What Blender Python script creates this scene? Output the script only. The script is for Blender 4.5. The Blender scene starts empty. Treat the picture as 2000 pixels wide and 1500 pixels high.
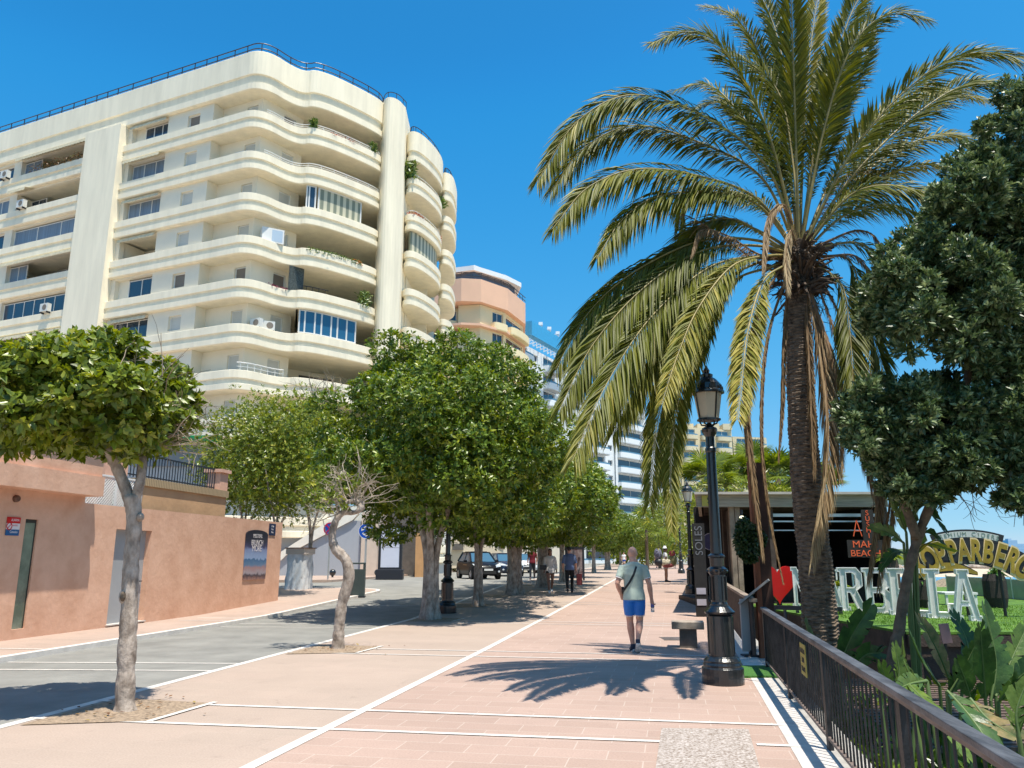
import bpy, bmesh, math, random
import numpy as np
from mathutils import Vector, Matrix
R = math.radians
sc = bpy.context.scene
col = sc.collection
# ------------------------------------------------------------------ camera
F_PX = 1530.0; CAM_H = 1.6; TH = math.atan(340/1530.0); ST, CT = math.sin(TH), math.cos(TH)
cam = bpy.data.objects.new("camera", bpy.data.cameras.new("camera")); col.objects.link(cam)
cam.data.sensor_fit = 'HORIZONTAL'; cam.data.sensor_width = 36.0; cam.data.lens = 36.0*F_PX/2000.0
cam.data.clip_start = 0.05; cam.data.clip_end = 12000
cam.location = (0, 0, CAM_H); cam.rotation_euler = (math.pi/2+TH, 0, 0)
sc.camera = cam
# ------------------------------------------------------------------ sky and sun
SUN_EL = math.radians(73.5); SUN_X, SUN_Y = 0.60, -0.80          # horizontal direction towards the sun
wd = bpy.data.worlds.new("World"); sc.world = wd; wd.use_nodes = True
wn = wd.node_tree; wn.nodes.clear()
sky = wn.nodes.new('ShaderNodeTexSky'); sky.sky_type = 'NISHITA'; sky.sun_disc = False
sky.sun_elevation = SUN_EL; sky.sun_rotation = math.atan2(SUN_X, SUN_Y)
sky.altitude = 0; sky.air_density = 1.0; sky.dust_density = 0.0; sky.ozone_density = 1.0
EXPO = 0.55
sv = wn.nodes.new('ShaderNodeVectorMath'); sv.operation = 'SCALE'; sv.inputs['Scale'].default_value = .1
cv = wn.nodes.new('ShaderNodeRGBCurve')                # film response of the blue sky
for ch, pts in enumerate((((0, .012), (.106, .024), (.125, .036), (.445, .285), (.74, .42), (1, 1.0)), ((0, .1), (.176, .262), (.195, .315), (.596, .63), (.77, .71), (1, 1.0)), ((0, .2), (.319, .66), (.346, .75), (.666, .93), (1, 1.0)))):
    c_ = cv.mapping.curves[ch]; c_.points[0].location = pts[0]; c_.points[-1].location = pts[-1]
    for q in pts[1:-1]: c_.points.new(*q)
cv.mapping.update()
sv2 = wn.nodes.new('ShaderNodeVectorMath'); sv2.operation = 'SCALE'; sv2.inputs['Scale'].default_value = 10/2**EXPO
bg = wn.nodes.new('ShaderNodeBackground'); bg.inputs['Strength'].default_value = 0.1
wo = wn.nodes.new('ShaderNodeOutputWorld')
wn.links.new(sky.outputs[0], sv.inputs[0]); wn.links.new(sv.outputs[0], cv.inputs['Color']); wn.links.new(cv.outputs[0], sv2.inputs[0]); 
tcw = wn.nodes.new('ShaderNodeTexCoord'); dt = wn.nodes.new('ShaderNodeVectorMath'); dt.operation = 'DOT_PRODUCT'   # warm glow added round the out-of-view sun to fill the blue shade
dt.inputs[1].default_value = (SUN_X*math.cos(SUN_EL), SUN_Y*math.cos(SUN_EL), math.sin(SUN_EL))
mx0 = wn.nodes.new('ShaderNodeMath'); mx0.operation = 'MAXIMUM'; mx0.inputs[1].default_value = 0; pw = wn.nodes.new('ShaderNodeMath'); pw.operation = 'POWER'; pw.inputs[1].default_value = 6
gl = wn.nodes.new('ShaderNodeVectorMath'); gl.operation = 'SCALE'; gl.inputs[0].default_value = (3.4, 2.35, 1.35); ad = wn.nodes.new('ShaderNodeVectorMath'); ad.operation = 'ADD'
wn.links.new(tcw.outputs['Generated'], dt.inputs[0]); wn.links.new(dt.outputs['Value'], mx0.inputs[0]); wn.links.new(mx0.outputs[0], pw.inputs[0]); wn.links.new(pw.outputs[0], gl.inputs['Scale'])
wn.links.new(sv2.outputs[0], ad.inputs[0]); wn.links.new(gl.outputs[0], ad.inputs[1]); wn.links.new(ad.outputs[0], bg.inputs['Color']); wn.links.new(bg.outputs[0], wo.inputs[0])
sl = bpy.data.lights.new("sun", 'SUN'); sl.energy = 5.0; sl.angle = math.radians(0.53); sl.color = (1, .94, .83)
so = bpy.data.objects.new("sun", sl); col.objects.link(so)
sd = Vector((SUN_X*math.cos(SUN_EL), SUN_Y*math.cos(SUN_EL), math.sin(SUN_EL)))
so.rotation_euler = sd.to_track_quat('Z', 'Y').to_euler(); so.location = (0, 0, 60)
vs = sc.view_settings; vs.view_transform = 'Standard'; vs.look = 'None'; vs.gamma = 1; vs.exposure = EXPO
sc.render.film_transparent = False
sc.cycles.max_bounces = 6; sc.cycles.transparent_max_bounces = 12
try: sc.cycles.use_denoising = True
except Exception: pass
# ------------------------------------------------------------------ geometry helpers
def tz(y):                                            # the promenade climbs a little in the distance
    if y < 22: return 0.0
    if y < 36: return 0.03*(y-22)
    return 0.42 + 0.002*(min(y, 260)-36)
def ray(px, py):
    u = (px-1000)/F_PX; v = (750-py)/F_PX
    return Vector((u, CT-v*ST, ST+v*CT))
def PZ(px, py, z=0):
    r = ray(px, py); t = (z-CAM_H)/r.z
    return Vector((r.x*t, r.y*t, z))
def PY(px, py, Y):
    r = ray(px, py); t = Y/r.y
    return Vector((r.x*t, Y, CAM_H+r.z*t))
def G(px, py):                                        # point of the sloping pavement
    r = ray(px, py); lo, hi = 1.0, 400.0
    for _ in range(60):
        m = (lo+hi)/2
        if CAM_H + r.z/r.y*m > tz(m): lo = m
        else: hi = m
    return Vector((r.x/r.y*lo, lo, tz(lo)))
def PP(px, py, A, B):                                 # point on the vertical plane through A and B
    r = ray(px, py); d = (B[0]-A[0], B[1]-A[1]); n = (-d[1], d[0])
    t = (A[0]*n[0]+A[1]*n[1])/(r.x*n[0]+r.y*n[1])
    return Vector((r.x*t, r.y*t, CAM_H+r.z*t))
rail_x = lambda y: 1.2+.211*y
_lp = [(484, 1500), (700, 1392), (960, 1262), (1151, 1160), (1215, 1124)]
_lp = [G(a[0]+(b[0]-a[0])*k/6, a[1]+(b[1]-a[1])*k/6) for a, b in zip(_lp[:-1], _lp[1:]) for k in range(6)]
_lp = [_lp[0]-(_lp[4]-_lp[0])*6]+_lp+[_lp[-1]+(_lp[-1]-_lp[-3])*6]
line_x = lambda y: float(np.interp(y, [q.y for q in _lp], [q.x for q in _lp]))
kerb_x = lambda y: -6.35+.165*y
kerbl_x = lambda y: -10.08+.155*y
# ------------------------------------------------------------------ materials
MATS = {}
def mat(name, c, rough=.7, metal=0, spec=.5, var=.12, vscale=3.0, bump=0, bscale=30, c2=None, detail=6, stretch=None, trans=0, alpha=1, emit=None, estr=0, coat=0, rvar=0):
    if name in MATS: return MATS[name]
    m = bpy.data.materials.new(name); m.use_nodes = True; nt = m.node_tree; p = nt.nodes['Principled BSDF']
    p.inputs['Roughness'].default_value = rough; p.inputs['Metallic'].default_value = metal
    p.inputs['Specular IOR Level'].default_value = spec
    if coat: p.inputs['Coat Weight'].default_value = coat; p.inputs['Coat Roughness'].default_value = .05
    if trans: p.inputs['Transmission Weight'].default_value = trans
    if alpha < 1: p.inputs['Alpha'].default_value = alpha
    if emit: p.inputs['Emission Color'].default_value = (*emit, 1); p.inputs['Emission Strength'].default_value = estr
    if var or c2 or bump:
        tc = nt.nodes.new('ShaderNodeTexCoord'); mp = nt.nodes.new('ShaderNodeMapping')
        if stretch: mp.inputs['Scale'].default_value = stretch
        nt.links.new(tc.outputs['Object'], mp.inputs[0])
        n = nt.nodes.new('ShaderNodeTexNoise'); n.inputs['Scale'].default_value = vscale; n.inputs['Detail'].default_value = detail; n.inputs['Roughness'].default_value = .62
        nt.links.new(mp.outputs[0], n.inputs['Vector'])
        cr = nt.nodes.new('ShaderNodeValToRGB')
        a = [max(0, x*(1-var)) for x in c]; b = c2 or [min(1, x*(1+var)) for x in c]
        cr.color_ramp.elements[0].position = .33; cr.color_ramp.elements[1].position = .68
        cr.color_ramp.elements[0].color = (*a, 1); cr.color_ramp.elements[1].color = (*b, 1)
        nt.links.new(n.outputs['Fac'], cr.inputs[0]); nt.links.new(cr.outputs[0], p.inputs['Base Color'])
        if rvar:
            mr = nt.nodes.new('ShaderNodeMapRange'); mr.inputs[3].default_value = rough-rvar; mr.inputs[4].default_value = rough+rvar
            nt.links.new(n.outputs['Fac'], mr.inputs[0]); nt.links.new(mr.outputs[0], p.inputs['Roughness'])
        if bump:
            n2 = nt.nodes.new('ShaderNodeTexNoise'); n2.inputs['Scale'].default_value = bscale; n2.inputs['Detail'].default_value = 5
            nt.links.new(mp.outputs[0], n2.inputs['Vector'])
            bp = nt.nodes.new('ShaderNodeBump'); bp.inputs['Strength'].default_value = bump; bp.inputs['Distance'].default_value = .02
            nt.links.new(n2.outputs['Fac'], bp.inputs['Height']); nt.links.new(bp.outputs[0], p.inputs['Normal'])
    else: p.inputs['Base Color'].default_value = (*c, 1)
    MATS[name] = m; return m
def leafmat(name, c0, c1, c2, rough=.42, transl=.3, spec=.5):
    """colour runs over the per-leaf attribute 'tint'"""
    if name in MATS: return MATS[name]
    m = bpy.data.materials.new(name); m.use_nodes = True; nt = m.node_tree; p = nt.nodes['Principled BSDF']
    at = nt.nodes.new('ShaderNodeAttribute'); at.attribute_name = 'tint'
    cr = nt.nodes.new('ShaderNodeValToRGB'); e = cr.color_ramp.elements
    e[0].color = (*c0, 1); e[1].color = (*c2, 1); k = e.new(.55); k.color = (*c1, 1)
    nt.links.new(at.outputs['Fac'], cr.inputs[0]); nt.links.new(cr.outputs[0], p.inputs['Base Color'])
    p.inputs['Roughness'].default_value = rough; p.inputs['Specular IOR Level'].default_value = spec
    tr = nt.nodes.new('ShaderNodeBsdfTranslucent'); mx = nt.nodes.new('ShaderNodeMixShader'); mx.inputs[0].default_value = transl
    hv = nt.nodes.new('ShaderNodeHueSaturation'); hv.inputs['Hue'].default_value = .485; hv.inputs['Saturation'].default_value = 1.1; hv.inputs['Value'].default_value = 1.5
    nt.links.new(cr.outputs[0], hv.inputs['Color']); nt.links.new(hv.outputs[0], tr.inputs[0])
    nt.links.new(p.outputs[0], mx.inputs[1]); nt.links.new(tr.outputs[0], mx.inputs[2])
    nt.links.new(mx.outputs[0], nt.nodes['Material Output'].inputs[0])
    MATS[name] = m; return m
def glassmat(name, c=(.05, .07, .09), rough=.05):
    return mat(name, c, rough, 0, .9, var=0)
# ------------------------------------------------------------------ mesh builder
class MB:
    def __init__(s): s.v = []; s.f = []; s.mi = []; s.cur = 0; s.sm = []; s.smooth = False
    def m(s, i): s.cur = i; return s
    def add(s, vs, fs):
        o = len(s.v); s.v += [tuple(p) for p in vs]; s.f += [tuple(o+i for i in f) for f in fs]
        s.mi += [s.cur]*len(fs); s.sm += [s.smooth]*len(fs); return s
    def box(s, a, b, M=None, taper=None):
        x0, y0, z0 = a; x1, y1, z1 = b
        P = [(x0,y0,z0),(x1,y0,z0),(x1,y1,z0),(x0,y1,z0),(x0,y0,z1),(x1,y0,z1),(x1,y1,z1),(x0,y1,z1)]
        if taper is not None:
            cx, cy = (x0+x1)/2, (y0+y1)/2
            P = P[:4]+[(cx+(x-cx)*taper, cy+(y-cy)*taper, z) for x, y, z in P[4:]]
        if M is not None: P = [tuple(M @ Vector(p)) for p in P]
        return s.add(P, [(0,3,2,1),(4,5,6,7),(0,1,5,4),(1,2,6,5),(2,3,7,6),(3,0,4,7)])
    def obox(s, A, B, w, z0, z1, off=0):
        """box standing along the plan segment A-B, w thick, shifted off to its left"""
        A = Vector(A[:2]); B = Vector(B[:2]); d = (B-A).normalized(); n = Vector((-d.y, d.x))
        p = [A+n*(off-w/2), B+n*(off-w/2), B+n*(off+w/2), A+n*(off+w/2)]
        P = [(q.x,q.y,z0) for q in p]+[(q.x,q.y,z1) for q in p]
        return s.add(P, [(0,3,2,1),(4,5,6,7),(0,1,5,4),(1,2,6,5),(2,3,7,6),(3,0,4,7)])
    def beam(s, A, B, w, h, up=(0,0,1)):
        A = Vector(A); B = Vector(B); d = (B-A).normalized(); u = Vector(up); x = d.cross(u)
        if x.length < 1e-4: x = d.cross(Vector((0,1,0)))
        x.normalize(); u = x.cross(d)
        P = [A-x*w/2-u*h/2, A+x*w/2-u*h/2, A+x*w/2+u*h/2, A-x*w/2+u*h/2]; P += [p+(B-A) for p in P]
        return s.add(P, [(0,1,2,3),(7,6,5,4),(0,4,5,1),(1,5,6,2),(2,6,7,3),(3,7,4,0)])
    def tube(s, pts, rad, n=8, cap=True, squash=None):
        pts = [Vector(p) for p in pts]; L = len(pts)
        if not hasattr(rad, '__len__'): rad = [rad]*L
        vs = []; prev = None
        for i, p in enumerate(pts):
            d = (pts[min(i+1, L-1)]-pts[max(i-1, 0)])
            if d.length < 1e-9: d = Vector((0,0,1))
            d.normalize()
            if prev is None:
                x = d.orthogonal().normalized()
                if abs(d.z) > .7: x = Vector((1,0,0)); x = (x-d*x.dot(d)).normalized()
            else: x = (prev-d*prev.dot(d)).normalized()
            prev = x; y = d.cross(x)
            for k in range(n):
                a = 2*math.pi*k/n; r = rad[i]
                rx, ry = (r if not isinstance(r, tuple) else r[0]), (r if not isinstance(r, tuple) else r[1])
                vs.append(p+x*math.cos(a)*rx+y*math.sin(a)*ry)
        fs = [(i*n+k, i*n+(k+1) % n, (i+1)*n+(k+1) % n, (i+1)*n+k) for i in range(L-1) for k in range(n)]
        if cap: fs += [tuple(range(n-1, -1, -1)), tuple((L-1)*n+k for k in range(n))]
        return s.add(vs, fs)
    def lathe(s, prof, c=(0,0,0), n=24, cap=True, ang=0):
        vs = [(c[0]+r*math.cos(ang+2*math.pi*k/n), c[1]+r*math.sin(ang+2*math.pi*k/n), c[2]+z) for r, z in prof for k in range(n)]
        L = len(prof); fs = [(i*n+k, i*n+(k+1) % n, (i+1)*n+(k+1) % n, (i+1)*n+k) for i in range(L-1) for k in range(n)]
        if cap: fs += [tuple(range(n-1, -1, -1)), tuple((L-1)*n+k for k in range(n))]
        return s.add(vs, fs)
    def ball(s, c, r, n=12, m=8):
        rr = r if hasattr(r, '__len__') else (r, r, r)
        vs = [(c[0], c[1], c[2]-rr[2])]; 
        for i in range(1, m):
            t = math.pi*i/m
            for k in range(n):
                a = 2*math.pi*k/n; vs.append((c[0]+rr[0]*math.sin(t)*math.cos(a), c[1]+rr[1]*math.sin(t)*math.sin(a), c[2]-rr[2]*math.cos(t)))
        vs.append((c[0], c[1], c[2]+rr[2])); fs = [(0, 1+(k+1) % n, 1+k) for k in range(n)]
        for i in range(m-2):
            fs += [(1+i*n+k, 1+i*n+(k+1) % n, 1+(i+1)*n+(k+1) % n, 1+(i+1)*n+k) for k in range(n)]
        e = len(vs)-1; fs += [(e, 1+(m-2)*n+k, 1+(m-2)*n+(k+1) % n) for k in range(n)]
        return s.add(vs, fs)
    def prism(s, poly, z0, z1, M=None):
        n = len(poly); P = [(x, y, z0) for x, y in poly]+[(x, y, z1) for x, y in poly]
        if M is not None: P = [tuple(M @ Vector(p)) for p in P]
        return s.add(P, [tuple(range(n-1, -1, -1)), tuple(range(n, 2*n))]+[(i, (i+1) % n, n+(i+1) % n, n+i) for i in range(n)])
    def quad(s, a, b, c, d): return s.add([a, b, c, d], [(0,1,2,3)])
    def grid(s, rows):
        w = len(rows[0]); vs = [p for r in rows for p in r]
        return s.add(vs, [(i*w+j, i*w+j+1, (i+1)*w+j+1, (i+1)*w+j) for i in range(len(rows)-1) for j in range(w-1)])
    def mesh(s, name):
        me = bpy.data.meshes.new(name); me.from_pydata(s.v, [], s.f)
        if s.mi: me.polygons.foreach_set('material_index', s.mi); me.polygons.foreach_set('use_smooth', s.sm)
        me.update(); return me
    def build(s, name, mats, parent=None, smooth=None, bevel=0, fixn=True, **kw):
        me = s.mesh(name)
        for m_ in (mats if isinstance(mats, (list, tuple)) else [mats]): me.materials.append(m_)
        if fixn:
            bm = bmesh.new(); bm.from_mesh(me); bmesh.ops.recalc_face_normals(bm, faces=bm.faces); bm.to_mesh(me); bm.free()
        if smooth is not None: me.polygons.foreach_set('use_smooth', [smooth]*len(me.polygons))
        o = bpy.data.objects.new(name, me); col.objects.link(o)
        if smooth == 'auto': pass
        if parent is not None: link(o, parent)
        if bevel:
            b = o.modifiers.new('b', 'BEVEL'); b.width = bevel; b.segments = 2; b.limit_method = 'ANGLE'; b.angle_limit = math.radians(40)
        tag(o, **kw); return o
LOCAL = set()                                         # things whose parts are built in the thing's own frame
def link(o, parent):
    o.parent = parent
    if parent.type == 'EMPTY' and parent.name not in LOCAL: o.matrix_parent_inverse = Matrix.LocRotScale(parent.location, parent.rotation_euler, parent.scale).inverted()
def tag(o, label=None, cat=None, group=None, kind=None):
    if label: o['label'] = label
    if cat: o['category'] = cat
    if group: o['group'] = group
    if kind: o['kind'] = kind
    return o
def thing(name, loc, label, cat, group=None, rz=0, local=False):
    o = bpy.data.objects.new(name, None); col.objects.link(o); o.location = loc; o.rotation_euler = (0, 0, rz); o.empty_display_size = .3
    if local: LOCAL.add(o.name)
    return tag(o, label, cat, group)
def struct(mb, name, m, **kw): return mb.build(name, m, kind='structure', **kw)
def copy_tree(o, parent=None):
    c = o.copy(); col.objects.link(c)
    if parent is not None: c.parent = parent
    for ch in KIDS.get(o.name, [x for x in bpy.data.objects if x.parent == o]): copy_tree(ch, c)
    return c
KIDS = {}
def text_mesh(txt, size, ext=.004, align='CENTER', spacing=1.0, xs=1.0, bold=0):
    cu = bpy.data.curves.new('t', 'FONT'); cu.body = txt; cu.size = size; cu.extrude = ext; cu.align_x = align; cu.align_y = 'CENTER'; cu.space_character = spacing; cu.offset = bold
    o = bpy.data.objects.new('t', cu); col.objects.link(o); dg = bpy.context.evaluated_depsgraph_get()
    me = bpy.data.meshes.new_from_object(o.evaluated_get(dg)); bpy.data.objects.remove(o)
    if xs != 1: me.transform(Matrix.Diagonal((xs, 1, 1, 1)))
    return me
def face_matrix(p, nx, ny):
    """local x along a sign, y up, z out of it towards (nx, ny)"""
    z = Vector((nx, ny, 0)).normalized(); y = Vector((0, 0, 1)); x = y.cross(z)
    return Matrix((( x.x, y.x, z.x, p[0]), (x.y, y.y, z.y, p[1]), (x.z, y.z, z.z, p[2]), (0, 0, 0, 1)))
def put_text(name, txt, size, M, m, parent, ext=.004, xs=1.0, spacing=1.0, rot=0, bold=0):
    me = text_mesh(txt, size, ext, xs=xs, spacing=spacing, bold=bold)
    if rot: me.transform(Matrix.Rotation(rot, 4, 'Z'))
    me.transform(M); me.materials.clear(); me.materials.append(m); me.name = name
    o = bpy.data.objects.new(name, me); col.objects.link(o); link(o, parent); return o
def evaluated(o, name=None):
    dg = bpy.context.evaluated_depsgraph_get(); me = bpy.data.meshes.new_from_object(o.evaluated_get(dg)); 
    if name: me.name = name
    return me
def chaikin(P, n=2, closed=False):
    P = [Vector(p) for p in P]
    for _ in range(n):
        Q = [] if closed else [P[0]]
        m = len(P) if closed else len(P)-1
        for i in range(m):
            a, b = P[i], P[(i+1) % len(P)]; Q += [a*.75+b*.25, a*.25+b*.75]
        if not closed: Q.append(P[-1])
        P = Q
    return P
def catmull(P, n=8):
    P = [Vector(p) for p in P]; P = [P[0]*2-P[1]]+P+[P[-1]*2-P[-2]]; out = []
    for i in range(1, len(P)-2):
        a, b, c, d = P[i-1:i+3]
        for k in range(n):
            t = k/n; out.append(.5*((2*b)+(c-a)*t+(2*a-5*b+4*c-d)*t*t+(3*b-a-3*c+d)*t**3))
    out.append(P[-2]); return out
# ------------------------------------------------------------------ leaves, fast
def leaf_mesh(name, O, D, U, L, W, tint, droop=.25, fold=.25, quads=2):
    """N leaves: origin O, direction D, up U, length L, width W; two folded halves (quads=2) or one diamond"""
    N = len(O); L = L[:, None]; W = W[:, None]
    D = D/np.linalg.norm(D, axis=1, keepdims=True); S = np.cross(D, U); S /= np.linalg.norm(S, axis=1, keepdims=True)+1e-9; Nn = np.cross(S, D)
    z = np.array([[0, 0, -1.]])
    mid = O+D*L*.5+z*droop*L*.12; tip = O+D*L+z*droop*L*.5
    if quads == 2:
        a = mid+S*W*.5+Nn*fold*W*.5; b = mid-S*W*.5+Nn*fold*W*.5
        V = np.stack([O, a, tip, b, mid], 1).reshape(-1, 3); k = 5
        F = np.array([[0, 1, 2, 4], [0, 4, 2, 3]])
    else:
        a = mid+S*W*.5; b = mid-S*W*.5
        V = np.stack([O, a, tip, b], 1).reshape(-1, 3); k = 4
        F = np.array([[0, 1, 2, 3]])
    nf = len(F); idx = (np.arange(N)[:, None, None]*k+F[None]).reshape(-1)
    me = bpy.data.meshes.new(name)
    me.vertices.add(N*k); me.vertices.foreach_set('co', V.astype(np.float32).ravel())
    me.loops.add(N*nf*4); me.loops.foreach_set('vertex_index', idx.astype(np.int32))
    me.polygons.add(N*nf); me.polygons.foreach_set('loop_start', (np.arange(N*nf)*4).astype(np.int32))
    me.polygons.foreach_set('loop_total', np.full(N*nf, 4, np.int32))
    me.update(calc_edges=True)
    at = me.attributes.new('tint', 'FLOAT', 'POINT'); at.data.foreach_set('value', np.repeat(np.clip(tint, 0, 1), k).astype(np.float32))
    return me
def unit(n, rng):
    v = rng.normal(size=(n, 3)); return v/np.linalg.norm(v, axis=1, keepdims=True)
def rosettes(rng, T, A, per, L, W, tint, spread=.9, lift=.35):
    """leaf whorls at twig tips T with twig axes A"""
    n = len(T); O = np.repeat(T, per, 0); Ax = np.repeat(A, per, 0)
    r = rng.normal(size=(n*per, 3)); r -= (r*Ax).sum(1, keepdims=True)*Ax; r /= np.linalg.norm(r, axis=1, keepdims=True)+1e-9
    D = r*spread+Ax*(lift+.15+rng.uniform(-.3, .5, (n*per, 1)))+np.array([[0, 0, .18]]); D /= np.linalg.norm(D, axis=1, keepdims=True)
    O = O-Ax*rng.uniform(0, 1, (n*per, 1))*L*.9
    U = Ax+rng.normal(size=(n*per, 3))*.25
    LL = L*rng.uniform(.65, 1.2, n*per); WW = W*rng.uniform(.75, 1.2, n*per)
    tt = np.repeat(tint, per)+rng.normal(size=n*per)*.16
    return O, D, U, LL, WW, tt
# ================================================================== SETTING
def paving(name, ca, cb, mortar, bw=.6, bh=.3, ang=0, msize=.006, var=.5):
    m = bpy.data.materials.new(name); m.use_nodes = True; nt = m.node_tree; p = nt.nodes['Principled BSDF']
    g = nt.nodes.new('ShaderNodeNewGeometry'); mp = nt.nodes.new('ShaderNodeMapping'); mp.inputs['Rotation'].default_value = (0, 0, ang)
    nt.links.new(g.outputs['Position'], mp.inputs[0])
    b = nt.nodes.new('ShaderNodeTexBrick'); b.inputs['Scale'].default_value = 1; b.inputs['Brick Width'].default_value = bw; b.inputs['Row Height'].default_value = bh
    b.inputs['Mortar Size'].default_value = msize; b.inputs['Mortar Smooth'].default_value = .3; b.inputs['Bias'].default_value = 0
    b.inputs['Color1'].default_value = (*ca, 1); b.inputs['Color2'].default_value = (*cb, 1); b.inputs['Mortar'].default_value = (*mortar, 1)
    nt.links.new(mp.outputs[0], b.inputs['Vector'])
    n = nt.nodes.new('ShaderNodeTexNoise'); n.inputs['Scale'].default_value = .55; n.inputs['Detail'].default_value = 8; n.inputs['Roughness'].default_value = .65
    nt.links.new(mp.outputs[0], n.inputs['Vector'])
    mr = nt.nodes.new('ShaderNodeMapRange'); mr.inputs[1].default_value = .3; mr.inputs[2].default_value = .7; mr.inputs[3].default_value = 1-.16*var; mr.inputs[4].default_value = 1+.14*var
    nt.links.new(n.outputs['Fac'], mr.inputs[0])
    n3 = nt.nodes.new('ShaderNodeTexNoise'); n3.inputs['Scale'].default_value = 60; n3.inputs['Detail'].default_value = 4
    nt.links.new(mp.outputs[0], n3.inputs['Vector'])
    mr3 = nt.nodes.new('ShaderNodeMapRange'); mr3.inputs[1].default_value = .3; mr3.inputs[2].default_value = .7; mr3.inputs[3].default_value = .88; mr3.inputs[4].default_value = 1.1
    nt.links.new(n3.outputs['Fac'], mr3.inputs[0])
    n5 = nt.nodes.new('ShaderNodeTexNoise'); n5.inputs['Scale'].default_value = 2.3; n5.inputs['Detail'].default_value = 9; n5.inputs['Roughness'].default_value = .75; n5.inputs['Distortion'].default_value = .8
    nt.links.new(mp.outputs[0], n5.inputs['Vector']); mr5 = nt.nodes.new('ShaderNodeMapRange'); mr5.inputs[1].default_value = .58; mr5.inputs[2].default_value = .72; mr5.inputs[3].default_value = 1; mr5.inputs[4].default_value = .80; nt.links.new(n5.outputs['Fac'], mr5.inputs[0])
    m5 = nt.nodes.new('ShaderNodeMath'); m5.operation = 'MULTIPLY'; nt.links.new(mr.outputs[0], m5.inputs[0]); nt.links.new(mr5.outputs[0], m5.inputs[1]); mr = m5
    mu = nt.nodes.new('ShaderNodeMath'); mu.operation = 'MULTIPLY'; nt.links.new(mr.outputs[0], mu.inputs[0]); nt.links.new(mr3.outputs[0], mu.inputs[1])
    vm = nt.nodes.new('ShaderNodeVectorMath'); vm.operation = 'SCALE'; nt.links.new(b.outputs['Color'], vm.inputs[0]); nt.links.new(mu.outputs[0], vm.inputs['Scale'])
    nt.links.new(vm.outputs[0], p.inputs['Base Color']); p.inputs['Roughness'].default_value = .78; p.inputs['Specular IOR Level'].default_value = .3
    bp = nt.nodes.new('ShaderNodeBump'); bp.inputs['Strength'].default_value = .25; bp.inputs['Distance'].default_value = .005
    nt.links.new(n3.outputs['Fac'], bp.inputs['Height']); nt.links.new(bp.outputs[0], p.inputs['Normal'])
    return m
ANG = -math.atan(.2)
m_pink = paving('paving_pink', (.36, .255, .205), (.40, .285, .232), (.45, .36, .30), .6, .3, math.atan(.2))
m_beige = paving('paving_beige', (.37, .29, .235), (.39, .302, .245), (.40, .315, .258), .9, .45, math.atan(.2), .006)
m_side = paving('paving_side', (.36, .275, .225), (.40, .30, .245), (.44, .36, .3), .4, .4, math.atan(.16))
m_white = mat('white_stone', (.52, .48, .44), .7, var=.13, vscale=5, bump=.15)
m_paint = mat('white_line', (.60, .56, .51), .7, var=.12, vscale=6)
m_asph = mat('asphalt', (.215, .21, .19), .85, var=.2, vscale=1.1, bump=.35, bscale=160, detail=10)
m_ground = mat('ground_earth', (.3, .26, .21), .95, var=.2, vscale=.6)
m_soil = mat('dark_soil', (.07, .055, .04), .95, var=.4, vscale=4, bump=.4, bscale=20)
m_gravel = mat('pit_gravel', (.30, .22, .15), .95, var=.45, vscale=26, bump=.8, bscale=60)
m_kerb = mat('kerb_stone', (.62, .57, .52), .75, var=.12, vscale=4, bump=.15)

def ys(y0, y1, step=2.0):
    n = max(1, int(round((y1-y0)/step))); return [y0+(y1-y0)*i/n for i in range(n+1)]
def ribbon(xl, xr, y0, y1, dz, mb=None, step=1.0):
    mb = mb or MB()
    if not callable(xl): a = xl; xl = lambda y: a
    if not callable(xr): b_ = xr; xr = lambda y: b_
    mb.grid([[(xl(y), y, tz(y)+dz), (xr(y), y, tz(y)+dz)] for y in ys(y0, y1, step)]); return mb
# base ground to the horizon, dropping to the gardens and the shore on the sea side
mb = MB(); rows = []
YS = [-60, -20, 0, 10, 20, 22, 26, 30, 34, 36, 50, 80, 130, 200, 300, 600, 1500, 4000]
for y in YS:
    t = tz(y)-.03; r_ = rail_x(min(y, 600))
    if y > 600: r_ = rail_x(600)
    low = -1.5 if y < 60 else -2.2
    rows.append([(r_-4000, y, t), (r_-400, y, t), (r_-60, y, t), (r_-14, y, t), (r_+.22, y, t), (r_+.24, y, low), (r_+11, y, low), (r_+16, y, -3.3), (r_+30, y, -4.6), (r_+4000, y, -6.0)])
mb.grid(rows)
struct(mb, 'ground', m_ground)
struct(ribbon(lambda y: line_x(y)+.0, lambda y: rail_x(y)-.33, -4, 130, .0), 'promenade', m_pink)
struct(ribbon(lambda y: kerb_x(y)+.0, lambda y: line_x(y), -4, 130, .0), 'path', m_beige)
struct(ribbon(kerbl_x, kerb_x, -4, 27.5, -.012), 'road', m_asph)
struct(ribbon(lambda y: kerb_x(y)-9.5, kerb_x, 27.5, 260, -.012), 'road', m_asph)
struct(ribbon(lambda y: -90, kerbl_x, 33.5, 40, -.014), 'road', m_asph)        # side street
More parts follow.
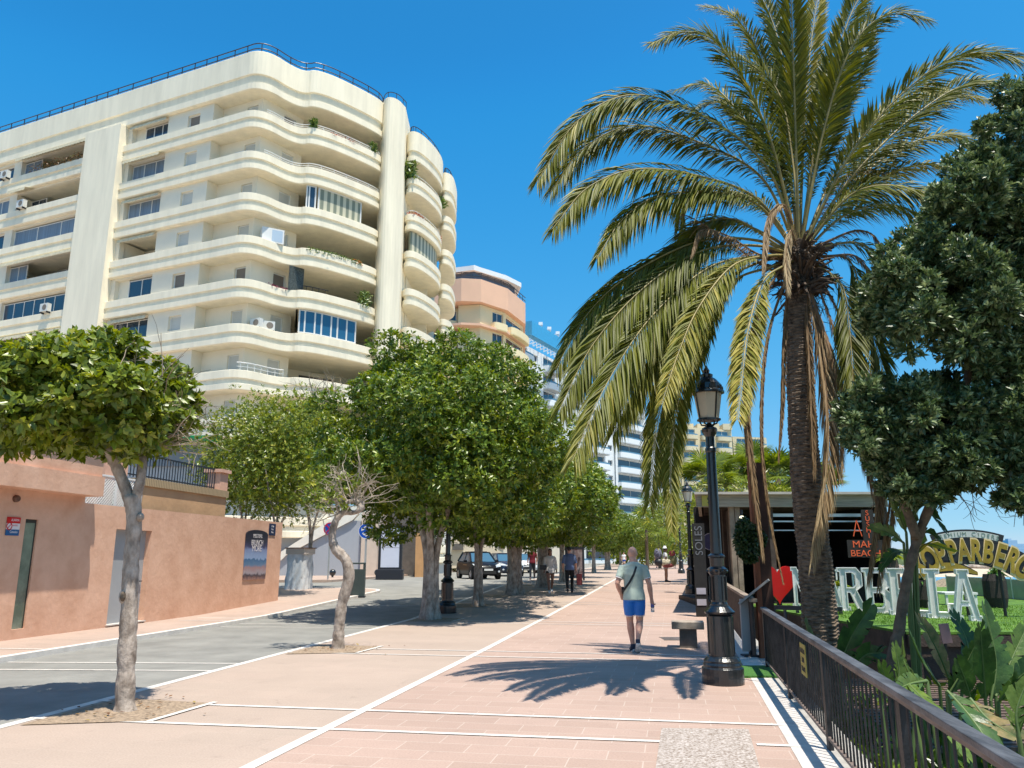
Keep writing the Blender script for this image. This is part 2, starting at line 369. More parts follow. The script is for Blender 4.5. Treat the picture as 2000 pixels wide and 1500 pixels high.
# left pavement, raised, with a rounded corner at the side street
mb = MB(); zp = .07
def side_outline():
    P = [(kerbl_x(y), y) for y in ys(-4, 30.5, 2)]
    c = [(kerbl_x(32.2), 32.2), (-6.3, 33.4), (-8.5, 33.5), (-14, 33.5), (-40, 33.5)]
    return P+[tuple(p) for p in chaikin([Vector((*P[-1], 0)), *[Vector((*q, 0)) for q in c]], 2)[1:]]
so_ = [(p[0], p[1]) for p in side_outline()]
for i in range(len(so_)-1):
    (x0, y0), (x1, y1) = so_[i], so_[i+1]
    mb.quad((x0, y0, tz(y0)+zp), (x1, y1, tz(y1)+zp), (-40, y1 if y1 < 33.4 else 33.3, tz(y1)+zp), (-40, y0 if y0 < 33.4 else 33.3, tz(y0)+zp))
struct(mb, 'pavement', m_side)
mb = MB()                                                                       # its kerb stones
for i in range(len(so_)-1):
    (x0, y0), (x1, y1) = so_[i], so_[i+1]; d = Vector((x1-x0, y1-y0)).normalized(); n = Vector((d.y, -d.x))
    a0 = Vector((x0, y0)); a1 = Vector((x1, y1)); 
    for (o0, o1, z0, z1) in ((.0, .02, -.1, .074),):
        q = [a0-n*.13, a0+n*.02, a1+n*.02, a1-n*.13]
        P = [(v.x, v.y, tz(v.y)+z0) for v in q]+[(v.x, v.y, tz(v.y)+z1) for v in q]
        mb.add(P, [(4,5,6,7),(0,1,5,4),(1,2,6,5),(2,3,7,6),(3,0,4,7)])
struct(mb, 'kerb', m_kerb)
# flush kerb line between road and promenade, white lines and stone strips
struct(ribbon(lambda y: kerb_x(y)-.02, lambda y: kerb_x(y)+.11, -4, 130, .004), 'kerb_line', m_paint)
struct(ribbon(lambda y: line_x(y)-.06, lambda y: line_x(y)+.06, -4, 130, .005), 'promenade_line', m_paint)
struct(ribbon(lambda y: rail_x(y)-.33, lambda y: rail_x(y)-.02, -4, 34, .004), 'stone_strip', m_white)
struct(ribbon(lambda y: rail_x(y)-.02, lambda y: rail_x(y)+.24, -4, 34, .0), 'rail_kerb', mat('concrete_grey', (.33, .31, .28), .9, var=.2, vscale=6, bump=.2))
mb = MB()
def cross(pa, pb, w, mb, dz=.007):
    """a white line laid across the paving between two ground points"""
    A = Vector(pa); B = Vector(pb); n = int(max(1, (B-A).length/1.5)); d = (B-A).normalized(); s_ = Vector((-d.y, d.x, 0)).normalized()*w/2
    rows = []
    for i in range(n+1):
        p = A.lerp(B, i/n); rows.append([(p.x-s_.x, p.y-s_.y, tz(p.y)+dz), (p.x+s_.x, p.y+s_.y, tz(p.y)+dz)])
    mb.grid(rows)
def gp(px, py): g = G(px, py); return (g.x, g.y, 0)
CR = [((350, 1375), (1500, 1416)), ((60, 1403), (1290, 1449)), ((700, 1264), (1330, 1270)), ((565, 1277), (950, 1280))]
A1 = gp(350, 1375); B1 = gp(1500, 1416); A2 = gp(60, 1403); B2 = gp(1290, 1449)
dcr = (Vector(B1)-Vector(A1)).normalized(); 
cross(Vector(A1)-dcr*1.0, Vector(B1)+dcr*.3, .075, mb); cross(Vector(A2)+dcr*.0, B2, .075, mb)
p2 = gp(1478, 1455); cross(p2, Vector(p2)+dcr*.42, .075, mb)
rowsY = [14.3, 15.05, 20.9, 21.6, 27.1, 27.8, 33.2, 33.9, 39.5, 40.2, 46, 46.7, 52.5, 53.2, 60, 66, 72]
for y in rowsY:
    x0 = kerb_x(y)+.1; x1 = rail_x(y)-.35
    cross((x0, y, 0), (x1, y+(x1-x0)*dcr.y/dcr.x, 0), .07, mb)
struct(mb, 'paving_lines', m_paint)
mb = MB()
for y in (12.1, 12.9, 19.4, 20.3, 26): 
    x0 = kerb_x(y)-.05; x1 = kerbl_x(y)+.1; cross((x1, y+.15, 0), (x0, y, 0), .07, mb, -.006)
struct(mb, 'road_lines', m_paint)
mb = MB()
for y in (13.2, 14.1, 20.3, 21.2): cross((kerbl_x(y)-1.45, y+.2, 0), (kerbl_x(y)-.15, y, 0), .07, mb, zp+.006)
ribbon(lambda y: -9.79+.158*y-.62-1.35+.16, lambda y: -9.79+.158*y-.62-1.2+.16, 0, 1, -5, mb)
struct(mb, 'pavement_lines', m_paint)
mb = MB(); y0, y1 = 44.5, 120                                                     # parking line along the far road
cross((kerb_x(44)-3.4, 44, 0), (kerb_x(60)-4.5, 60, 0), .1, mb, -.006); cross((kerb_x(60)-4.5, 60, 0), (kerb_x(95)-5.2, 95, 0), .1, mb, -.006)
struct(mb, 'parking_line', m_paint)
# far pavement across the side street, along the building
mb = MB(); 
for (y0_, y1_) in ((40.5, 260),): 
    mb.grid([[(-90, y, tz(y)+.1), (kerb_x(y)-9.4, y, tz(y)+.1)] for y in ys(y0_, y1_, 10)])
    mb.quad((-90, 40.5, tz(40)-.1), (kerb_x(40.5)-9.4, 40.5, tz(40)-.1), (kerb_x(40.5)-9.4, 40.5, tz(40.5)+.1), (-90, 40.5, tz(40.5)+.1))
    mb.grid([[(kerb_x(y)-9.4, y, tz(y)-.1), (kerb_x(y)-9.4, y, tz(y)+.1)] for y in ys(y0_, y1_, 10)])
struct(mb, 'pavement', m_side)
# tree pits
pit_uv = mb = MB()
for (yc, near) in ((8.95, 1), (14.75, 1), (21.6, 1), (25.9, 0), (29.8, 0), (36.0, 0), (43, 0)):
    x0 = kerb_x(yc)+.11; q = [(x0-.05, yc-.75), (x0+1.1, yc-.55), (x0+1.35, yc+.45), (x0+.2, yc+.75)]
    mb.add([(x, y, tz(y)+.009) for x, y in q], [(0, 1, 2, 3)])
struct(mb, 'tree_pit_soil', m_gravel)
mb = MB()
for yc in (8.95, 14.75, 21.6):
    x0 = kerb_x(yc)+.11; cross((x0+1.13, yc-.58, 0), (x0+1.4, yc+.5, 0), .07, mb, .011)
struct(mb, 'pit_edging', m_paint)
# granite patch
mb = MB(); q = [gp(1292, 1424), gp(1462, 1426), gp(1495, 1540), gp(1275, 1540)]
mb.add([(p[0], p[1], .011) for p in q], [(0, 1, 2, 3)])
struct(mb, 'granite_patch', mat('granite_patch', (.27, .18, .11), .8, var=.5, vscale=48, bump=.3, bscale=60, c2=(.55, .49, .45)))
# beach, sea, spit
m_sand = mat('sand', (.46, .38, .28), .95, var=.1, vscale=.3, bump=.3, bscale=3)
mb = MB(); mb.grid([[(rail_x(y)+13, y, -3.0), (rail_x(y)+22, y, -3.3), (rail_x(y)+60, y, -3.5), (rail_x(y)+200, y, -3.7)] for y in (-20, 20, 60, 100, 140)]+[[(rail_x(172)+8, 172, -3.6), (rail_x(172)+22, 174, -4.1), (rail_x(172)+60, 176, -4.1), (rail_x(172)+200, 178, -4.1)]])
struct(mb, 'beach', m_sand)
m_sea = mat('sea_water', (.02, .17, .32), .22, var=.25, vscale=.02, bump=.6, bscale=.6, spec=.5, c2=(.03, .26, .42))
mb = MB(); mb.grid([[(20, y, -4.0), (400, y, -4.0), (6000, y, -4.0)] for y in (100, 200, 400, 900, 9000)])
struct(mb, 'sea', m_sea)
mb = MB(); rng = random.Random(3)
for row in range(1):
    P = []
    for i in range(60):
        x = 90+i*5.0; h = .9+.5*math.sin(i*.7)+.3*math.sin(i*1.9); P.append([(x, 243+3*math.sin(i*.3), -4.3), (x, 250, -3.2), (x, 262, -3.0+h), (x, 285, -2.9+h), (x, 300, -4.5)])
    mb.grid(P)
struct(mb, 'sand_spit', m_sand)
mb = MB(); rng = random.Random(5)
for i in range(420):
    x = rng.uniform(100, 330); s = rng.uniform(.8, 2.2); mb.ball((x, 290+rng.uniform(-5, 5), -2.4+rng.uniform(0, 1.3)), (s, s*.8, s*.6), 6, 4)
struct(mb, 'breakwater', mat('breakwater_rock', (.34, .28, .23), .95, var=.4, vscale=.6))
# ================================================================== CREAM APARTMENT BUILDING
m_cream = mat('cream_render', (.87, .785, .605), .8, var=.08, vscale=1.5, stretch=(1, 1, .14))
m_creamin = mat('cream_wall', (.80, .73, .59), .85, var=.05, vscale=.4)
m_whitef = mat('white_frame', (.72, .72, .70), .5, var=0)
m_glass = glassmat('window_glass', (.03, .055, .09), .04)
m_curtain = mat('curtain', (.16, .22, .30), .5, var=.3, vscale=2.5, stretch=(6, 6, .05))
m_shut = mat('roller_shutter', (.56, .55, .50), .7, var=.06, vscale=10, stretch=(.1, .1, 8))
m_shutd = mat('dark_shutter', (.20, .17, .14), .7, var=.1, vscale=10, stretch=(.1, .1, 8))
m_awn = mat('awning_cloth', (.62, .55, .38), .8, var=.15, vscale=3)
m_dark = mat('dark_metal', (.02, .022, .03), .45, var=0)
m_ac = mat('unit_white', (.66, .66, .62), .5, var=.05)
m_planter = leafmat('balcony_leaf', (.05, .10, .02), (.09, .17, .03), (.22, .26, .06), transl=.2)
m_redfl = mat('red_flowers', (.45, .08, .03), .7, var=.5, vscale=8)
apt = thing('apartment_building', (-22, 58, 0), 'tall cream apartment block with curved wraparound balconies and striped awnings', 'apartment building')
PERIOD = 3.0
Y0c = 47.7
def zat(py): r = ray(500, py); return CAM_H+r.z/r.y*Y0c
ZT = [zat(217)-PERIOD*k for k in range(0, 10)]           # top of each parapet band
O = [(-52, 62.6), (-42, 58.2), (-28.7, 52.35), (-17.9, 47.6), (-16.3, 47.9), (-14.9, 50.0), (-14.1, 49.9), (-12.9, 50.55), (-10.3, 53.35), (-9.7, 54.6), (-10.1, 56.0)]
def outline(P, n=3): return [Vector((p.x, p.y)) for p in chaikin([Vector((*p, 0)) for p in P], n)]
dL = Vector((-17.9+28.7, 47.6-52.35)).normalized(); nL = Vector((dL.y, -dL.x))      # left facade direction (towards the corner), outward normal
OUT1 = outline([O[0], O[2], (-19.3, 48.22), (-16.9, 47.15), (-15.05, 50.0), (-13.7, 49.5), (-10.3, 52.9), (-9.6, 54.3), (-10.2, 56.2)])
A0 = Vector(O[2]); C0 = A0+dL*11.8
def offs(P, d):
    Q = []
    for i, p in enumerate(P):
        t = (P[min(i+1, len(P)-1)]-P[max(i-1, 0)]).normalized(); Q.append(p-Vector((t.y, -t.x))*d)
    return Q
def band(mb, P, zt, prof, thick=.2):
    """prof: list of (z below the top, inset); swept along the outline, closed on the inside"""
    pr = prof+[(prof[-1][0], thick+.1), (0, thick+.1), (0, prof[0][1])]
    rows = []
    for dz, ins in pr:
        Q = offs(P, ins); rows.append([(q.x, q.y, zt-dz) for q in Q])
    mb.grid(rows)
    for e in (0, -1): mb.add([r[e] for r in rows[:-1]], [tuple(range(len(rows)-1))])
BP = [(0, .03), (.02, 0), (.50, 0), (.52, .10), (.56, .13), (.82, .13), (.86, .02), (1.22, .02), (1.27, .10)]
def slab(mb, P, inner, z0, z1):
    poly = [(p.x, p.y) for p in P]+inner
    bm = bmesh.new(); vs = [bm.verts.new((x, y, z0)) for x, y in poly]; f = bm.faces.new(vs)
    r = bmesh.ops.triangulate(bm, faces=[f]); bm.verts.index_update()
    tris = [tuple(v.index for v in f.verts) for f in bm.faces]; P0 = [tuple(v.co) for v in bm.verts]; bm.free()
    mb.add(P0, tris); mb.add([(x, y, z1) for x, y, z in P0], tris)
INNER1 = [(-10.2, 62), (-45, 78)]
rr = random.Random(11)
for k, zt in enumerate(ZT):
    mb = MB(); mb.smooth = False
    band(mb, OUT1, zt, BP); slab(mb, offs(OUT1, .12), INNER1, zt-1.26, zt-1.06)
    mb.build('balcony_band', m_cream, apt, fixn=False)
# roof fascia: groove, lower band and tall parapet
zr = ZT[0]+PERIOD
mb = MB(); band(mb, OUT1, zat(102), [(0, .02), (.03, 0), (1.75, 0), (1.8, .12), (2.35, .16), (2.4, .02), (2.85, .02), (2.9, .1)]); slab(mb, offs(OUT1, .12), INNER1, zat(102)-2.88, zat(102)-1.2)
mb.build('roof_fascia', m_cream, apt, fixn=False)
mb = MB(); Z = zat(102)
for h in (.35, .75):
    Q = offs(OUT1, .25); mb.tube([(q.x, q.y, Z+h) for q in Q[:-4]], .04, 5, False)
Q = offs(OUT1, .25); acc = 0
for i in range(1, len(Q)-4):
    seg = (Q[i]-Q[i-1]).length; n = max(1, int(seg/1.4+.5)) if seg > .9 else (1 if (acc := acc+seg) > 1.0 else 0)
    if seg <= .9 and n: acc = 0
    for j in range(n): q = Q[i-1].lerp(Q[i], (j+.5)/n); mb.beam((q.x, q.y, Z-.05), (q.x, q.y, Z+.77), .05, .05)
mb.build('roof_railing', m_dark, apt)
# ---------------- walls of the left facade, with openings
def wall_holes(mb, A, B, z0, z1, holes, t=.25):
    """front skin of a wall from A to B with rectangular holes (s0,s1,h0,h1) and their reveals"""
    A = Vector(A); B = Vector(B); L = (B-A).length; d = (B-A)/L; n = Vector((d.y, -d.x))
    S = sorted({0, L, *[h[0] for h in holes], *[h[1] for h in holes]}); Z = sorted({z0, z1, *[h[2] for h in holes], *[h[3] for h in holes]})
    P = lambda s, z, o=0: (A.x+d.x*s-n.x*o, A.y+d.y*s-n.y*o, z)
    for i in range(len(S)-1):
        for j in range(len(Z)-1):
            cs, cz = (S[i]+S[i+1])/2, (Z[j]+Z[j+1])/2
            if any(h[0] < cs < h[1] and h[2] < cz < h[3] for h in holes): continue
            mb.quad(P(S[i], Z[j]), P(S[i+1], Z[j]), P(S[i+1], Z[j+1]), P(S[i], Z[j+1]))
    for s0, s1, h0, h1 in holes:
        mb.quad(P(s0, h0), P(s0, h0, t), P(s0, h1, t), P(s0, h1)); mb.quad(P(s1, h0, t), P(s1, h0), P(s1, h1), P(s1, h1, t))
        mb.quad(P(s0, h1), P(s0, h1, t), P(s1, h1, t), P(s1, h1)); mb.quad(P(s0, h0, t), P(s0, h0), P(s1, h0), P(s1, h0, t))
def window(parent, A, d, n, s0, s1, z0, z1, inset=.2, panes=2, glass=None, fr=.06, name='window', fm=None):
    """frame as a part, the panes as its sub-part"""
    P = lambda s, z, o: Vector((A[0]+d.x*s-n.x*o, A[1]+d.y*s-n.y*o, z)); mb = MB(); o = inset
    for (a, b, c, e) in [(s0, s1, z0, z0+fr), (s0, s1, z1-fr, z1)]+[(s0+(s1-s0-fr)*i/panes, s0+(s1-s0-fr)*i/panes+fr, z0+fr, z1-fr) for i in range(panes+1)]:
        q = [P(a, c, o), P(b, c, o), P(b, c, o+.06), P(a, c, o+.06)]; mb.add(q+[v+Vector((0, 0, e-c)) for v in q], [(0,3,2,1),(4,5,6,7),(0,1,5,4),(1,2,6,5),(2,3,7,6),(3,0,4,7)])
    f = mb.build(name, fm or m_whitef, parent)
    g = MB(); g.quad(P(s0+.01, z0+.01, o+.03), P(s1-.01, z0+.01, o+.03), P(s1-.01, z1-.01, o+.03), P(s0+.01, z1-.01, o+.03)); g.build('pane', glass or m_glass, f)
    return f
def awning(parent, A, d, n, s0, s1, z, drop=.45, out=.5):
    mb = MB(); P = lambda s, zz, o: (A[0]+d.x*s+n.x*o, A[1]+d.y*s+n.y*o, zz); N = int((s1-s0)/.16)
    top = [P(s0+(s1-s0)*i/N, z, .02) for i in range(N+1)]; mid = [P(s0+(s1-s0)*i/N, z-drop*.45, out) for i in range(N+1)]; low = [P(s0+(s1-s0)*i/N, z-drop-(.05 if i % 2 else 0), out+.02) for i in range(N+1)]
    mb.grid([top, mid, low]); return mb.build('awning', m_awn, parent)
def ac_unit(parent, p, d, n, w=.8, h=.6):
    mb = MB(); p = Vector(p); M = face_matrix((p.x, p.y, p.z), n.x, n.y)
    mb.m(0).box((-w/2, -h/2, 0), (w/2, h/2, .32), M)
    mb.m(1).prism([(.1*w+.22*math.cos(a*math.pi/6), .22*math.sin(a*math.pi/6)) for a in range(12)], .322, .33, M)
    mb.m(2).box((-w/2+.05, -h/2-.12, 0), (-w/2+.1, -h/2, .3), M); mb.box((w/2-.1, -h/2-.12, 0), (w/2-.05, -h/2, .3), M)
    return mb.build('air_conditioner', [m_ac, m_shutd, m_dark], parent)
def sL(px, py=300):                                     # position along the left facade
    p = PP(px, py, A0, A0+dL); return (Vector((p.x, p.y))-A0).dot(dL)
W = .35                                                  # how far the wall stands behind the bands
WA = A0-nL*W
colA, colB = sL(153, 450), sL(221, 450)
recs = sL(402, 300)
print('facade s:', colA, colB, recs, sL(500, 300), sL(0, 400))
# vertical column on the left facade (from the ground to below the fascia)
mb = MB(); a = A0+dL*colA; b = A0+dL*colB; mb.obox(b, a, .9, 0, zat(102)-2.9, .35-.42)
mb.build('column', m_cream, apt)
kinds = ['open', 'curt', 'curt2', 'loggia', 'slide', 'white3', 'slide', 'curt', 'slide', 'curt']
for k in range(9):
    zt = ZT[k]; zb = zt; ztop = zt+PERIOD-1.27 if k else zat(102)-2.9
    # right bay: big window, small window, then the deep recess with a small window
    mb = MB(); b0, b1 = sL(252, 250), sL(322, 230); c0, c1 = sL(359, 250)-.05, sL(382, 240)
    hb = (b0-colB, b1-colB, zt+.02, ztop-.12); hs = (c0-colB, c1-colB, zt+.25, ztop-.45)
    A = WA+dL*colB; B = WA+dL*recs; wall_holes(mb, A, B, zt-.2, ztop+.1, [hb, hs], .5)
    R0 = A0-nL*1.25; A_ = R0+dL*recs; Cc = R0+dL*12.0
    mb.quad((B.x, B.y, zt-.3), (A_.x, A_.y, zt-.3), (A_.x, A_.y, ztop+.1), (B.x, B.y, ztop+.1))
    w0 = sL(444, 300)-recs+.25; w1 = w0+.95
    wall_holes(mb, A_, Cc, zt-.3, ztop+.1, [(w0, w1, zt+.1, ztop-.4)], .2)
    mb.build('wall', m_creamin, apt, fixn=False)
    kd = kinds[k]
    g = {'open': m_glass, 'curt': m_curtain, 'curt2': m_curtain, 'slide': m_glass, 'white3': m_glass, 'loggia': m_glass}[kd]
    if kd == 'loggia':
        mb = MB(); P = lambda s, o: WA+dL*(colB+s)-nL*o
        p = [P(hb[0], .4), P(hb[1], .4), P(hb[1], 2.2), P(hb[0], 2.2)]
        mb.quad((p[3].x, p[3].y, hb[2]), (p[2].x, p[2].y, hb[2]), (p[2].x, p[2].y, hb[3]), (p[3].x, p[3].y, hb[3]))
        mb.quad((p[0].x, p[0].y, hb[2]), (p[3].x, p[3].y, hb[2]), (p[3].x, p[3].y, hb[3]), (p[0].x, p[0].y, hb[3])); mb.quad((p[1].x, p[1].y, hb[2]), (p[2].x, p[2].y, hb[2]), (p[2].x, p[2].y, hb[3]), (p[1].x, p[1].y, hb[3])); mb.build('loggia', m_creamin, apt, fixn=False)
    else: window(apt, A, dL, nL, hb[0]+(1.0 if kd in ('slide', 'open') else .1), hb[1]-.02, hb[2], hb[3]-.1, .32, 3 if kd != 'slide' else 2, g)
    if kd in ('slide', 'open'):
        mb = MB(); q = [A+dL*s-nL*.33 for s in (hb[0], hb[0]+1.0)]; mb.quad((q[0].x, q[0].y, hb[2]), (q[1].x, q[1].y, hb[2]), (q[1].x, q[1].y, hb[3]), (q[0].x, q[0].y, hb[3])); mb.build('side_panel', m_creamin, apt, fixn=False)
    if kd != 'slide': awning(apt, A, dL, nL, hb[0], hb[1], ztop-.02, .34, .25 if kd != 'curt' else .55)
    window(apt, A, dL, nL, hs[0], hs[1], hs[2], hs[3], .18, 1, m_shut if k not in (4, 0) else m_shutd)
    window(apt, A_, dL, nL, w0, w1, zt+.1, ztop-.4, .12, 1, m_shut if k not in (4,) else m_shutd)
    # left bay, deep loggias
    sl0, sl1 = sL(0, 400)-9, colA; Lw = sl1-sl0
    mb = MB(); Aq = WA+dL*sl0; Bq = WA+dL*sl1
    x1 = Lw-.15; x0 = Lw-(sl1-sL(38, 340))-.4; hL = (x0, x1, zt+.05, ztop-.12); hL2 = (x0-3.4, x0-.9, zt+.15, ztop-.2); 
    wall_holes(mb, Aq, Bq, zt-.2, ztop+.1, [hL, hL2, (1, 4.2, zt+.15, ztop-.2)], .3)
    P = lambda s, o: Aq+dL*s-nL*o
    p = [P(x0, .3), P(x1, .3), P(x1, 2.4), P(x0, 2.4)]; h0, h1 = hL[2], hL[3]
    mb.quad((p[3].x, p[3].y, h0), (p[2].x, p[2].y, h0), (p[2].x, p[2].y, h1), (p[3].x, p[3].y, h1)); mb.quad((p[0].x, p[0].y, h0), (p[3].x, p[3].y, h0), (p[3].x, p[3].y, h1), (p[0].x, p[0].y, h1)); mb.quad((p[2].x, p[2].y, h0), (p[1].x, p[1].y, h0), (p[1].x, p[1].y, h1), (p[2].x, p[2].y, h1))
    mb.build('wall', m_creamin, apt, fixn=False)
    window(apt, Aq, dL, nL, hL2[0], hL2[1], hL2[2], hL2[3], .25, 2, m_curtain if k % 2 else m_glass)
    if k in (2, 4, 5, 7): window(apt, Aq, dL, nL, x0, x1, h0, h1-.1, .25, 7 if k == 4 else (4 if k != 2 else 3), m_curtain if k in (2, 7) else m_glass)
    elif k == 1: window(apt, Aq, dL, nL, x0, x0+1.8, h0, h1-.1, 1.2, 2, m_glass, name='balcony_door'); window(apt, Aq, dL, nL, x0+2.2, x0+4.2, h0, h1, 2.3, 2, m_glass, name='balcony_door')
    else: window(apt, Aq, dL, nL, x0, x0+2.0, h0, h1-.1, .3, 2, m_curtain); window(apt, Aq, dL, nL, x0+2.6, x0+4.6, h0, h1, 2.3, 2, m_glass, name='balcony_door')
    if k in (0, 3, 1, 5): awning(apt, Aq, dL, nL, x0, x1 if k != 1 else x0+2, ztop-.02, .4, .6 if k != 1 else .8)
for k, px in ((1, 48), (0, 8), (4, 122)):
    s = sL(px, 390); p = A0+dL*s; ac_unit(apt, (p.x+nL.x*.02, p.y+nL.y*.02, ZT[k]+.28), dL, nL)
for (k, px, kk) in ((1, 466, 0), (5, 497, 0), (5, 520, 1)):
    p = (R0+dL*10.6+nL*.1) if k == 1 else R0+dL*12+Vector((.75, .1))+Vector((.45, .6))*kk; ac_unit(apt, (p.x, p.y, ZT[k]+.33), dL, nL if kk == 0 else Vector((.4, -.9)), .8, .58)
# plants on the left loggias
rng = np.random.default_rng(4)
def plant_strip(parent, pts, zb, n, h, r=.18, m=None, name='foliage', L=.16):
    pts = np.array([[p[0], p[1]] for p in pts]); i = rng.integers(0, len(pts)-1, n); t = rng.uniform(0, 1, n)[:, None]
    xy = pts[i]*(1-t)+pts[i+1]*t; O = np.c_[xy+rng.normal(size=(n, 2))*r*.5, zb+rng.uniform(-.1, h, n)]
    D = unit(n, rng); D[:, 2] = np.abs(D[:, 2])*.8
    me = leaf_mesh(name, O, D, unit(n, rng), np.full(n, L), np.full(n, L*.5), rng.uniform(0, 1, n)); me.materials.append(m or m_planter)
    o = bpy.data.objects.new(name, me); col.objects.link(o); link(o, parent); return o
a = A0+dL*sL(60, 330); b = A0+dL*sL(160, 300); plant_strip(apt, [a-nL*.1, b-nL*.1], ZT[0], 500, .5, .3, leafmat('dry_leaf', (.2, .09, .03), (.3, .16, .06), (.16, .2, .05)))
# ---------------- right facade: walls set back, terraces
Cr = Vector((Cc.x, Cc.y)); dR = Vector((1.05, 1.05)).normalized()
Dp = Vector((-15.15, 51.5)); E1 = Vector((-9.9, 57.6))
mbp = {0: [(-12.9, 50.5)], }
def onR(t): return Cr.lerp(Dp, t)
for k in range(9):
    zt = ZT[k]; ztop = zt+PERIOD-1.25 if k else zat(102)-2.88
    mb = MB(); w_len = (Dp-Cr).length; dd = (Dp-Cr)/w_len; nn = Vector((dd.y, -dd.x))
    hole = (w_len*.52, w_len*.52+1.0, zt+.05, ztop-.35)
    wall_holes(mb, Cr, Dp, zt-.3, ztop+.1, [hole], .15)
    F1 = Dp+Vector((-1.2, 2.9)); 
    mb.quad((Dp.x, Dp.y, zt-1), (F1.x, F1.y, zt-1), (F1.x, F1.y, ztop+.1), (Dp.x, Dp.y, ztop+.1))
    G1 = Vector((-9.0, 60.5)); wall_holes(mb, F1, G1, zt-1.2, ztop+.1, [(1.2, 3.8, zt-1, ztop-.3)], .1)
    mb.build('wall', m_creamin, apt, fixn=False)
    window(apt, Cr, dd, nn, hole[0], hole[1], hole[2], hole[3], .1, 1, m_shutd if k in (4, 0) else m_shut)
    d2 = (G1-F1).normalized(); window(apt, F1, d2, Vector((d2.y, -d2.x)), 1.2, 3.8, zt-1, ztop-.3, .05, 3, m_glass, name='balcony_door', fm=m_shutd)
    mb = MB(); mb.obox(E1-Vector((.25, .3)), E1+Vector((.25, .3)), .3, zt-1, ztop+.1); mb.build('pillar', m_creamin, apt)
# upper handrails on the parapets
def handrail(i0, i1, zt, h=.3, m=None, balus=False, P=OUT1):
    mb = MB(); Q = offs(P, .14)[i0:i1]
    mb.tube([(q.x, q.y, zt+h) for q in Q], .035, 6, False); mb.tube([(q.x, q.y, zt+h*.5) for q in Q], .02, 4, False); acc = 9
    for i in range(1, len(Q)):
        acc += (Q[i]-Q[i-1]).length
        if acc > (.28 if balus else .9): mb.beam((Q[i].x, Q[i].y, zt-.02), (Q[i].x, Q[i].y, zt+h), .025, .025); acc = 0
    return mb.build('handrail', m or m_whitef, apt)
def dens(P, step=.25):
    L = [0]
    for i in range(len(P)-1): L.append(L[-1]+(P[i+1]-P[i]).length)
    n = int(L[-1]/step); Q = []; j = 0
    for i in range(n+1):
        d = L[-1]*i/n
        while j < len(P)-2 and L[j+1] < d: j += 1
        Q.append(P[j].lerp(P[j+1], min(1, (d-L[j])/max(1e-6, L[j+1]-L[j]))))
    return Q
OUTD = dens(OUT1); ic = min(range(len(OUTD)), key=lambda i: (OUTD[i]-Vector((-16.6, 47.9))).length); iend = len(OUTD)-8
icc = min(range(len(OUTD)), key=lambda i: (OUTD[i]-Vector((-14.6, 49.9))).length)
handrail(ic, iend, ZT[0], P=OUTD); handrail(ic, iend, ZT[1], P=OUTD); handrail(ic-3, icc, ZT[6], .5, balus=True, P=OUTD)
# glazed and curtained terraces
def screen(i0, i1, zt, z1, panes, name, frame_m, pane_m, step=3):
    mb = MB(); g = MB(); Q = offs(OUTD, .3)[i0:i1]; n = len(Q)
    for j in range(panes+1):
        q = Q[int(j*(n-1)/panes)]; mb.beam((q.x, q.y, zt), (q.x, q.y, z1), .09, .09)
    for z in (zt+.04, z1-.05): mb.tube([(q.x, q.y, z) for q in Q], .05, 4, False)
    f = mb.build(name, frame_m, apt)
    rows = [[(q.x, q.y, zt) for q in Q], [(q.x, q.y, z1) for q in Q]]; g.grid(rows); g.build('pane', pane_m, f, fixn=False); return f
m_stripe = bpy.data.materials.new('striped_awning'); m_stripe.use_nodes = True; nt = m_stripe.node_tree; tc = nt.nodes.new('ShaderNodeTexCoord'); mp = nt.nodes.new('ShaderNodeMapping'); mp.inputs['Rotation'].default_value = (0, 0, -math.radians(45)); wv = nt.nodes.new('ShaderNodeTexWave'); wv.inputs['Scale'].default_value = .62; cr_ = nt.nodes.new('ShaderNodeValToRGB'); cr_.color_ramp.elements[0].color = (.20, .22, .16, 1); cr_.color_ramp.elements[1].color = (.55, .52, .38, 1); cr_.color_ramp.elements[0].position = .4; cr_.color_ramp.elements[1].position = .6
nt.links.new(tc.outputs['Object'], mp.inputs[0]); nt.links.new(mp.outputs[0], wv.inputs[0]); nt.links.new(wv.outputs['Fac'], cr_.inputs[0]); nt.links.new(cr_.outputs[0], nt.nodes['Principled BSDF'].inputs['Base Color'])
i_t0 = min(range(len(OUTD)), key=lambda i: (OUTD[i]-Vector((-13.3, 50.1))).length); i_t1 = min(range(len(OUTD)), key=lambda i: (OUTD[i]-Vector((-10.5, 52.7))).length)
screen(icc+2, i_t0, ZT[2], ZT[2]+1.72, 2, 'glazed_screen', m_whitef, m_glass); screen(i_t0, i_t1, ZT[2], ZT[2]+1.72, 1, 'striped_screen', m_whitef, m_stripe)
screen(icc+1, i_t0-4, ZT[5], ZT[5]+1.72, 2, 'glazed_screen', m_whitef, m_shutd); screen(i_t0-4, i_t1, ZT[5]+.1, ZT[5]+1.72, 7, 'glazed_screen', m_whitef, glassmat('blue_glass', (.02, .10, .2)))
# small white enclosed box on the fourth level
mb = MB(); q = Cr.lerp(Dp, .3); M = face_matrix((q.x+.45, q.y-.35, ZT[3]+.5), .5, -.87); mb.box((-.7, -.5, -.4), (.75, .5, .4), M); bx = mb.build('enclosure', m_whitef, apt)
g = MB(); g.quad(*[M @ Vector(p) for p in ((-.05, -.4, .405), (.65, -.4, .405), (.65, .4, .405), (-.05, .4, .405))]); g.build('pane', mat('white_glass', (.45, .55, .65), .1, var=0), bx, fixn=False)
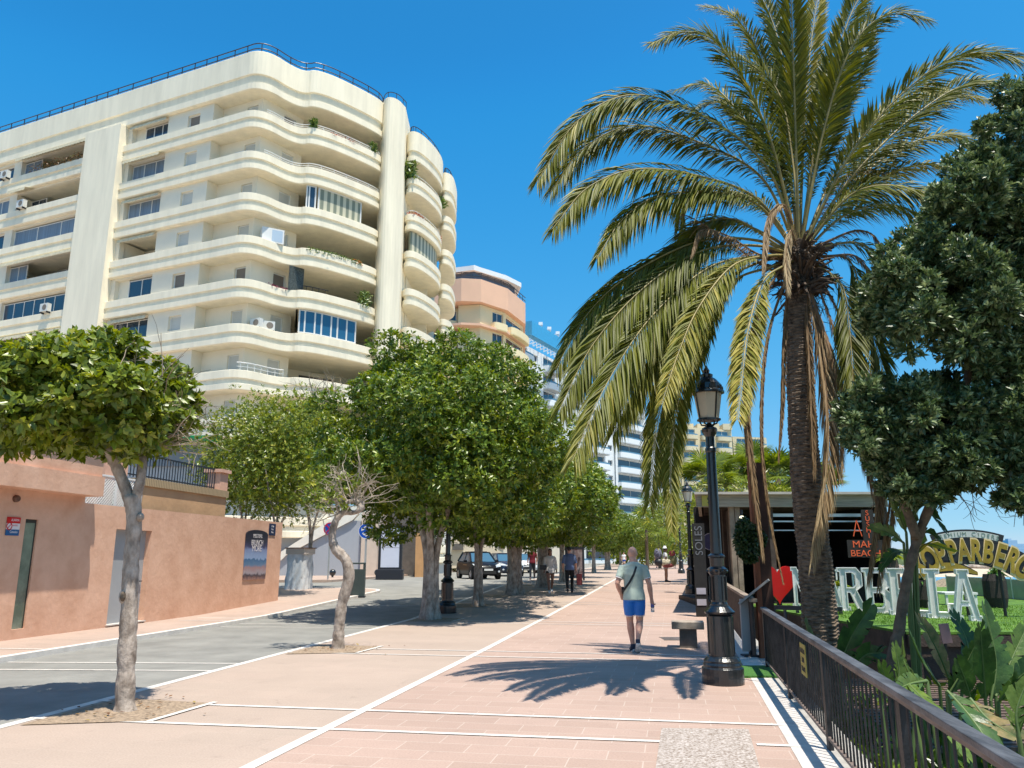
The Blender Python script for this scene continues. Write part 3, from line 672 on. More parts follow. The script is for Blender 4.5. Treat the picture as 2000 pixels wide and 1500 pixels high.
# ornamental dark screen on the fifth level
mb = MB(); q = OUTD[icc]; M = face_matrix((q.x+.1, q.y+.25, ZT[4]+.85), .7, -.7); mb.box((-.55, -.85, 0), (.55, .85, .04), M); mb.build('lattice_screen', mat('lattice_dark', (.012, .015, .015), .5, var=.9, vscale=14, c2=(.10, .12, .11)), apt)
mb = MB(); Q = offs(OUTD, .5)[icc+2:i_t0+6]; mb.tube([(q.x, q.y, ZT[4]+.45) for q in Q], .03, 4, False); [mb.beam((q.x, q.y, ZT[4]-.3), (q.x, q.y, ZT[4]+.45), .03, .03) for q in Q[::2]]; mb.build('handrail', m_dark, apt)
# balcony plants along the parapets
Q = offs(OUTD, .15); print('idx', ic, icc, i_t0, i_t1, len(OUTD))
plant_strip(apt, Q[icc+8:icc+18], ZT[0]-.1, 260, .12, .15, m_redfl); plant_strip(apt, Q[icc+3:i_t1], ZT[3]-.15, 1300, .22, .2)
plant_strip(apt, Q[i_t1-4:i_t1], ZT[3]-.1, 160, .2, .2, leafmat('orange_leaf', (.4, .12, .02), (.5, .2, .03), (.2, .22, .05))); plant_strip(apt, Q[max(ic+3, icc-6):icc], ZT[4]-.1, 200, .2, .15, mat('magenta_flowers', (.2, .02, .06), .7, var=.5, vscale=8))
def bushy(parent, p, h, r, n=260, name='potted_plant', L=.3, m=None):
    O = np.array([[p[0], p[1], p[2]]])+rng.normal(size=(n, 3))*[r*.4, r*.4, 0]+np.c_[np.zeros(n), np.zeros(n), rng.uniform(0, h, n)]
    D = unit(n, rng); D[:, 2] = np.abs(D[:, 2])+.2; me = leaf_mesh(name, O, D, unit(n, rng), np.full(n, L), np.full(n, L*.3), rng.uniform(.2, 1, n)); me.materials.append(m or m_planter)
    o = bpy.data.objects.new(name, me); col.objects.link(o); link(o, parent)
    return o
for i, z in ((icc+3, ZT[0]), (i_t1+2, ZT[0])): bushy(apt, (*Q[i], z-.1), .75, .25)
bushy(apt, (*Q[i_t1+1], ZT[4]-.3), 1.2, .5, 320)
# ---------------- tower column between the wings and the second wing
mb = MB(); tw = [Vector((*p, 0)) for p in [(-10.1, 54.6), (-9.55, 53.2), (-8.7, 53.5), (-8.25, 54.7), (-8.3, 58), (-10, 58)]]; tp = [(p.x, p.y) for p in chaikin(tw[:4], 2)]+[(-8.3, 58), (-10, 58)]
mb.prism(tp, 0, zat(102)+.15); mb.build('stair_tower', m_cream, apt)
mb = MB(); mb.tube([(p[0], p[1]+.2, zat(102)+.7) for p in tp[:-2]], .035, 5, False); [mb.beam((p[0], p[1]+.2, zat(102)+.1), (p[0], p[1]+.2, zat(102)+.72), .04, .04) for p in tp[::3]]; mb.build('roof_railing', m_dark, apt)
def PTh(px, py, z): return PZ(px, py, z)
W2 = outline([(-8.4, 57.5), (-8.25, 55.4), (-7.2, 55.35), (-5.9, 58.6), (-5.75, 61), (-6.4, 62.5)], 3)
W3 = outline([(-6.2, 62.4), (-5.9, 60.6), (-5.2, 60.9), (-4.9, 62.2), (-4.9, 66), (-6.5, 68)], 3)
for (P, inn, dz, zt_) in ((W2, [(-8.4, 64)], -.9, zat(102)), (W3, [(-8, 66)], -1.6, zat(102)-1.8)):
    for k in range(0, 10):
        z = ZT[k]+dz; mb = MB(); band(mb, P, z, BP); slab(mb, offs(P, .12), inn, z-1.26, z-1.06); mb.build('balcony_band', m_cream, apt, fixn=False)
    mb = MB(); zz = ZT[0]+dz+PERIOD+.9; band(mb, P, zz, [(0, 0), (1.6, 0), (1.65, .12), (2.0, .15), (2.05, .02), (2.45, .02), (2.5, .1)]); slab(mb, offs(P, .12), inn, zz-2.48, zz-1); mb.build('roof_fascia', m_cream, apt, fixn=False)
    mb = MB(); Q2 = offs(P, .25); mb.tube([(q.x, q.y, zz+.55) for q in Q2], .035, 5, False); [mb.beam((q.x, q.y, zz-.02), (q.x, q.y, zz+.56), .04, .04) for q in Q2[::3]]; mb.build('roof_railing', m_dark, apt)
mb = MB(); mb.obox((-8.35, 57.5), (-8.2, 61), .3, 0, zat(102)-2); mb.obox((-8.4, 60.6), (-6.9, 60.6), .3, 0, ZT[0]+3); mb.obox((-7.2, 60.6), (-7.0, 66), .3, 0, ZT[0]+3); mb.build('wall', m_creamin, apt)
Qw = dens(W2); 
for k, s in ((0, 0), (1, 0)):
    mb = MB(); q2 = offs(Qw, .14)[4:]; z = ZT[k]-.9; mb.tube([(q.x, q.y, z+.3) for q in q2], .035, 5, False); [mb.beam((q.x, q.y, z), (q.x, q.y, z+.3), .03, .03) for q in q2[::4]]; mb.build('handrail', m_whitef, apt)
Q2 = offs(Qw, .15)
bushy(apt, (*Q2[8], ZT[0]-1.1), 1.4, .5, 420, L=.5); bushy(apt, (*Q2[-9], ZT[0]-1.1), .8, .4, 200, L=.45); plant_strip(apt, Q2[8:16], ZT[1]-1.0, 220, .25, .15, m_redfl); plant_strip(apt, Q2[-12:-6], ZT[1]-1.0, 120, .25, .15, m_redfl); plant_strip(apt, Q2[6:13], ZT[5]-1.0, 200, .25, .15, m_redfl)
mb = MB(); q2 = offs(Qw, .35)[6:-8]; z = ZT[2]-.9; mb.grid([[(q.x, q.y, z) for q in q2], [(q.x, q.y, z+1.7) for q in q2]]); mb.build('striped_screen', m_stripe, apt, fixn=False)
# interior core so that no light leaks through
mb = MB(); mb.obox(WA+dL*(-18)-nL*3.2, WA+dL*9-nL*3.2, .3, 0, ZT[0]+2.9); mb.build('core_wall', m_creamin, apt)
# podium under the block
mb = MB(); mb.prism([(-60, 66), (-28, 52.6), (-17, 48.4), (-15, 51), (-8.5, 56), (-5, 62), (-5, 70), (-60, 80)], 0, ZT[8]-2)
mb.build('podium', mat('podium_render', (.62, .60, .55), .85, var=.05), apt)
# ================================================================== OTHER BUILDINGS
m_peach = mat('peach_render', (.76, .47, .32), .8, var=.05, vscale=.3)
m_yel = mat('yellow_render', (.80, .68, .42), .8, var=.05, vscale=.3)
m_wht = mat('white_render', (.72, .76, .78), .8, var=.04, vscale=.2)
m_sand2 = mat('sand_render', (.62, .54, .36), .8, var=.06, vscale=.2)
m_bluegl = glassmat('balcony_glass', (.08, .2, .3), .1)
m_blue = mat('blue_paint', (.05, .34, .62), .5, var=.1)
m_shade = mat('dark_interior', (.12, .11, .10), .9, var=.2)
def block(th, A, B, depth, z0, z1, nfl, bays, wallm, bandm, bal=1.2, bh=1.0, wing=None, glassband=False, wm=None):
    """a storeyed wing: wall with window openings, slabs with curved balcony fronts, side walls"""
    A = Vector(A); B = Vector(B); L = (B-A).length; d = (B-A)/L; n = Vector((d.y, -d.x)); fh = (z1-z0)/nfl
    mb = MB(); q = [A-n*.3, B-n*.3, B-n*depth, A-n*depth]; mb.prism([(v.x, v.y) for v in q], z0-2, z1+.1); core = mb.build('wall', wallm, th)
    for f in range(nfl):
        z = z0+f*fh; mb = MB()
        holes = []
        for (s0, s1, kind) in bays:
            if kind == 'b':                                 # balcony with rounded front
                P = [A+d*(s0*L)+n*.0, A+d*(s0*L)+n*bal, A+d*(s1*L)+n*bal, A+d*(s1*L)+n*.0]
                P = outline([(p.x, p.y) for p in P], 2)
                m2 = MB(); pr = [(0, .02), (0, 0), (bh, 0), (bh+.05, .05)]; band(m2, P, z+bh-.15, [(0, .0), (bh, 0), (bh+.12, .06)], .15); slab(m2, P, [], z-.3, z-.12)
                o = m2.build('balcony', bandm, th, fixn=False)
                holes.append((s0*L+.25, s1*L-.25, z+.0, z+fh-.45))
                if glassband:
                    m3 = MB(); Q = offs(P, .05); m3.grid([[(q.x, q.y, z+bh-.15) for q in Q], [(q.x, q.y, z+bh+.15) for q in Q]]); m3.build('glass_rail', m_bluegl, o, fixn=False)
            elif kind == 'w': holes.append((s0*L, s1*L, z+.9, z+2.1))
        m4 = MB(); wall_holes(m4, A, B, z-.05, z+fh-.05, holes, .28); m4.build('facade_wall', wallm, th, fixn=False)
        for h in holes:
            tall = h[2] < z+.5; window(th, A, d, n, h[0]+.02, h[1]-.02, h[2], h[3], .2, 2 if h[1]-h[0] > 1.5 else 1, wm or m_glass, .09, name='balcony_door' if tall else 'window')
    return A, d, n
# peach and yellow block beyond the cream one
pk = thing('apartment_building', (5, 112, 0), 'peach and yellow apartment block with a glazed penthouse just beyond the cream one', 'apartment building')
Yp = 106; a = PY(862, 640, Yp); b = PY(938, 640, Yp-1.5); c = PY(985, 640, Yp+2); e = PY(1021, 640, Yp+9)
zt_ = PY(900, 562, Yp).z; z0_ = zt_-3.05*13
block(pk, (a.x-4, a.y+.5), (PY(896, 640, Yp).x, Yp), 10, z0_, zt_-3, 12, [(.35, .98, 'b')], m_yel, m_yel, 1.3)
block(pk, (PY(896, 640, Yp).x, Yp-1.2), (b.x, b.y-.2), 10, z0_, zt_-3, 12, [], m_yel, m_yel)
block(pk, (b.x, b.y-.2), (c.x, c.y), 10, z0_, zt_-3, 12, [(.45, 1.0, 'b')], m_yel, m_yel, 1.0)
block(pk, (c.x, c.y), (e.x, e.y), 10, z0_, zt_-3, 12, [(.05, .98, 'b')], m_yel, m_yel, 1.5)
mb = MB(); pl = [(a.x-4, a.y-.2), (b.x-2.6, b.y-1.6), (b.x+.1, b.y-1.2), (c.x+.5, c.y-.8), (e.x+.4, e.y-1), (e.x+.4, e.y+8), (a.x-4, a.y+12)]
mb.prism(pl, zt_-3.0, zt_+.3); [mb.prism([(x*.999+.0, y+.05) for x, y in pl], zt_-3.0-3.05*k-.35, zt_-3.0-3.05*k-.02) for k in (1,)]
mb.build('parapet', m_peach, pk)
mb = MB(); mb.prism([(a.x-2, a.y+2), (b.x-1, b.y+.8), (c.x-.2, c.y+1.5), (c.x+1.5, c.y+4), (c.x+1, c.y+9), (a.x, a.y+9)], zt_+.3, zt_+2.2); mb.build('penthouse', glassmat('penthouse_glass', (.06, .07, .09), .1), pk)
mb = MB(); mb.prism([(a.x-3, a.y+1.2), (b.x-1, b.y+.2), (c.x+.3, c.y+.8), (c.x+2.5, c.y+4), (c.x+1.6, c.y+10), (a.x-1, a.y+10)], zt_+2.2, zt_+2.9); mb.prism([(a.x-1, a.y+2.2), (b.x-1, b.y+1.4), (c.x-.6, c.y+2), (c.x+1, c.y+5), (c.x, c.y+9), (a.x, a.y+9)], zt_+2.9, zt_+3.4); mb.build('roof', m_wht, pk)
mb = MB()
for z in (zt_+.75, zt_+1.3): mb.tube([(x, y+.3, z) for x, y in pl[:5]], .06, 4, False)
for i in range(4):
    p, q = Vector(pl[i]), Vector(pl[i+1]); n_ = int((q-p).length/1.2)
    for j in range(n_): r_ = p.lerp(q, j/n_); mb.beam((r_.x, r_.y+.3, zt_+.2), (r_.x, r_.y+.3, zt_+1.3), .07, .07)
mb.build('roof_railing', m_dark, pk)
# white tower block along the street
wt = thing('apartment_building', (14, 150, 0), 'long white tower block with blue roof band and stepped balconies', 'apartment building')
ztw = PY(1035, 672, 128).z; z0w = ztw-3.05*13
A = (PY(1024, 700, 126).x-2, 124); p1 = PY(1150, 800, 150); p2 = PY(1206, 800, 158); p3 = PY(1258, 800, 168); p4 = PY(1296, 800, 178)
block(wt, A, (p1.x-1.5, p1.y), 12, z0w, ztw, 13, [(.02, .2, 'b'), (.27, .33, 'w'), (.4, .58, 'b'), (.64, .7, 'w'), (.78, .98, 'b')], m_wht, m_wht, 1.6, glassband=True)
block(wt, (p1.x-1.5, p1.y), (p2.x-.8, p2.y), 12, z0w, ztw-3.05*2, 11, [(.05, .68, 'b'), (.78, .92, 'w')], m_wht, m_wht, 2.0, glassband=True)
block(wt, (p2.x-.8, p2.y-.6), (p3.x, p3.y-1), 12, z0w, ztw-3.05*1, 12, [(.06, .86, 'b')], m_wht, m_wht, 1.3, glassband=True)
block(wt, (p3.x, p3.y-.6), (p4.x, p4.y), 12, z0w, ztw-3.05*4, 9, [(.1, .22, 'w'), (.4, .95, 'b')], m_wht, m_wht, 1.5, glassband=True)
Am = Vector(A).lerp(Vector((p1.x-1.5, p1.y)), .62); mb = MB(); mb.obox(A, Am, 1.2, ztw+.0, ztw+2.4, -3.0); mb.build('roof_band', m_blue, wt)
mb = MB()
for i in range(5):
    q = Vector(A).lerp(Vector((p1.x, p1.y)), (i+.5)/9); 
    if i in (0, 2, 3, 4): mb.box((q.x-1, q.y-2.2+3, ztw+2.6), (q.x+1, q.y+3, ztw+4.6)); mb.box((q.x-1.2, q.y+.7, ztw+4.6), (q.x-.5, q.y+3.1, ztw+5.1)); mb.box((q.x+.5, q.y+.7, ztw+4.6), (q.x+1.2, q.y+3.1, ztw+5.1))
mb.build('chimney', m_wht, wt)
mb = MB()
for i in range(20):
    q = Vector(A).lerp(Vector((p1.x-1.5, p1.y)), i/20); mb.beam((q.x+.2, q.y-1.2, ztw+1.7), (q.x-1.5, q.y+1.5, ztw+1.9), .12, .2); mb.beam((q.x+.2, q.y-1.1, ztw), (q.x+.2, q.y-1.1, ztw+1.7), .12, .12)
mb.build('pergola', m_wht, wt)
mb = MB(); zz = ztw-3.05*2; mb.tube([(p1.x, p1.y-1, zz+1.1), (p2.x, p2.y-1, zz+1.1), (p3.x, p3.y-1, zz+4.2)], .06, 4, False)
for i in range(16): q = Vector((p1.x, p1.y)).lerp(Vector((p2.x, p2.y)), i/16); mb.beam((q.x, q.y-1, zz), (q.x, q.y-1, zz+1.1), .06, .06)
mb.build('roof_railing', m_blue, wt)
# sand-coloured blocks beyond
sb = thing('apartment_building', (52, 215, 0), 'sand coloured apartment block with glazed balconies above the bar roof', 'apartment building')
a = PY(1330, 900, 200); b = PY(1432, 900, 206); z1_ = PY(1410, 838, 204).z; block(sb, (a.x, a.y), (b.x, b.y), 14, z1_-3*10, z1_, 10, [(.05, .3, 'b'), (.38, .6, 'b'), (.68, .95, 'b')], m_sand2, m_sand2, 1.6, glassband=True, wm=m_bluegl)
mb = MB(); [mb.box((b.x-3.4*i-2.4, b.y-1, z1_), (b.x-3.4*i, b.y+6, z1_+1.6)) for i in range(4)]; mb.build('roof_battlement', m_sand2, sb)
sb = thing('apartment_building', (64, 225, 0), 'lower sand coloured apartment block with flat roof behind the palms', 'apartment building')
a = PY(1434, 900, 212); b = PY(1500, 900, 214); z1_ = PY(1460, 853, 212).z; block(sb, (a.x, a.y), (b.x, b.y), 14, z1_-3*9, z1_, 9, [(.08, .45, 'b'), (.55, .95, 'b')], m_sand2, m_sand2, 1.4, glassband=True, wm=m_bluegl)
ct = thing('tower_block', (1270, 2000, 0), 'pale distant high rise far along the bay', 'tower block')
a = PY(1972, 1080, 1500); b = PY(1990, 1080, 1500); 
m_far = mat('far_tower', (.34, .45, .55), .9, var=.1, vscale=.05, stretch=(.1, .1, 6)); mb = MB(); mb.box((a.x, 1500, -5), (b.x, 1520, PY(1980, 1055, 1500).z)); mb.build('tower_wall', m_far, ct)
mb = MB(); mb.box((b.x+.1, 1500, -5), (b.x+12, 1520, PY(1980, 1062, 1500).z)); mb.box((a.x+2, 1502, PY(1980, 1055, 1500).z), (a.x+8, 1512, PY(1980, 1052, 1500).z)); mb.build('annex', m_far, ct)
# far low hills of the bay and the town behind the trees
mb = MB(); mb.grid([[(-60+i*40, 420, -2), (-60+i*40, 430, 5+2.5*math.sin(i*1.3)), (-60+i*40, 470, 6)] for i in range(9)])
struct(mb, 'hill', mat('far_green', (.06, .09, .03), .9, var=.5, vscale=.15))
# pavilion with a green eave behind the garden wall
pv = thing('pavilion', (-14, 33, 0), 'grey walled pavilion with a green tiled eave behind the iron railing', 'building')
Pp = lambda px, py: PY(px, py, 32.0)
a = Pp(255, 960); b = Pp(415, 960); zt_ = Pp(400, 878).z
mb = MB(); mb.box((a.x-4, 32, 0), (b.x, 33.2, zt_+.2)); mb.build('wall', mat('pavilion_wall', (.46, .49, .5), .85, var=.08), pv)
mb = MB(); mb.add([(a.x-.5, 31.3, zt_+.25), (b.x+.4, 31.3, zt_+.35), (b.x+.4, 31.3, zt_+.5), (a.x-.5, 31.3, zt_+.4), (a.x-.5, 34, zt_+.9), (b.x+.4, 34, zt_+.9)], [(0, 1, 2, 3), (3, 2, 5, 4)]); mb.obox((a.x-.5, 31.25), (b.x+.4, 31.25), .12, zt_+.2, zt_+.42); mb.build('roof', mat('green_eave', (.01, .22, .07), .5, var=.15), pv)
mb = MB(); mb.box((a.x, 31.9, zt_-.7), (b.x, 31.98, zt_-.1)); mb.build('fascia_board', mat('grey_fascia', (.25, .29, .33), .7, var=.05), pv)
# white podium house with ramps across the side street
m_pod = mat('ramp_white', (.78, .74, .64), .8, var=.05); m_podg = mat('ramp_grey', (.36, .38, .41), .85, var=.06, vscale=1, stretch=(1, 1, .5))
rh = thing('ramp_wall', (-14, 48, 0), 'white stepped building base with a diagonal ramp parapet behind the bollards', 'ramp building')
Yr = 49.5; P_ = lambda px, py, Y=Yr: PY(px, py, Y)
mb = MB(); a = P_(430, 1100); b = P_(732, 1100); mb.box((a.x, Yr+2, 0), (b.x, Yr+8, P_(600, 985).z)); mb.build('upper_wall', m_pod, rh)
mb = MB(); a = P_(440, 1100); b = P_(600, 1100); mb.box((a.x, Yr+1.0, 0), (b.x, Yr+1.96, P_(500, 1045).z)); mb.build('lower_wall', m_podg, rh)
def slant(pts, Y, th):
    q = [P_(x, y, Y) for x, y in pts]; n = len(q); V = [(p.x, p.y, p.z) for p in q]+[(p.x, p.y+th, p.z) for p in q]
    return V, [tuple(range(n)), tuple(range(2*n-1, n-1, -1))]+[(i, n+i, n+(i+1) % n, (i+1) % n) for i in range(n)]
mb = MB(); mb.add(*slant([(548, 1095), (548, 1078), (665, 1003), (700, 1003), (688, 1016), (560, 1083)], Yr, .5)); mb.build('ramp_parapet', m_pod, rh)
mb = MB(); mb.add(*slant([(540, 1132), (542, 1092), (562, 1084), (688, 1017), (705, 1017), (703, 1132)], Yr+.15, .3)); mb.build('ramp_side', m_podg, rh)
mb = MB(); a = P_(703, 1130); b = P_(735, 1130); mb.box((a.x, Yr-.1, 0), (b.x, Yr+4, P_(700, 1000).z)); mb.build('pier', mat('pier_beige', (.62, .50, .40), .85, var=.06), rh)
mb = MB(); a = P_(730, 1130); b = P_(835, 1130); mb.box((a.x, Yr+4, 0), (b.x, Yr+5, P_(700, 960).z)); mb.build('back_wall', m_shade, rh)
mb = MB(); a = P_(806, 1130); b = P_(826, 1130); mb.box((a.x, Yr+1, 0), (b.x, Yr+4, P_(700, 1040).z)); mb.build('orange_pier', mat('orange_pier', (.55, .30, .13), .8, var=.08), rh)
lh = thing('house', (-6, 68, 0), 'low cream house with sloping white walls behind the parked cars', 'house')
Yh = 66
mb = MB(); a = P_(826, 1100, Yh); b = P_(1110, 1100, Yh); mb.box((a.x, Yh+2, -1), (b.x, Yh+3, P_(900, 1046, Yh).z)); mb.build('wall', m_pod, lh)
mb = MB(); V, Fq = [], []; q = [P_(x, y, Yh) for x, y in [(880, 1092), (880, 1050), (935, 1050), (990, 1085), (1050, 1092), (1050, 1105), (880, 1110)]]; mb.add([(p.x, p.y, p.z) for p in q]+[(p.x, p.y+1, p.z) for p in q], [tuple(range(7)), tuple(range(13, 6, -1))]+[(i, 7+i, 7+(i+1) % 7, (i+1) % 7) for i in range(7)]); mb.build('sloping_wall', mat('house_yellow', (.70, .60, .45), .85, var=.05), lh)
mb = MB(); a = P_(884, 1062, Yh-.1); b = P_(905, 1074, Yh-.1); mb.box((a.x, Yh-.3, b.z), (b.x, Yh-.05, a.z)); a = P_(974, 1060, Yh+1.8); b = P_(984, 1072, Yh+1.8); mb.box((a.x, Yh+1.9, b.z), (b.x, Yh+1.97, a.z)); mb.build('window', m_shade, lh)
# ================================================================== SALMON GARDEN WALL
m_salm = mat('salmon_render', (.64, .36, .235), .9, var=.10, vscale=1.6, bump=.4, bscale=8, c2=(.70, .43, .30))
m_salp = mat('salmon_cap', (.66, .39, .28), .85, var=.06, bump=.2, bscale=10)
m_brick = bpy.data.materials.new('coping_brick'); m_brick.use_nodes = True; nt = m_brick.node_tree; g = nt.nodes.new('ShaderNodeNewGeometry'); wv = nt.nodes.new('ShaderNodeTexWave'); wv.bands_direction = 'Y'; wv.inputs['Scale'].default_value = 4.2; wv.inputs['Distortion'].default_value = .6; wv.inputs['Detail'].default_value = 2
cr_ = nt.nodes.new('ShaderNodeValToRGB'); cr_.color_ramp.elements[0].color = (.17, .13, .07, 1); cr_.color_ramp.elements[1].color = (.42, .31, .18, 1); cr_.color_ramp.elements[1].position = .4
nt.links.new(g.outputs['Position'], wv.inputs[0]); nt.links.new(wv.outputs['Fac'], cr_.inputs[0]); nt.links.new(cr_.outputs[0], nt.nodes['Principled BSDF'].inputs['Base Color']); nt.nodes['Principled BSDF'].inputs['Roughness'].default_value = .9
GA = Vector((-9.64, 15.47)); GD = Vector((.156, .988)).normalized(); GN = Vector((GD.y, -GD.x))       # along the wall, out of it
def gs(px, py): p = PP(px, py, GA, GA+GD); return (Vector((p.x, p.y))-GA).dot(GD), p.z
def gpt(s, o=0, z=0): v = GA+GD*s+GN*o; return Vector((v.x, v.y, z))
def gbox(mb, s0, s1, o0, o1, z0, z1):
    P = [gpt(s0, o0, z0), gpt(s1, o0, z0), gpt(s1, o1, z0), gpt(s0, o1, z0)]; P += [p+Vector((0, 0, z1-z0)) for p in P]
    return mb.add(P, [(0,3,2,1),(4,5,6,7),(0,1,5,4),(1,2,6,5),(2,3,7,6),(3,0,4,7)])
sEnd = gs(547, 1100)[0]; zW = 2.78; zS = gs(100, 963)[1]; sO = gs(185, 950)[0]-.25
gw = thing('garden_wall', gpt(4, 0, 0), 'salmon rendered garden wall with grey door and tall narrow window', 'wall')
d0, dz1 = gs(228, 1030); d1, _ = gs(297, 1035); w0, wz1 = gs(38, 1015); w1, wz0 = gs(58, 1225); 
dzt = gs(260, 1035)[1]; w0 = gs(22, 1230)[0]; w1 = gs(75, 1015)[0]; wz0 = gs(40, 1228)[1]; wz1 = gs(60, 1014)[1]
print('wall s', sEnd, sO, d0, d1, dzt, w0, w1, wz0, wz1)
sBeg = -12
mb = MB(); A_ = gpt(sBeg); B_ = gpt(sEnd)
wall_holes(mb, (A_.x, A_.y), (B_.x, B_.y), -.05, zW, [(w0-sBeg, w1-sBeg, wz0, wz1), (d0-sBeg, d1-sBeg, .1, dzt)], .22)
gbox(mb, sBeg, sEnd, -.34, -.22, -.05, zW); gbox(mb, sEnd, sEnd+.01, -.34, 0, -.05, zW-.001); 
n_ = 24; mb.grid([[gpt(sBeg+(sEnd-sBeg)*i/n_, .0, zW), gpt(sBeg+(sEnd-sBeg)*i/n_, -.34, zW)] for i in range(n_+1)])
mb.build('masonry', m_salm, gw, fixn=False)
mb = MB(); gbox(mb, d0, d1, -.2, -.15, .12, dzt); dr = mb.build('door', mat('grey_door', (.33, .34, .35), .5, var=.06, vscale=1), gw)
mb = MB(); gbox(mb, d0-.03, d1+.03, -.15, .05, .1, .125); mb.build('threshold', m_white, gw)
mb = MB(); M = face_matrix(gpt(d1-.12, -.13, 1.05), GN.x, GN.y); mb.box((-.06, -.01, 0), (.06, .012, .04), M); mb.build('handle', m_dark, dr)
mb = MB(); gbox(mb, w0+.0, w1, -.06, -.045, wz0, wz1); wn_ = mb.build('window', mat('green_glass', (.22, .27, .20), .12, var=.5, vscale=1.2, spec=.9), gw)
mb = MB(); gbox(mb, w0, w0+.02, -.044, -.035, wz0, wz1); gbox(mb, w1-.02, w1, -.044, -.035, wz0, wz1); gbox(mb, w0+.02, w1-.02, -.044, -.035, wz1-.07, wz1); mb.build('frame', mat('dark_frame', (.03, .03, .025), .5, var=0), wn_)
# overhanging upper part, left
zU = gs(80, 890)[1]; up = .42
mb = MB(); z_s = gs(90, 965)[1]; 
gbox(mb, sBeg, sO, -.34, -.004, zW, zS+.01); gbox(mb, sBeg, sO, -.34, up, zS, zS+.42); gbox(mb, sBeg, sO-.02, -.34, up-.06, zS+.42, zS+1.02); mb.build('overhang', m_salm, gw)
mb = MB(); gbox(mb, sBeg, sO+.02, -.4, up+.02, zS+1.02, zS+1.24); mb.build('brick_coping', m_brick, gw)
mb = MB(); M = face_matrix(gpt(gs(30, 972)[0], .0, gs(30, 974)[1]), GN.x, GN.y); mb.lathe([(0, 0), (.07, 0), (.07, .05), (.05, .08), (0, .08)], n=14, cap=False)
me_ = mb; me_.v = [tuple(M @ Vector(p)) for p in mb.v]; me_.build('wall_lamp', mat('brown_lamp', (.12, .06, .04), .5, var=0), gw)
# upper set-back wall, pillars, lattice, iron railing
uw = thing('garden_terrace', gpt(8, -1, 2.7), 'upper garden parapet with brick coping, salmon pillar and black iron railing', 'terrace wall')
B0 = -.6
def bs(px, py): A2 = gpt(0, B0); B2 = gpt(1, B0); p = PP(px, py, (A2.x, A2.y), (B2.x, B2.y)); return (Vector((p.x, p.y))-Vector((A2.x, A2.y))).dot(GD), p.z
u0 = bs(280, 960)[0]; u1 = bs(441, 985)[0]; zc = bs(400, 966)[1]; zc1 = zc+.2
mb = MB(); gbox(mb, u0, u1, B0-.3, B0, 2.2, zc); mb.build('parapet', mat('ochre_render', (.52, .33, .18), .9, var=.1, vscale=1.3, bump=.4, bscale=6), uw)
mb = MB(); gbox(mb, u0-.1, u1+.04, B0-.34, B0+.05, zc, zc1); mb.build('brick_coping', m_brick, uw)
p0 = bs(412, 950)[0]; p1 = bs(444, 950)[0]; zp1 = bs(428, 922)[1]
mb = MB(); gbox(mb, p1-.48, p1-.02, B0-.42, B0+.02, zc1, zp1); mb.build('pillar', m_salp, uw); mb = MB(); gbox(mb, p1-.55, p1+.05, B0-.5, B0+.08, zp1, zp1+.1); mb.build('pillar_cap', m_salp, uw)
for (px, w) in ((238, .42), (213, .3)):
    s = bs(px, 930)[0]; mb = MB(); gbox(mb, s-w/2, s+w/2, B0-.42, B0, zc-.8, zc1+.75); mb.build('pillar', m_salp, uw); mb = MB(); gbox(mb, s-w/2-.06, s+w/2+.06, B0-.48, B0+.06, zc1+.75, zc1+.83); mb.build('pillar_cap', m_salp, uw)
mb = MB(); s = bs(170, 880)[0]; gbox(mb, s-.6, s+.5, B0-1.5, B0-1, 2, zc1+1.5); mb.build('chimney_wall', m_salp, uw)
r0 = bs(252, 930)[0]; r1 = p1-.5; mb = MB(); gbox(mb, r0, r1, B0-.18, B0-.14, zc1+.6, zc1+.64); gbox(mb, r0, r1, B0-.18, B0-.14, zc1+.05, zc1+.08); n_ = int((r1-r0)/.13)
for i in range(n_+1): gbox(mb, r0+(r1-r0)*i/n_-.009, r0+(r1-r0)*i/n_+.009, B0-.17, B0-.15, zc1, zc1+.64)
mb.build('iron_railing', m_dark, uw)
l0 = bs(150, 960)[0]; l1 = u0-.1; mb = MB(); zl0 = 2.7; zl1 = bs(240, 945)[1]; zl1 = zc+.12; gbox(mb, l0, l1, B0+.02, B0+.05, zl1-.04, zl1); 
for s in (l1-.05, l0+(l1-l0)*.55): gbox(mb, s-.04, s+.04, B0+.015, B0+.055, zl0, zl1)
k = .085; H_ = zl1-zl0; n_ = int((l1-l0+H_)/k)
for i in range(n_):
    for sg in (1, -1):
        a0 = l0+i*k-(H_ if sg > 0 else 0); a1 = a0+H_*sg if sg > 0 else a0-H_; q0, q1 = (a0, zl0), (a1, zl1)
        (x0, z0), (x1, z1) = q0, q1
        if x0 > x1: x0, z0, x1, z1 = x1, z1, x0, z0
        if x1 <= l0 or x0 >= l1: continue
        if x0 < l0: z0 += (z1-z0)*(l0-x0)/(x1-x0); x0 = l0
        if x1 > l1: z1 -= (z1-z0)*(x1-l1)/(x1-x0); x1 = l1
        mb.beam(gpt(x0, B0+.03+.004*sg, z0), gpt(x1, B0+.03+.004*sg, z1), .018, .012, up=(GN.x, GN.y, 0))
mb.build('lattice_panel', m_whitef, uw, fixn=False)
mb = MB(); gbox(mb, sBeg, sEnd, -3.5, -.34, 2.2, 2.6); struct(mb, 'terrace_ground', m_soil)
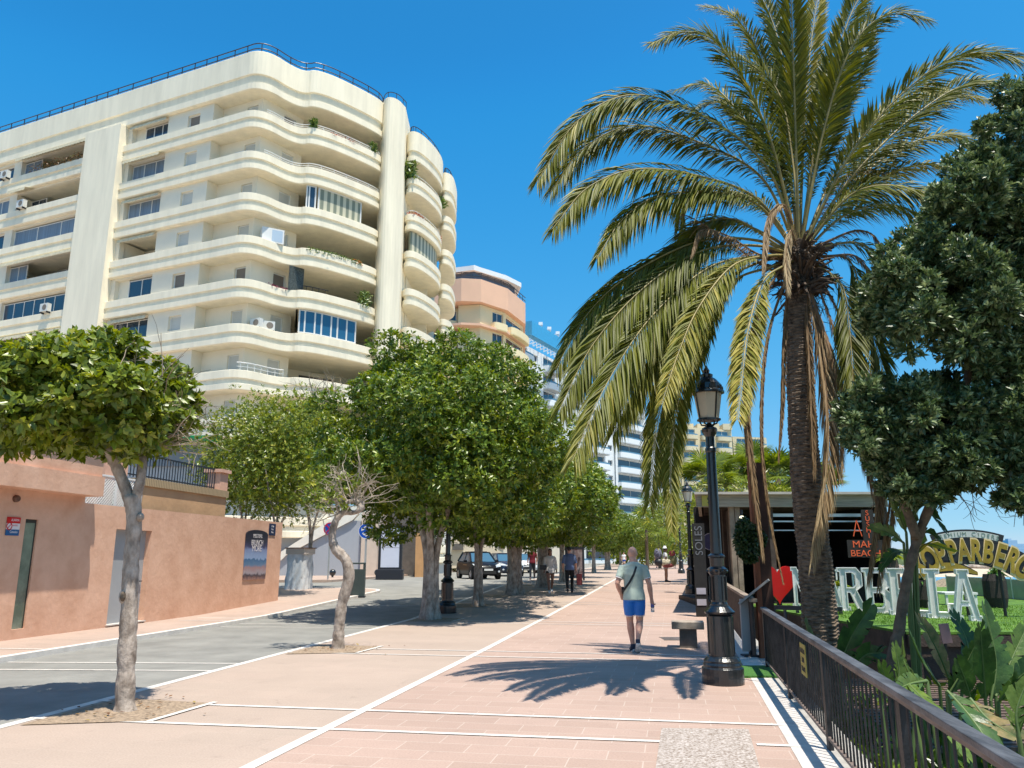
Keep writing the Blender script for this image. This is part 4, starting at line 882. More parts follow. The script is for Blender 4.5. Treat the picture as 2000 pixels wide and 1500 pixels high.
# signs on the wall
m_red = mat('sign_red', (.55, .01, .01), .4, var=0); m_signw = mat('sign_white', (.72, .68, .68), .4, var=0); m_signb = mat('sign_blue', (.01, .10, .26), .4, var=0); m_navy = mat('sign_navy', (.008, .02, .07), .4, var=0)
s, z = gs(23, 1028); s0 = gs(11, 1028)[0]; s1 = gs(37, 1028)[0]; za = gs(24, 1010)[1]; zb = gs(22, 1046)[1]
asn = thing('alarm_sign', gpt(s, .0, zb), 'small red, white and blue notice plate fixed beside the tall window', 'sign'); w = s1-s0; h = za-zb; M = face_matrix(gpt((s0+s1)/2, .01, (za+zb)/2), GN.x, GN.y)
mb = MB(); mb.m(0).box((-w/2, h/6, 0), (w/2, h/2, .01), M); mb.m(1).box((-w/2, -h/6, 0), (w/2, h/6, .01), M); mb.m(2).box((-w/2, -h/2, 0), (w/2, -h/6, .01), M); mb.build('plate', [m_red, m_signw, m_signb], asn)
def T(p): return M @ Matrix.Translation(p)
put_text('lettering', 'ALARMA', h*.2, T((w*.1, h*.34, .011)), m_signw, asn, .001, .75); put_text('lettering', 'AVISO', h*.13, T((w*.15, h*.05, .011)), m_red, asn, .001); put_text('lettering', 'Conexion', h*.2, T((w*.08, -h*.3, .011)), m_signw, asn, .001, .7)
mb = MB(); mb.lathe([(.055, 0), (.075, 0), (.075, .003), (.055, .003), (.055, 0)], cap=False, n=20); mb.beam((-.045, -.045, .002), (.045, .045, .002), .015, .003); mb.v = [tuple(T((-w*.3, 0, .011)) @ Vector(p)) for p in mb.v]; mb.build('symbol', m_red, asn)
# arched poster
s0 = gs(478, 1060)[0]; s1 = gs(521, 1060)[0]; za = gs(500, 1035)[1]; zb = gs(494, 1132)[1]; w = s1-s0; h = za-zb
po = thing('poster', gpt((s0+s1)/2, 0, zb), 'tall arched poster with dark top and seaside picture on the salmon wall', 'poster'); M = face_matrix(gpt((s0+s1)/2, .012, zb), GN.x, GN.y)
pm = bpy.data.materials.new('poster_print'); pm.use_nodes = True; nt = pm.node_tree; tc = nt.nodes.new('ShaderNodeTexCoord'); sp = nt.nodes.new('ShaderNodeSeparateXYZ'); nt.links.new(tc.outputs['Generated'], sp.inputs[0]); cr_ = nt.nodes.new('ShaderNodeValToRGB'); E_ = cr_.color_ramp.elements
E_[0].color = (.30, .16, .13, 1); E_[0].position = .0; E_[1].color = (.012, .012, .025, 1); E_[1].position = .95
for p_, c_ in ((.08, (.05, .03, .04)), (.13, (.35, .30, .33)), (.24, (.35, .2, .2)), (.29, (.12, .2, .32)), (.40, (.05, .13, .26)), (.42, (.26, .36, .55)), (.6, (.2, .25, .42)), (.66, (.05, .05, .12)), (.78, (.02, .02, .04))): e = E_.new(p_); e.color = (*c_, 1)
nz = nt.nodes.new('ShaderNodeTexNoise'); nz.inputs['Scale'].default_value = 9; nt.links.new(tc.outputs['Generated'], nz.inputs[0]); ma = nt.nodes.new('ShaderNodeMath'); ma.operation = 'MULTIPLY_ADD'; ma.inputs[1].default_value = .16; nt.links.new(nz.outputs['Fac'], ma.inputs[0]); sb_ = nt.nodes.new('ShaderNodeMath'); sb_.operation = 'SUBTRACT'; sb_.inputs[1].default_value = .08; nt.links.new(sp.outputs['Z'], ma.inputs[2]); nt.links.new(ma.outputs[0], sb_.inputs[0]); nt.links.new(sb_.outputs[0], cr_.inputs[0]); nt.links.new(cr_.outputs[0], nt.nodes['Principled BSDF'].inputs['Base Color'])
nt.nodes['Principled BSDF'].inputs['Roughness'].default_value = .35
mb = MB(); arch = [(-w/2, 0), (w/2, 0), (w/2, h*.91)]+[(w/2*math.cos(a), h*.91+h*.09*math.sin(a)) for a in [math.pi*i/10 for i in range(1, 10)]]+[(-w/2, h*.91)]
mb.prism(arch, 0, .02, M); mb.build('panel', pm, po)
put_text('lettering', 'BRUNCH', w*.165, M @ Matrix.Translation((.02, h*.735, .024)), m_signw, po, .001, .8, rot=0); put_text('lettering', 'MORE', w*.18, M @ Matrix.Translation((.02, h*.62, .024)), m_signw, po, .001, .9); put_text('lettering', 'MISTRAL', w*.11, M @ Matrix.Translation((.03, h*.875, .024)), m_signw, po, .001)
mb = MB(); bw, bh = w*.38, h*.075; 
for (x0, y0, x1, y1) in ((-bw/2, h*.84, bw/2, h*.843), (-bw/2, h*.91, bw/2, h*.913), (-bw/2, h*.84, -bw/2+.01, h*.91), (bw/2-.01, h*.84, bw/2, h*.91)): mb.box((x0+.02, y0, .021), (x1+.02, y1, .024), M)
mb.build('logo_frame', m_signw, po)
s0 = gs(525, 1032)[0]; s1 = gs(537.5, 1032)[0]; za = gs(532, 1023)[1]; zb = gs(530, 1046)[1]; w = s1-s0; h = za-zb; M = face_matrix(gpt((s0+s1)/2, .01, (za+zb)/2), GN.x, GN.y)
bs_ = thing('street_sign', gpt((s0+s1)/2, 0, zb), 'small navy street name plate at the far end of the salmon wall', 'sign'); mb = MB(); mb.box((-w/2, -h/2, 0), (w/2, h/2, .01), M); mb.build('plate', m_navy, bs_)
for i, t_ in enumerate(('C/ Mar', 'Paseo', 'Norte')): put_text('lettering', t_, h*.22, M @ Matrix.Translation((0, h*(.27-.25*i), .012)), m_signw, bs_, .001, .8)
# ================================================================== TREES
m_bark = mat('pale_bark', (.27, .205, .155), .9, var=.35, vscale=9, bump=.9, bscale=22, c2=(.52, .44, .37), stretch=(1, 1, .6))
m_bark2 = mat('brown_bark', (.13, .095, .065), .9, var=.4, vscale=8, bump=.9, bscale=25)
m_twig = mat('twig_bark', (.30, .235, .17), .9, var=.3, vscale=8)
m_ficus = leafmat('ficus_leaf', (.04, .085, .010), (.13, .205, .018), (.33, .36, .035), .36, .25)
m_ficus2 = leafmat('ficus_leaf_light', (.07, .11, .012), (.19, .25, .025), (.40, .38, .05), .38, .28)
m_pitt = leafmat('pittosporum_leaf', (.022, .05, .016), (.085, .135, .045), (.30, .36, .17), .40, .22)
def crown_tips(rng, c, R, nclump, per, rc=.42, bottom=-.45, keep=None):
    c = np.array(c); R = np.array(R); T = []; A = []; Cs = []
    i = 0; k = 0
    while i < nclump and k < nclump*20:
        k += 1; d = unit(1, rng)[0]
        if d[2] < bottom: continue
        if Cs and i > 5 and min(np.linalg.norm((d*R+c-q)/R) for q in Cs) < rc*.7 and rng.uniform() < .7: continue
        p = c+d*R*(1-rc)*rng.uniform(.70, 1.14); Cs.append(p); i += 1
        t = unit(per, rng); out = (p-c)/R; out /= np.linalg.norm(out)+1e-6
        t = t+out*.75; t /= np.linalg.norm(t, axis=1, keepdims=True)
        rad = rng.uniform(.78, 1.05, (per, 1))*R*rc*rng.uniform(.75, 1.25)
        q = p+t*rad; a = t+np.array([0, 0, .35]); a /= np.linalg.norm(a, axis=1, keepdims=True)
        if keep is not None: m = np.array([keep(x) for x in q]); q = q[m]; a = a[m]
        T.append(q); A.append(a)
    return np.concatenate(T), np.concatenate(A), Cs
def crown(name, parent, rng, c, R, nclump, per, leaves, L, W, m, rc=.42, bottom=-.45, spread=.9, quads=2, inner=.25, keep=None, tmean=.42):
    T, A, Cs = crown_tips(rng, c, R, nclump, per, rc, bottom, keep)
    if inner:
        n = int(len(T)*inner); d = unit(n, rng); q = np.array(c)+d*np.array(R)*rng.uniform(.3, .8, (n, 1))
        if keep is not None: mk = np.array([keep(x) for x in q]); q = q[mk]; d = d[mk]
        T = np.concatenate([T, q]); A = np.concatenate([A, d])
    tint = rng.normal(tmean, .17, len(T)); o = rosettes(rng, T, A, leaves, L, W, tint, spread)
    me = leaf_mesh(name, *o, quads=quads); me.materials.append(m)
    ob = bpy.data.objects.new(name, me); col.objects.link(ob)
    if parent: link(ob, parent)
    return ob, Cs
def limb(mb, pts, r0, r1, n=8, wob=0, rng=None):
    P = catmull(pts, 6); N = len(P)
    if wob: P = [p+Vector(rng.normal(size=3)*wob) if 0 < i < N-1 else p for i, p in enumerate(P)]
    mb.tube(P, [r0+(r1-r0)*(i/(N-1))**.8 for i in range(N)], n)
def twigs(mb, rng, p, d, L, r, depth):
    pts = [Vector(p)]; d = Vector(d).normalized()
    for i in range(3):
        d = (d+Vector(rng.normal(size=3))*.22).normalized(); pts.append(pts[-1]+d*L/3)
    mb.tube(pts, [r, r*.85, r*.7, r*.5], 4 if depth else 3, False)
    if depth:
        for i in range(3 if depth > 1 else 2):
            dd = (d+Vector(rng.normal(size=3))*.6).normalized(); twigs(mb, rng, pts[1+(i % 3)], dd, L*rng.uniform(.55, .85), r*.6, depth-1)
def V3(px, py, Y): return PY(px, py, Y)
# --- nearest tree, left
rng = np.random.default_rng(21)
t1 = thing('ficus_tree', G(245, 1388), 'nearest young ficus with forked pale trunk and half bare lower right crown', 'tree', 'ficus trees along the promenade')
mb = MB(); mb.smooth = True; Yt = 8.95
def trunk_path(mb, pts, rr_, n=12, lump=.05):
    P = catmull([p for p in pts], 7); rs = np.interp(np.linspace(0, 1, len(P)), np.linspace(0, 1, len(rr_)), rr_)
    rs = [float(r*(1+lump*rng.normal())) for r in rs]; mb.tube(P, rs, n)
trunk_path(mb, [V3(243, 1402, Yt), V3(244, 1370, Yt), V3(247, 1290, Yt), V3(252, 1200, Yt), V3(256, 1100, Yt), V3(262, 1020, Yt), V3(258, 968, Yt)], [.15, .10, .092, .088, .082, .08, .092])
trunk_path(mb, [V3(257, 985, Yt), V3(236, 930, Yt), V3(212, 880, Yt-.1), V3(195, 835, Yt-.2), V3(150, 800, Yt-.3)], [.075, .062, .055, .045, .025], 9)
trunk_path(mb, [V3(262, 985, Yt), V3(276, 930, Yt), V3(278, 880, Yt+.1), V3(272, 830, Yt+.2), V3(285, 770, Yt+.3)], [.06, .05, .043, .035, .025], 9)
mb.ball(tuple(V3(274, 1010, Yt-.03)), (.04, .05, .05), 10, 6); mb.ball(tuple(V3(241, 1165, Yt-.06)), (.05, .04, .08), 10, 6)
tr = mb.build('trunk', m_bark, t1); mb = MB(); mb.smooth = True; p = V3(240, 1165, Yt-.095); mb.ball(tuple(p), (.03, .03, .055), 10, 6); mb.build('knot_hole', m_bark2, tr)
mb = MB()
cc = V3(178, 770, Yt)
for i in range(26):
    st = V3(*[(278, 840), (285, 790), (200, 820), (274, 860), (250, 810)][i % 5], Yt+.1); d = Vector((rng.uniform(.1, 1) if i % 5 != 2 else rng.uniform(-1, .3), rng.uniform(-.8, .8), rng.uniform(-.1, .4))); twigs(mb, rng, st, d, rng.uniform(.4, .65), .012, 2)
mb.build('branches', m_twig, t1)
keep1 = lambda q: not (q[0] > cc.x+.25 and q[2] < cc.z-.32 and rng.uniform() < .7) 
Rx = (V3(385, 770, Yt)-cc).x; Rz = (V3(165, 648, Yt)-cc).z
crown('crown', t1, rng, (cc.x-.05, Yt, cc.z-.13), (Rx*1.0, 1.3, Rz+.02), 62, 50, 8, .12, .058, m_ficus2, .27, -.8, keep=keep1, inner=.45)
# --- twisted tree with bare twigs
Yt = G(660, 1267).y; t2 = thing('ficus_tree', G(660, 1267), 'stunted ficus with twisted pale trunk, ring shaped knot and nearly bare twigs', 'tree', 'ficus trees along the promenade')
mb = MB(); mb.smooth = True
trunk_path(mb, [V3(660, 1272, Yt), V3(662, 1230, Yt), V3(668, 1180, Yt), V3(681, 1130, Yt), V3(676, 1095, Yt), V3(654, 1070, Yt), V3(649, 1040, Yt), V3(660, 1010, Yt), V3(678, 996, Yt)], [.13, .10, .10, .105, .10, .085, .068, .06, .075], 12, .06)
kc = V3(690, 990, Yt); mb.tube([kc+Vector((math.cos(a)*.15, .05*math.sin(2*a), math.sin(a)*.11)) for a in [2*math.pi*i/14 for i in range(15)]], [.06+.02*math.sin(i) for i in range(15)], 8, False)
mb.build('trunk', m_bark, t2)
mb = MB()
for i in range(26):
    a = rng.uniform(.4, 3.3); st = kc+Vector((math.cos(a)*.14, 0, math.sin(a)*.1)) if i % 3 else V3(660, 1005, Yt); d = Vector((math.cos(a)*1.0-.25, rng.uniform(-.7, .7), abs(math.sin(a))*.8+.1)); twigs(mb, rng, st, d, rng.uniform(.4, .7), .013, 2)
mb.build('branches', mat('pale_twig', (.42, .35, .27), .9, var=.2, vscale=8), t2)
crown('crown', t2, rng, tuple(V3(640, 960, Yt)), (.8, .6, .5), 10, 12, 6, .10, .04, m_ficus2, .4, -.8, inner=0)
# --- the row of full ficus trees; two crown shapes, copied
def fused_trunk(mb, rng, H, r, fork, spread, stems=4):
    for i in range(stems):
        a = 2*math.pi*i/stems+rng.uniform(-.4, .4); c, s = math.cos(a), math.sin(a)
        pts = [Vector((c*r*.6, s*r*.6, -.1)), Vector((c*r*.35, s*r*.35, fork*.35)), Vector((c*r*.45, s*r*.45, fork)), Vector((c*spread*.5, s*spread*.5, fork+(H-fork)*.45)), Vector((c*spread, s*spread, H))]
        P = catmull(pts, 6); mb.tube(P, [float(v) for v in np.interp(np.linspace(0, 1, len(P)), [0, .12, .35, .6, 1], [r*.62, r*.5, r*.46, r*.3, r*.12])], 10)
def ficus_proto(seed, c, R, tr, fork, label, loc, m=None, L=.135, ncl=46, per=46, lv=7, stems=4, rc=.30, spread=.9, lean=0):
    rng = np.random.default_rng(seed); t = thing('ficus_tree', (0, 0, 0), label, 'tree', 'ficus trees along the promenade')
    mb = MB(); mb.smooth = True; fused_trunk(mb, rng, c[2]-R[2]*.1, tr, fork, spread, stems); mb.build('trunk', m_bark, t)
    crown('crown', t, rng, c, R, ncl, per, lv, L, L*.40, m or m_ficus, rc, -.97, inner=.35, spread=.85, tmean=.5)
    t.location = loc; return t
b3 = G(840, 1210)
z_top = V3(860, 660, b3.y).z; xr_ = V3(1105, 850, b3.y).x-b3.x; xl_ = b3.x-V3(618, 850, b3.y).x
T3 = ficus_proto(5, ((xr_-xl_)/2, .2, (z_top+1.8)/2), ((xr_+xl_)/2*1.06, 3.3, (z_top-1.8)/2*1.04), .28, 1.7, 'biggest ficus with broad round crown and thick fused trunk beside a black lamp post', b3, ncl=170, per=72, L=.15, rc=.20)
T4 = ficus_proto(6, (.1, 0, 4.05), (3.2, 3.0, 2.35), .20, 1.9, 'ficus with slim straight grey trunk, next beyond the biggest one', G(933, 1183), ncl=95, per=50, L=.16, stems=3, rc=.24)
T5 = ficus_proto(7, (.2, 0, 3.95), (3.2, 3.1, 2.3), .36, 1.6, 'ficus with stout trunk directly right of the second dark car', G(1005, 1160), ncl=95, per=48, L=.17, rc=.24)
KIDS[T4.name] = list(T4.children); KIDS[T5.name] = list(T5.children)
for i, (px, py, s, lab) in enumerate(((1062, 1147, 1.0, 'ficus with leaning trunk behind the woman in the white shirt'), (1098, 1137, .95, 'ficus standing between the two strollers in the shade'), (1128, 1128, .95, 'ficus trunk just right of the framed notice board'), (1160, 1119, 1.0, 'ficus with broad fluted trunk left of the man in blue shorts'), (1187, 1113, .95, 'ficus hidden close behind the bald man shoulder line'), (1212, 1107, .95, 'ficus directly behind the bald man head'), (1243, 1103, .85, 'last ficus of the row with white forked stems'))):
    c = copy_tree((T5, T4)[i % 2]); c.location = G(px, py); c.rotation_euler = (0, 0, 1.3*i+.7); c.scale = (s, s, s); c['label'] = lab
# --- trees across the road behind the garden wall
t = ficus_proto(9, (0, 0, 5.2), (2.1, 1.9, 2.5), .14, 2.4, 'light green street tree with thin brown trunk behind the end of the salmon wall', (V3(543, 1000, 29).x, 29, .1), m_ficus2, .14, 42, 50, 7, 3, .8); t['group'] = 'trees across the road'
t = ficus_proto(10, (0, 0, 5.3), (2.2, 1.9, 2.5), .14, 2.4, 'light green street tree rising behind the salmon pillar and iron railing', (V3(480, 1000, 30.5).x, 30.5, .1), m_ficus2, .14, 44, 50, 7, 3, .8); t['group'] = 'trees across the road'
t = ficus_proto(12, (0, 0, 6.0), (2.1, 1.9, 2.5), .14, 2.6, 'street tree with bare top twigs between the lighter tree and the biggest ficus', (V3(610, 1000, 33).x, 33, .1), m_ficus2, .15, 38, 46, 7, 3, .8); t['group'] = 'trees across the road'
mb = MB(); rg = np.random.default_rng(2)
for i in range(16): twigs(mb, rg, (rg.uniform(-.6, .6), rg.uniform(-.5, .5), 7.9), (rg.normal()*.4, rg.normal()*.4, 1), .9, .02, 2)
o = mb.build('branches', m_twig); o.location = t.location; o.parent = t; o.location = (0, 0, 0)
# garden shrubs behind the railing
def shrub(name, label, p, R, m, L=.1, W=.04, ncl=14, per=30, lv=6, seed=1, cat='shrub', group=None, bottom=-.3, tmean=.42):
    rng = np.random.default_rng(seed); t = thing(name, p, label, cat, group)
    ob, _ = crown('foliage', None, rng, (0, 0, R[2]*.6), R, ncl, per, lv, L, W, m, .42, bottom, tmean=tmean); ob.parent = t; return t
p = gpt((r0+r1)/2, B0-1.1, 2.55); shrub('shrub', 'green hedge plants behind the black iron railing', p, (.5, 1.7, .6), m_ficus2, .09, .04, 24, 20, seed=3).rotation_euler = (0, 0, -.157)
p = gpt(gs(140, 880)[0], -1.6, 2.6); shrub('shrub', 'dark hedge behind the brick coping at the nearest tree crown', p, (.6, 2.2, .9), m_ficus, .1, .04, 24, 20, seed=4).rotation_euler = (0, 0, -.157)
p = G(895, 1118); shrub('shrub', 'yellowish green shrub beside the black hatchback', (p.x-.5, p.y+3, p.z), (1.3, 1, 1.7), m_ficus2, .2, .08, 10, 26, seed=5)
# far bushes and palms at the end of the promenade
for i, (px, Y, R, lab) in enumerate(((1250, 110, 4.5, 'dark bush beyond the last ficus'), (1285, 118, 5, 'tall green bush above the grey kiosk roof'), (1320, 125, 6, 'olive bush behind the far lamp post'), (1215, 130, 5, 'dark bush far behind the bald man'))):
    p = V3(px, 1090, Y); shrub('shrub', lab, (p.x, Y, tz(Y)), (R, R, R*.95), m_ficus2 if i != 3 else m_ficus, .55, .25, 16, 26, 6, seed=30+i)
# --- pittosporum on the right, over the banana plants
rng = np.random.default_rng(33); Yb = 9.0
tp_ = thing('pittosporum_tree', (V3(1748, 1340, 9.6).x, 9.6, -1.5), 'dense dark green tree with small leaves overhanging the garden at the edge', 'tree')
mb = MB(); mb.smooth = True
trunk_path(mb, [Vector((V3(1748, 1340, 9.6).x-.05, 9.6, -1.6)), V3(1746, 1320, 9.6), V3(1756, 1230, 9.6), V3(1772, 1130, 9.5), V3(1796, 1040, 9.4), V3(1840, 930, 9.2), V3(1880, 800, 9.1), V3(1900, 640, 9)], [.09, .075, .065, .058, .055, .05, .045, .04], 10, .08)
trunk_path(mb, [V3(1790, 1050, 9.4), V3(1760, 960, 9.2), V3(1740, 860, 9)], [.06, .05, .03], 8); trunk_path(mb, [V3(1890, 700, 9), V3(1960, 520, 9.1), V3(2010, 300, 9.2)], [.05, .04, .03], 8)
trunk_path(mb, [V3(1850, 900, 9.2), V3(1930, 880, 9), V3(1990, 850, 9)], [.05, .04, .03], 8); mb.build('trunk', m_bark2, tp_)
CL = [(1800, 500, 85), (1750, 560, 70), (1870, 430, 85), (1920, 350, 80), (1960, 270, 75), (2010, 210, 70), (1800, 590, 85), (1870, 560, 110), (1960, 470, 110), (2020, 380, 100), (1900, 660, 95), (1990, 620, 120), (1940, 720, 60), (1740, 620, 55), (2040, 500, 90),
      (1700, 800, 62), (1760, 790, 70), (1830, 800, 70), (1740, 860, 70), (1810, 880, 75), (1880, 870, 75), (1690, 850, 45), (1770, 930, 50), (1960, 830, 85), (2020, 780, 95), (1950, 910, 55), (2010, 900, 70), (1840, 940, 45), (1975, 965, 35)]
T, A = [], []
for (px, py, r) in CL:
    for dy in (-.6, -.1, .4, .9):
      c1 = np.array(V3(px+rng.normal()*12, py+rng.normal()*12, Yb+dy*.75)); R1 = r/1530*8.6
      for sub_ in range(5):
        c = c1+unit(1, rng)[0]*R1*rng.uniform(.35, .85); R_ = R1*rng.uniform(.28, .5); n = int(10+R_*330)
        d = unit(n, rng); d[:, 2] += .2; d /= np.linalg.norm(d, axis=1, keepdims=True); T.append(c+d*R_*rng.uniform(.7, 1.08, (n, 1))); a = d+np.array([0, 0, .5]); A.append(a/np.linalg.norm(a, axis=1, keepdims=True))
T = np.concatenate(T); A = np.concatenate(A); me = leaf_mesh('crown', *rosettes(rng, T, A, 8, .082, .03, rng.normal(.5, .22, len(T)), .75, .6), quads=2); me.materials.append(m_pitt); o = bpy.data.objects.new('crown', me); col.objects.link(o); link(o, tp_)
mb = MB()
for (px, py, dx, dz) in ((1960, 930, .3, -.6), (1990, 960, -.2, -.5), (1900, 950, .4, -.5), (1930, 940, .8, -.4), (1870, 960, .2, -.6), (2000, 940, -.5, -.6)):
    for j in range(2): twigs(mb, rng, V3(px, py, 9), (dx+rng.normal()*.3, rng.normal()*.4, dz), .42, .006, 1)
mb.build('branches', m_bark2, tp_)

# fallen leaves round the tree pits
rng = np.random.default_rng(91); n_ = 150; c_ = np.array([[-4.1, 9.0], [-3.1, 14.8], [-2.1, 21.5]])[rng.integers(0, 3, n_)]; xy = c_+rng.normal(size=(n_, 2))*[.38, .42]
D_ = np.c_[rng.normal(size=(n_, 2)), rng.uniform(-.05, .2, n_)]; U_ = np.c_[rng.normal(size=(n_, 2))*.2, np.ones(n_)]
me = leaf_mesh('fallen_leaves', np.c_[xy, np.full(n_, .022)], D_, U_, rng.uniform(.04, .10, n_), rng.uniform(.02, .04, n_), rng.uniform(0, 1, n_), droop=0); me.materials.append(leafmat('fallen_leaf', (.10, .04, .015), (.22, .11, .04), (.32, .24, .06), .8, .1)); o = bpy.data.objects.new('fallen_leaves', me); col.objects.link(o); o['kind'] = 'stuff'
# ================================================================== DATE PALM
m_frond = leafmat('palm_leaflet', (.032, .050, .007), (.15, .16, .014), (.50, .40, .09), .5, .28, .25)
m_dry = leafmat('dry_palm_leaflet', (.10, .06, .03), (.26, .17, .08), (.46, .36, .2), .6, .2, .3)
m_petiole = mat('palm_petiole', (.20, .17, .045), .5, var=.3, vscale=4, c2=(.34, .26, .08))
m_dryp = mat('dry_petiole', (.20, .12, .06), .8, var=.3, vscale=6)
m_ptrunk = mat('palm_trunk', (.085, .058, .038), .95, var=.55, vscale=9, bump=1.0, bscale=30, c2=(.27, .20, .14), stretch=(1, 1, 3))
PYY = 11.5
prng = np.random.default_rng(77)
def frond(parent, pts, Ll=.42, dry=False, dens=.021, width=.021, tint=.45, w0=.16, name='frond', up=None, droop=.5, spread=.85):
    """pts: world control points from the crown outwards; leaflets in two ranks with slight twist"""
    P = catmull([Vector(p) for p in pts], 10); N = len(P)
    arr = np.array([tuple(p) for p in P]); seg = np.linalg.norm(np.diff(arr, axis=0), axis=1); cum = np.r_[0, np.cumsum(seg)]; Ltot = cum[-1]
    n = int(Ltot*(1-w0)/dens); s = np.linspace(w0*Ltot, Ltot*.995, n); f = s/Ltot
    O = np.stack([np.interp(s, cum, arr[:, k]) for k in range(3)], 1)
    tg = np.gradient(arr, axis=0); T = np.stack([np.interp(s, cum, tg[:, k]) for k in range(3)], 1); T /= np.linalg.norm(T, axis=1, keepdims=True)
    U0 = np.array([[0, 0, 1.]]) if up is None else np.array([up], float)
    U0 = np.array([[0, -.72, .70]]) if up is None else U0; S = np.cross(T, U0); ln = np.linalg.norm(S, axis=1, keepdims=True); S = np.where(ln < .25, np.array([[1., .2, 0]]), S/np.maximum(ln, 1e-6)); S -= (S*T).sum(1, keepdims=True)*T; S /= np.linalg.norm(S, axis=1, keepdims=True)
    Nn = np.cross(S, T)
    env = np.clip(np.minimum((f-w0*.8)/.22, 1), .25, 1)*(1-.62*np.clip((f-.65)/.35, 0, 1)**1.6)
    Os, Ds, Us, Ls, Ws, ts = [], [], [], [], [], []
    for side in (1, -1):
        j = prng.uniform(-.5, .5, (n, 1)); ang = prng.choice([-.45, -.1, .3, .7], n)[:, None]+j*.2
        D = T*(.95+.5*f[:, None]+.08*j)+S*side*spread*(1-.15*f[:, None])+Nn*ang*.9+np.array([[0, 0, -1]])*droop*.35+prng.normal(size=(n, 3))*.05
        Os.append(O+T*prng.uniform(-.3, .3, (n, 1))*dens); Ds.append(D); Us.append(Nn+S*side*.4*prng.normal(size=(n, 1))); Ls.append(Ll*env*prng.uniform(.85, 1.1, n)); Ws.append(np.full(n, width)*np.clip(env, .5, 1)); ts.append(tint+.25*(f-.4)+prng.normal(size=n)*.12)
    me = leaf_mesh(name, np.concatenate(Os), np.concatenate(Ds), np.concatenate(Us), np.concatenate(Ls), np.concatenate(Ws), np.concatenate(ts), droop=droop, fold=.35)
    me.materials.append(m_dry if dry else m_frond)
    o = bpy.data.objects.new(name, me); col.objects.link(o); link(o, parent)
    mb = MB(); mb.smooth = True; mb.tube(P, [.024*(1-i/(N-1))**1.3+.004 for i in range(N)], 6, False); mb.build('rachis', m_dryp if dry else m_petiole, o); return o
ptop = V3(1560, 490, PYY); pbase = V3(1606, 1300, PYY)
palm = thing('date_palm', (pbase.x, PYY, -1.4), 'tall date palm with arching green fronds and dead brown fronds hanging round its scaly trunk', 'palm tree')
# trunk with leaf-scar ridges
path = catmull([Vector((pbase.x+.02, PYY, -1.6)), V3(1605, 1260, PYY), V3(1592, 1100, PYY), V3(1576, 950, PYY), V3(1566, 800, PYY), V3(1560, 650, PYY), V3(1558, 540, PYY), ptop+Vector((0, 0, .15))], 60)
NA = 44; rows = []; zacc = 0
for i, p in enumerate(path):
    f = i/(len(path)-1); r = float(np.interp(f, [0, .25, .6, .85, .93, 1], [.25, .225, .19, .165, .2, .12]))*1.0
    if i: zacc += (path[i]-path[i-1]).length
    row = []
    for k in range(NA+1):
        a = 2*math.pi*(k % NA)/NA; st = math.floor((k % NA)*13/NA)
        ph = (zacc/.052+.5*(st % 2)+.12*math.sin(st*7.3)) % 1.0; rj = r*(1+.03*math.sin(st*5.1+zacc*9))+.024*(ph**1.5)-.010*(abs(((k % NA)*13/NA) % 1-.5) > .38)
        row.append((p.x+rj*math.cos(a), p.y+rj*math.sin(a), p.z+.012*math.sin(st*3.7)))
    rows.append(row)
mb = MB(); mb.grid(rows); mb.build('trunk', m_ptrunk, palm, fixn=False)
# boots: stubs of cut fronds and dead skirt
mb = MB(); c0 = ptop
for i in range(150):
    a = prng.uniform(0, 2*math.pi); z = prng.uniform(-.75, .05); o_ = c0+Vector((math.cos(a)*.17, math.sin(a)*.17, z)); L = prng.uniform(.2, .5)
    e = o_+Vector((math.cos(a)*L*.9, math.sin(a)*L*.9, L*prng.uniform(-.5, .75))); mb.tube([o_, o_.lerp(e, .6)+Vector((0, 0, .03)), e], [.034, .022, .012], 5)
mb.build('frond_stubs', mat('palm_boots', (.055, .038, .026), .95, var=.5, vscale=8, c2=(.16, .11, .07)), palm)
fib = []
T = np.array([[c0.x, c0.y, c0.z]])+prng.normal(size=(900, 3))*[.17, .17, .33]-np.array([[0, 0, .42]]); D = prng.normal(size=(900, 3)); D[:, 2] -= 1.0
me = leaf_mesh('fibre_skirt', T, D, unit(900, prng), prng.uniform(.15, .4, 900), np.full(900, .014), prng.uniform(0, .5, 900), quads=1); me.materials.append(leafmat('palm_fibre', (.03, .018, .012), (.07, .045, .03), (.16, .10, .06), .9, .1)); o = bpy.data.objects.new('fibre_skirt', me); col.objects.link(o); link(o, palm)
def W3(lst, Yt, first=True):
    """control pixels with the depth running from the palm axis to Yt"""
    n = len(lst); out = [ptop+Vector((0, 0, -.1))] if first else []
    L = [0]; pts = [(1560, 475)]+lst if first else lst
    for i in range(1, len(pts)): L.append(L[-1]+math.hypot(pts[i][0]-pts[i-1][0], pts[i][1]-pts[i-1][1]))
    for i, p in enumerate(pts):
        if first and i == 0: continue
        f = L[i]/L[-1]; out.append(V3(p[0], p[1], PYY+(Yt-PYY)*f))
    return out
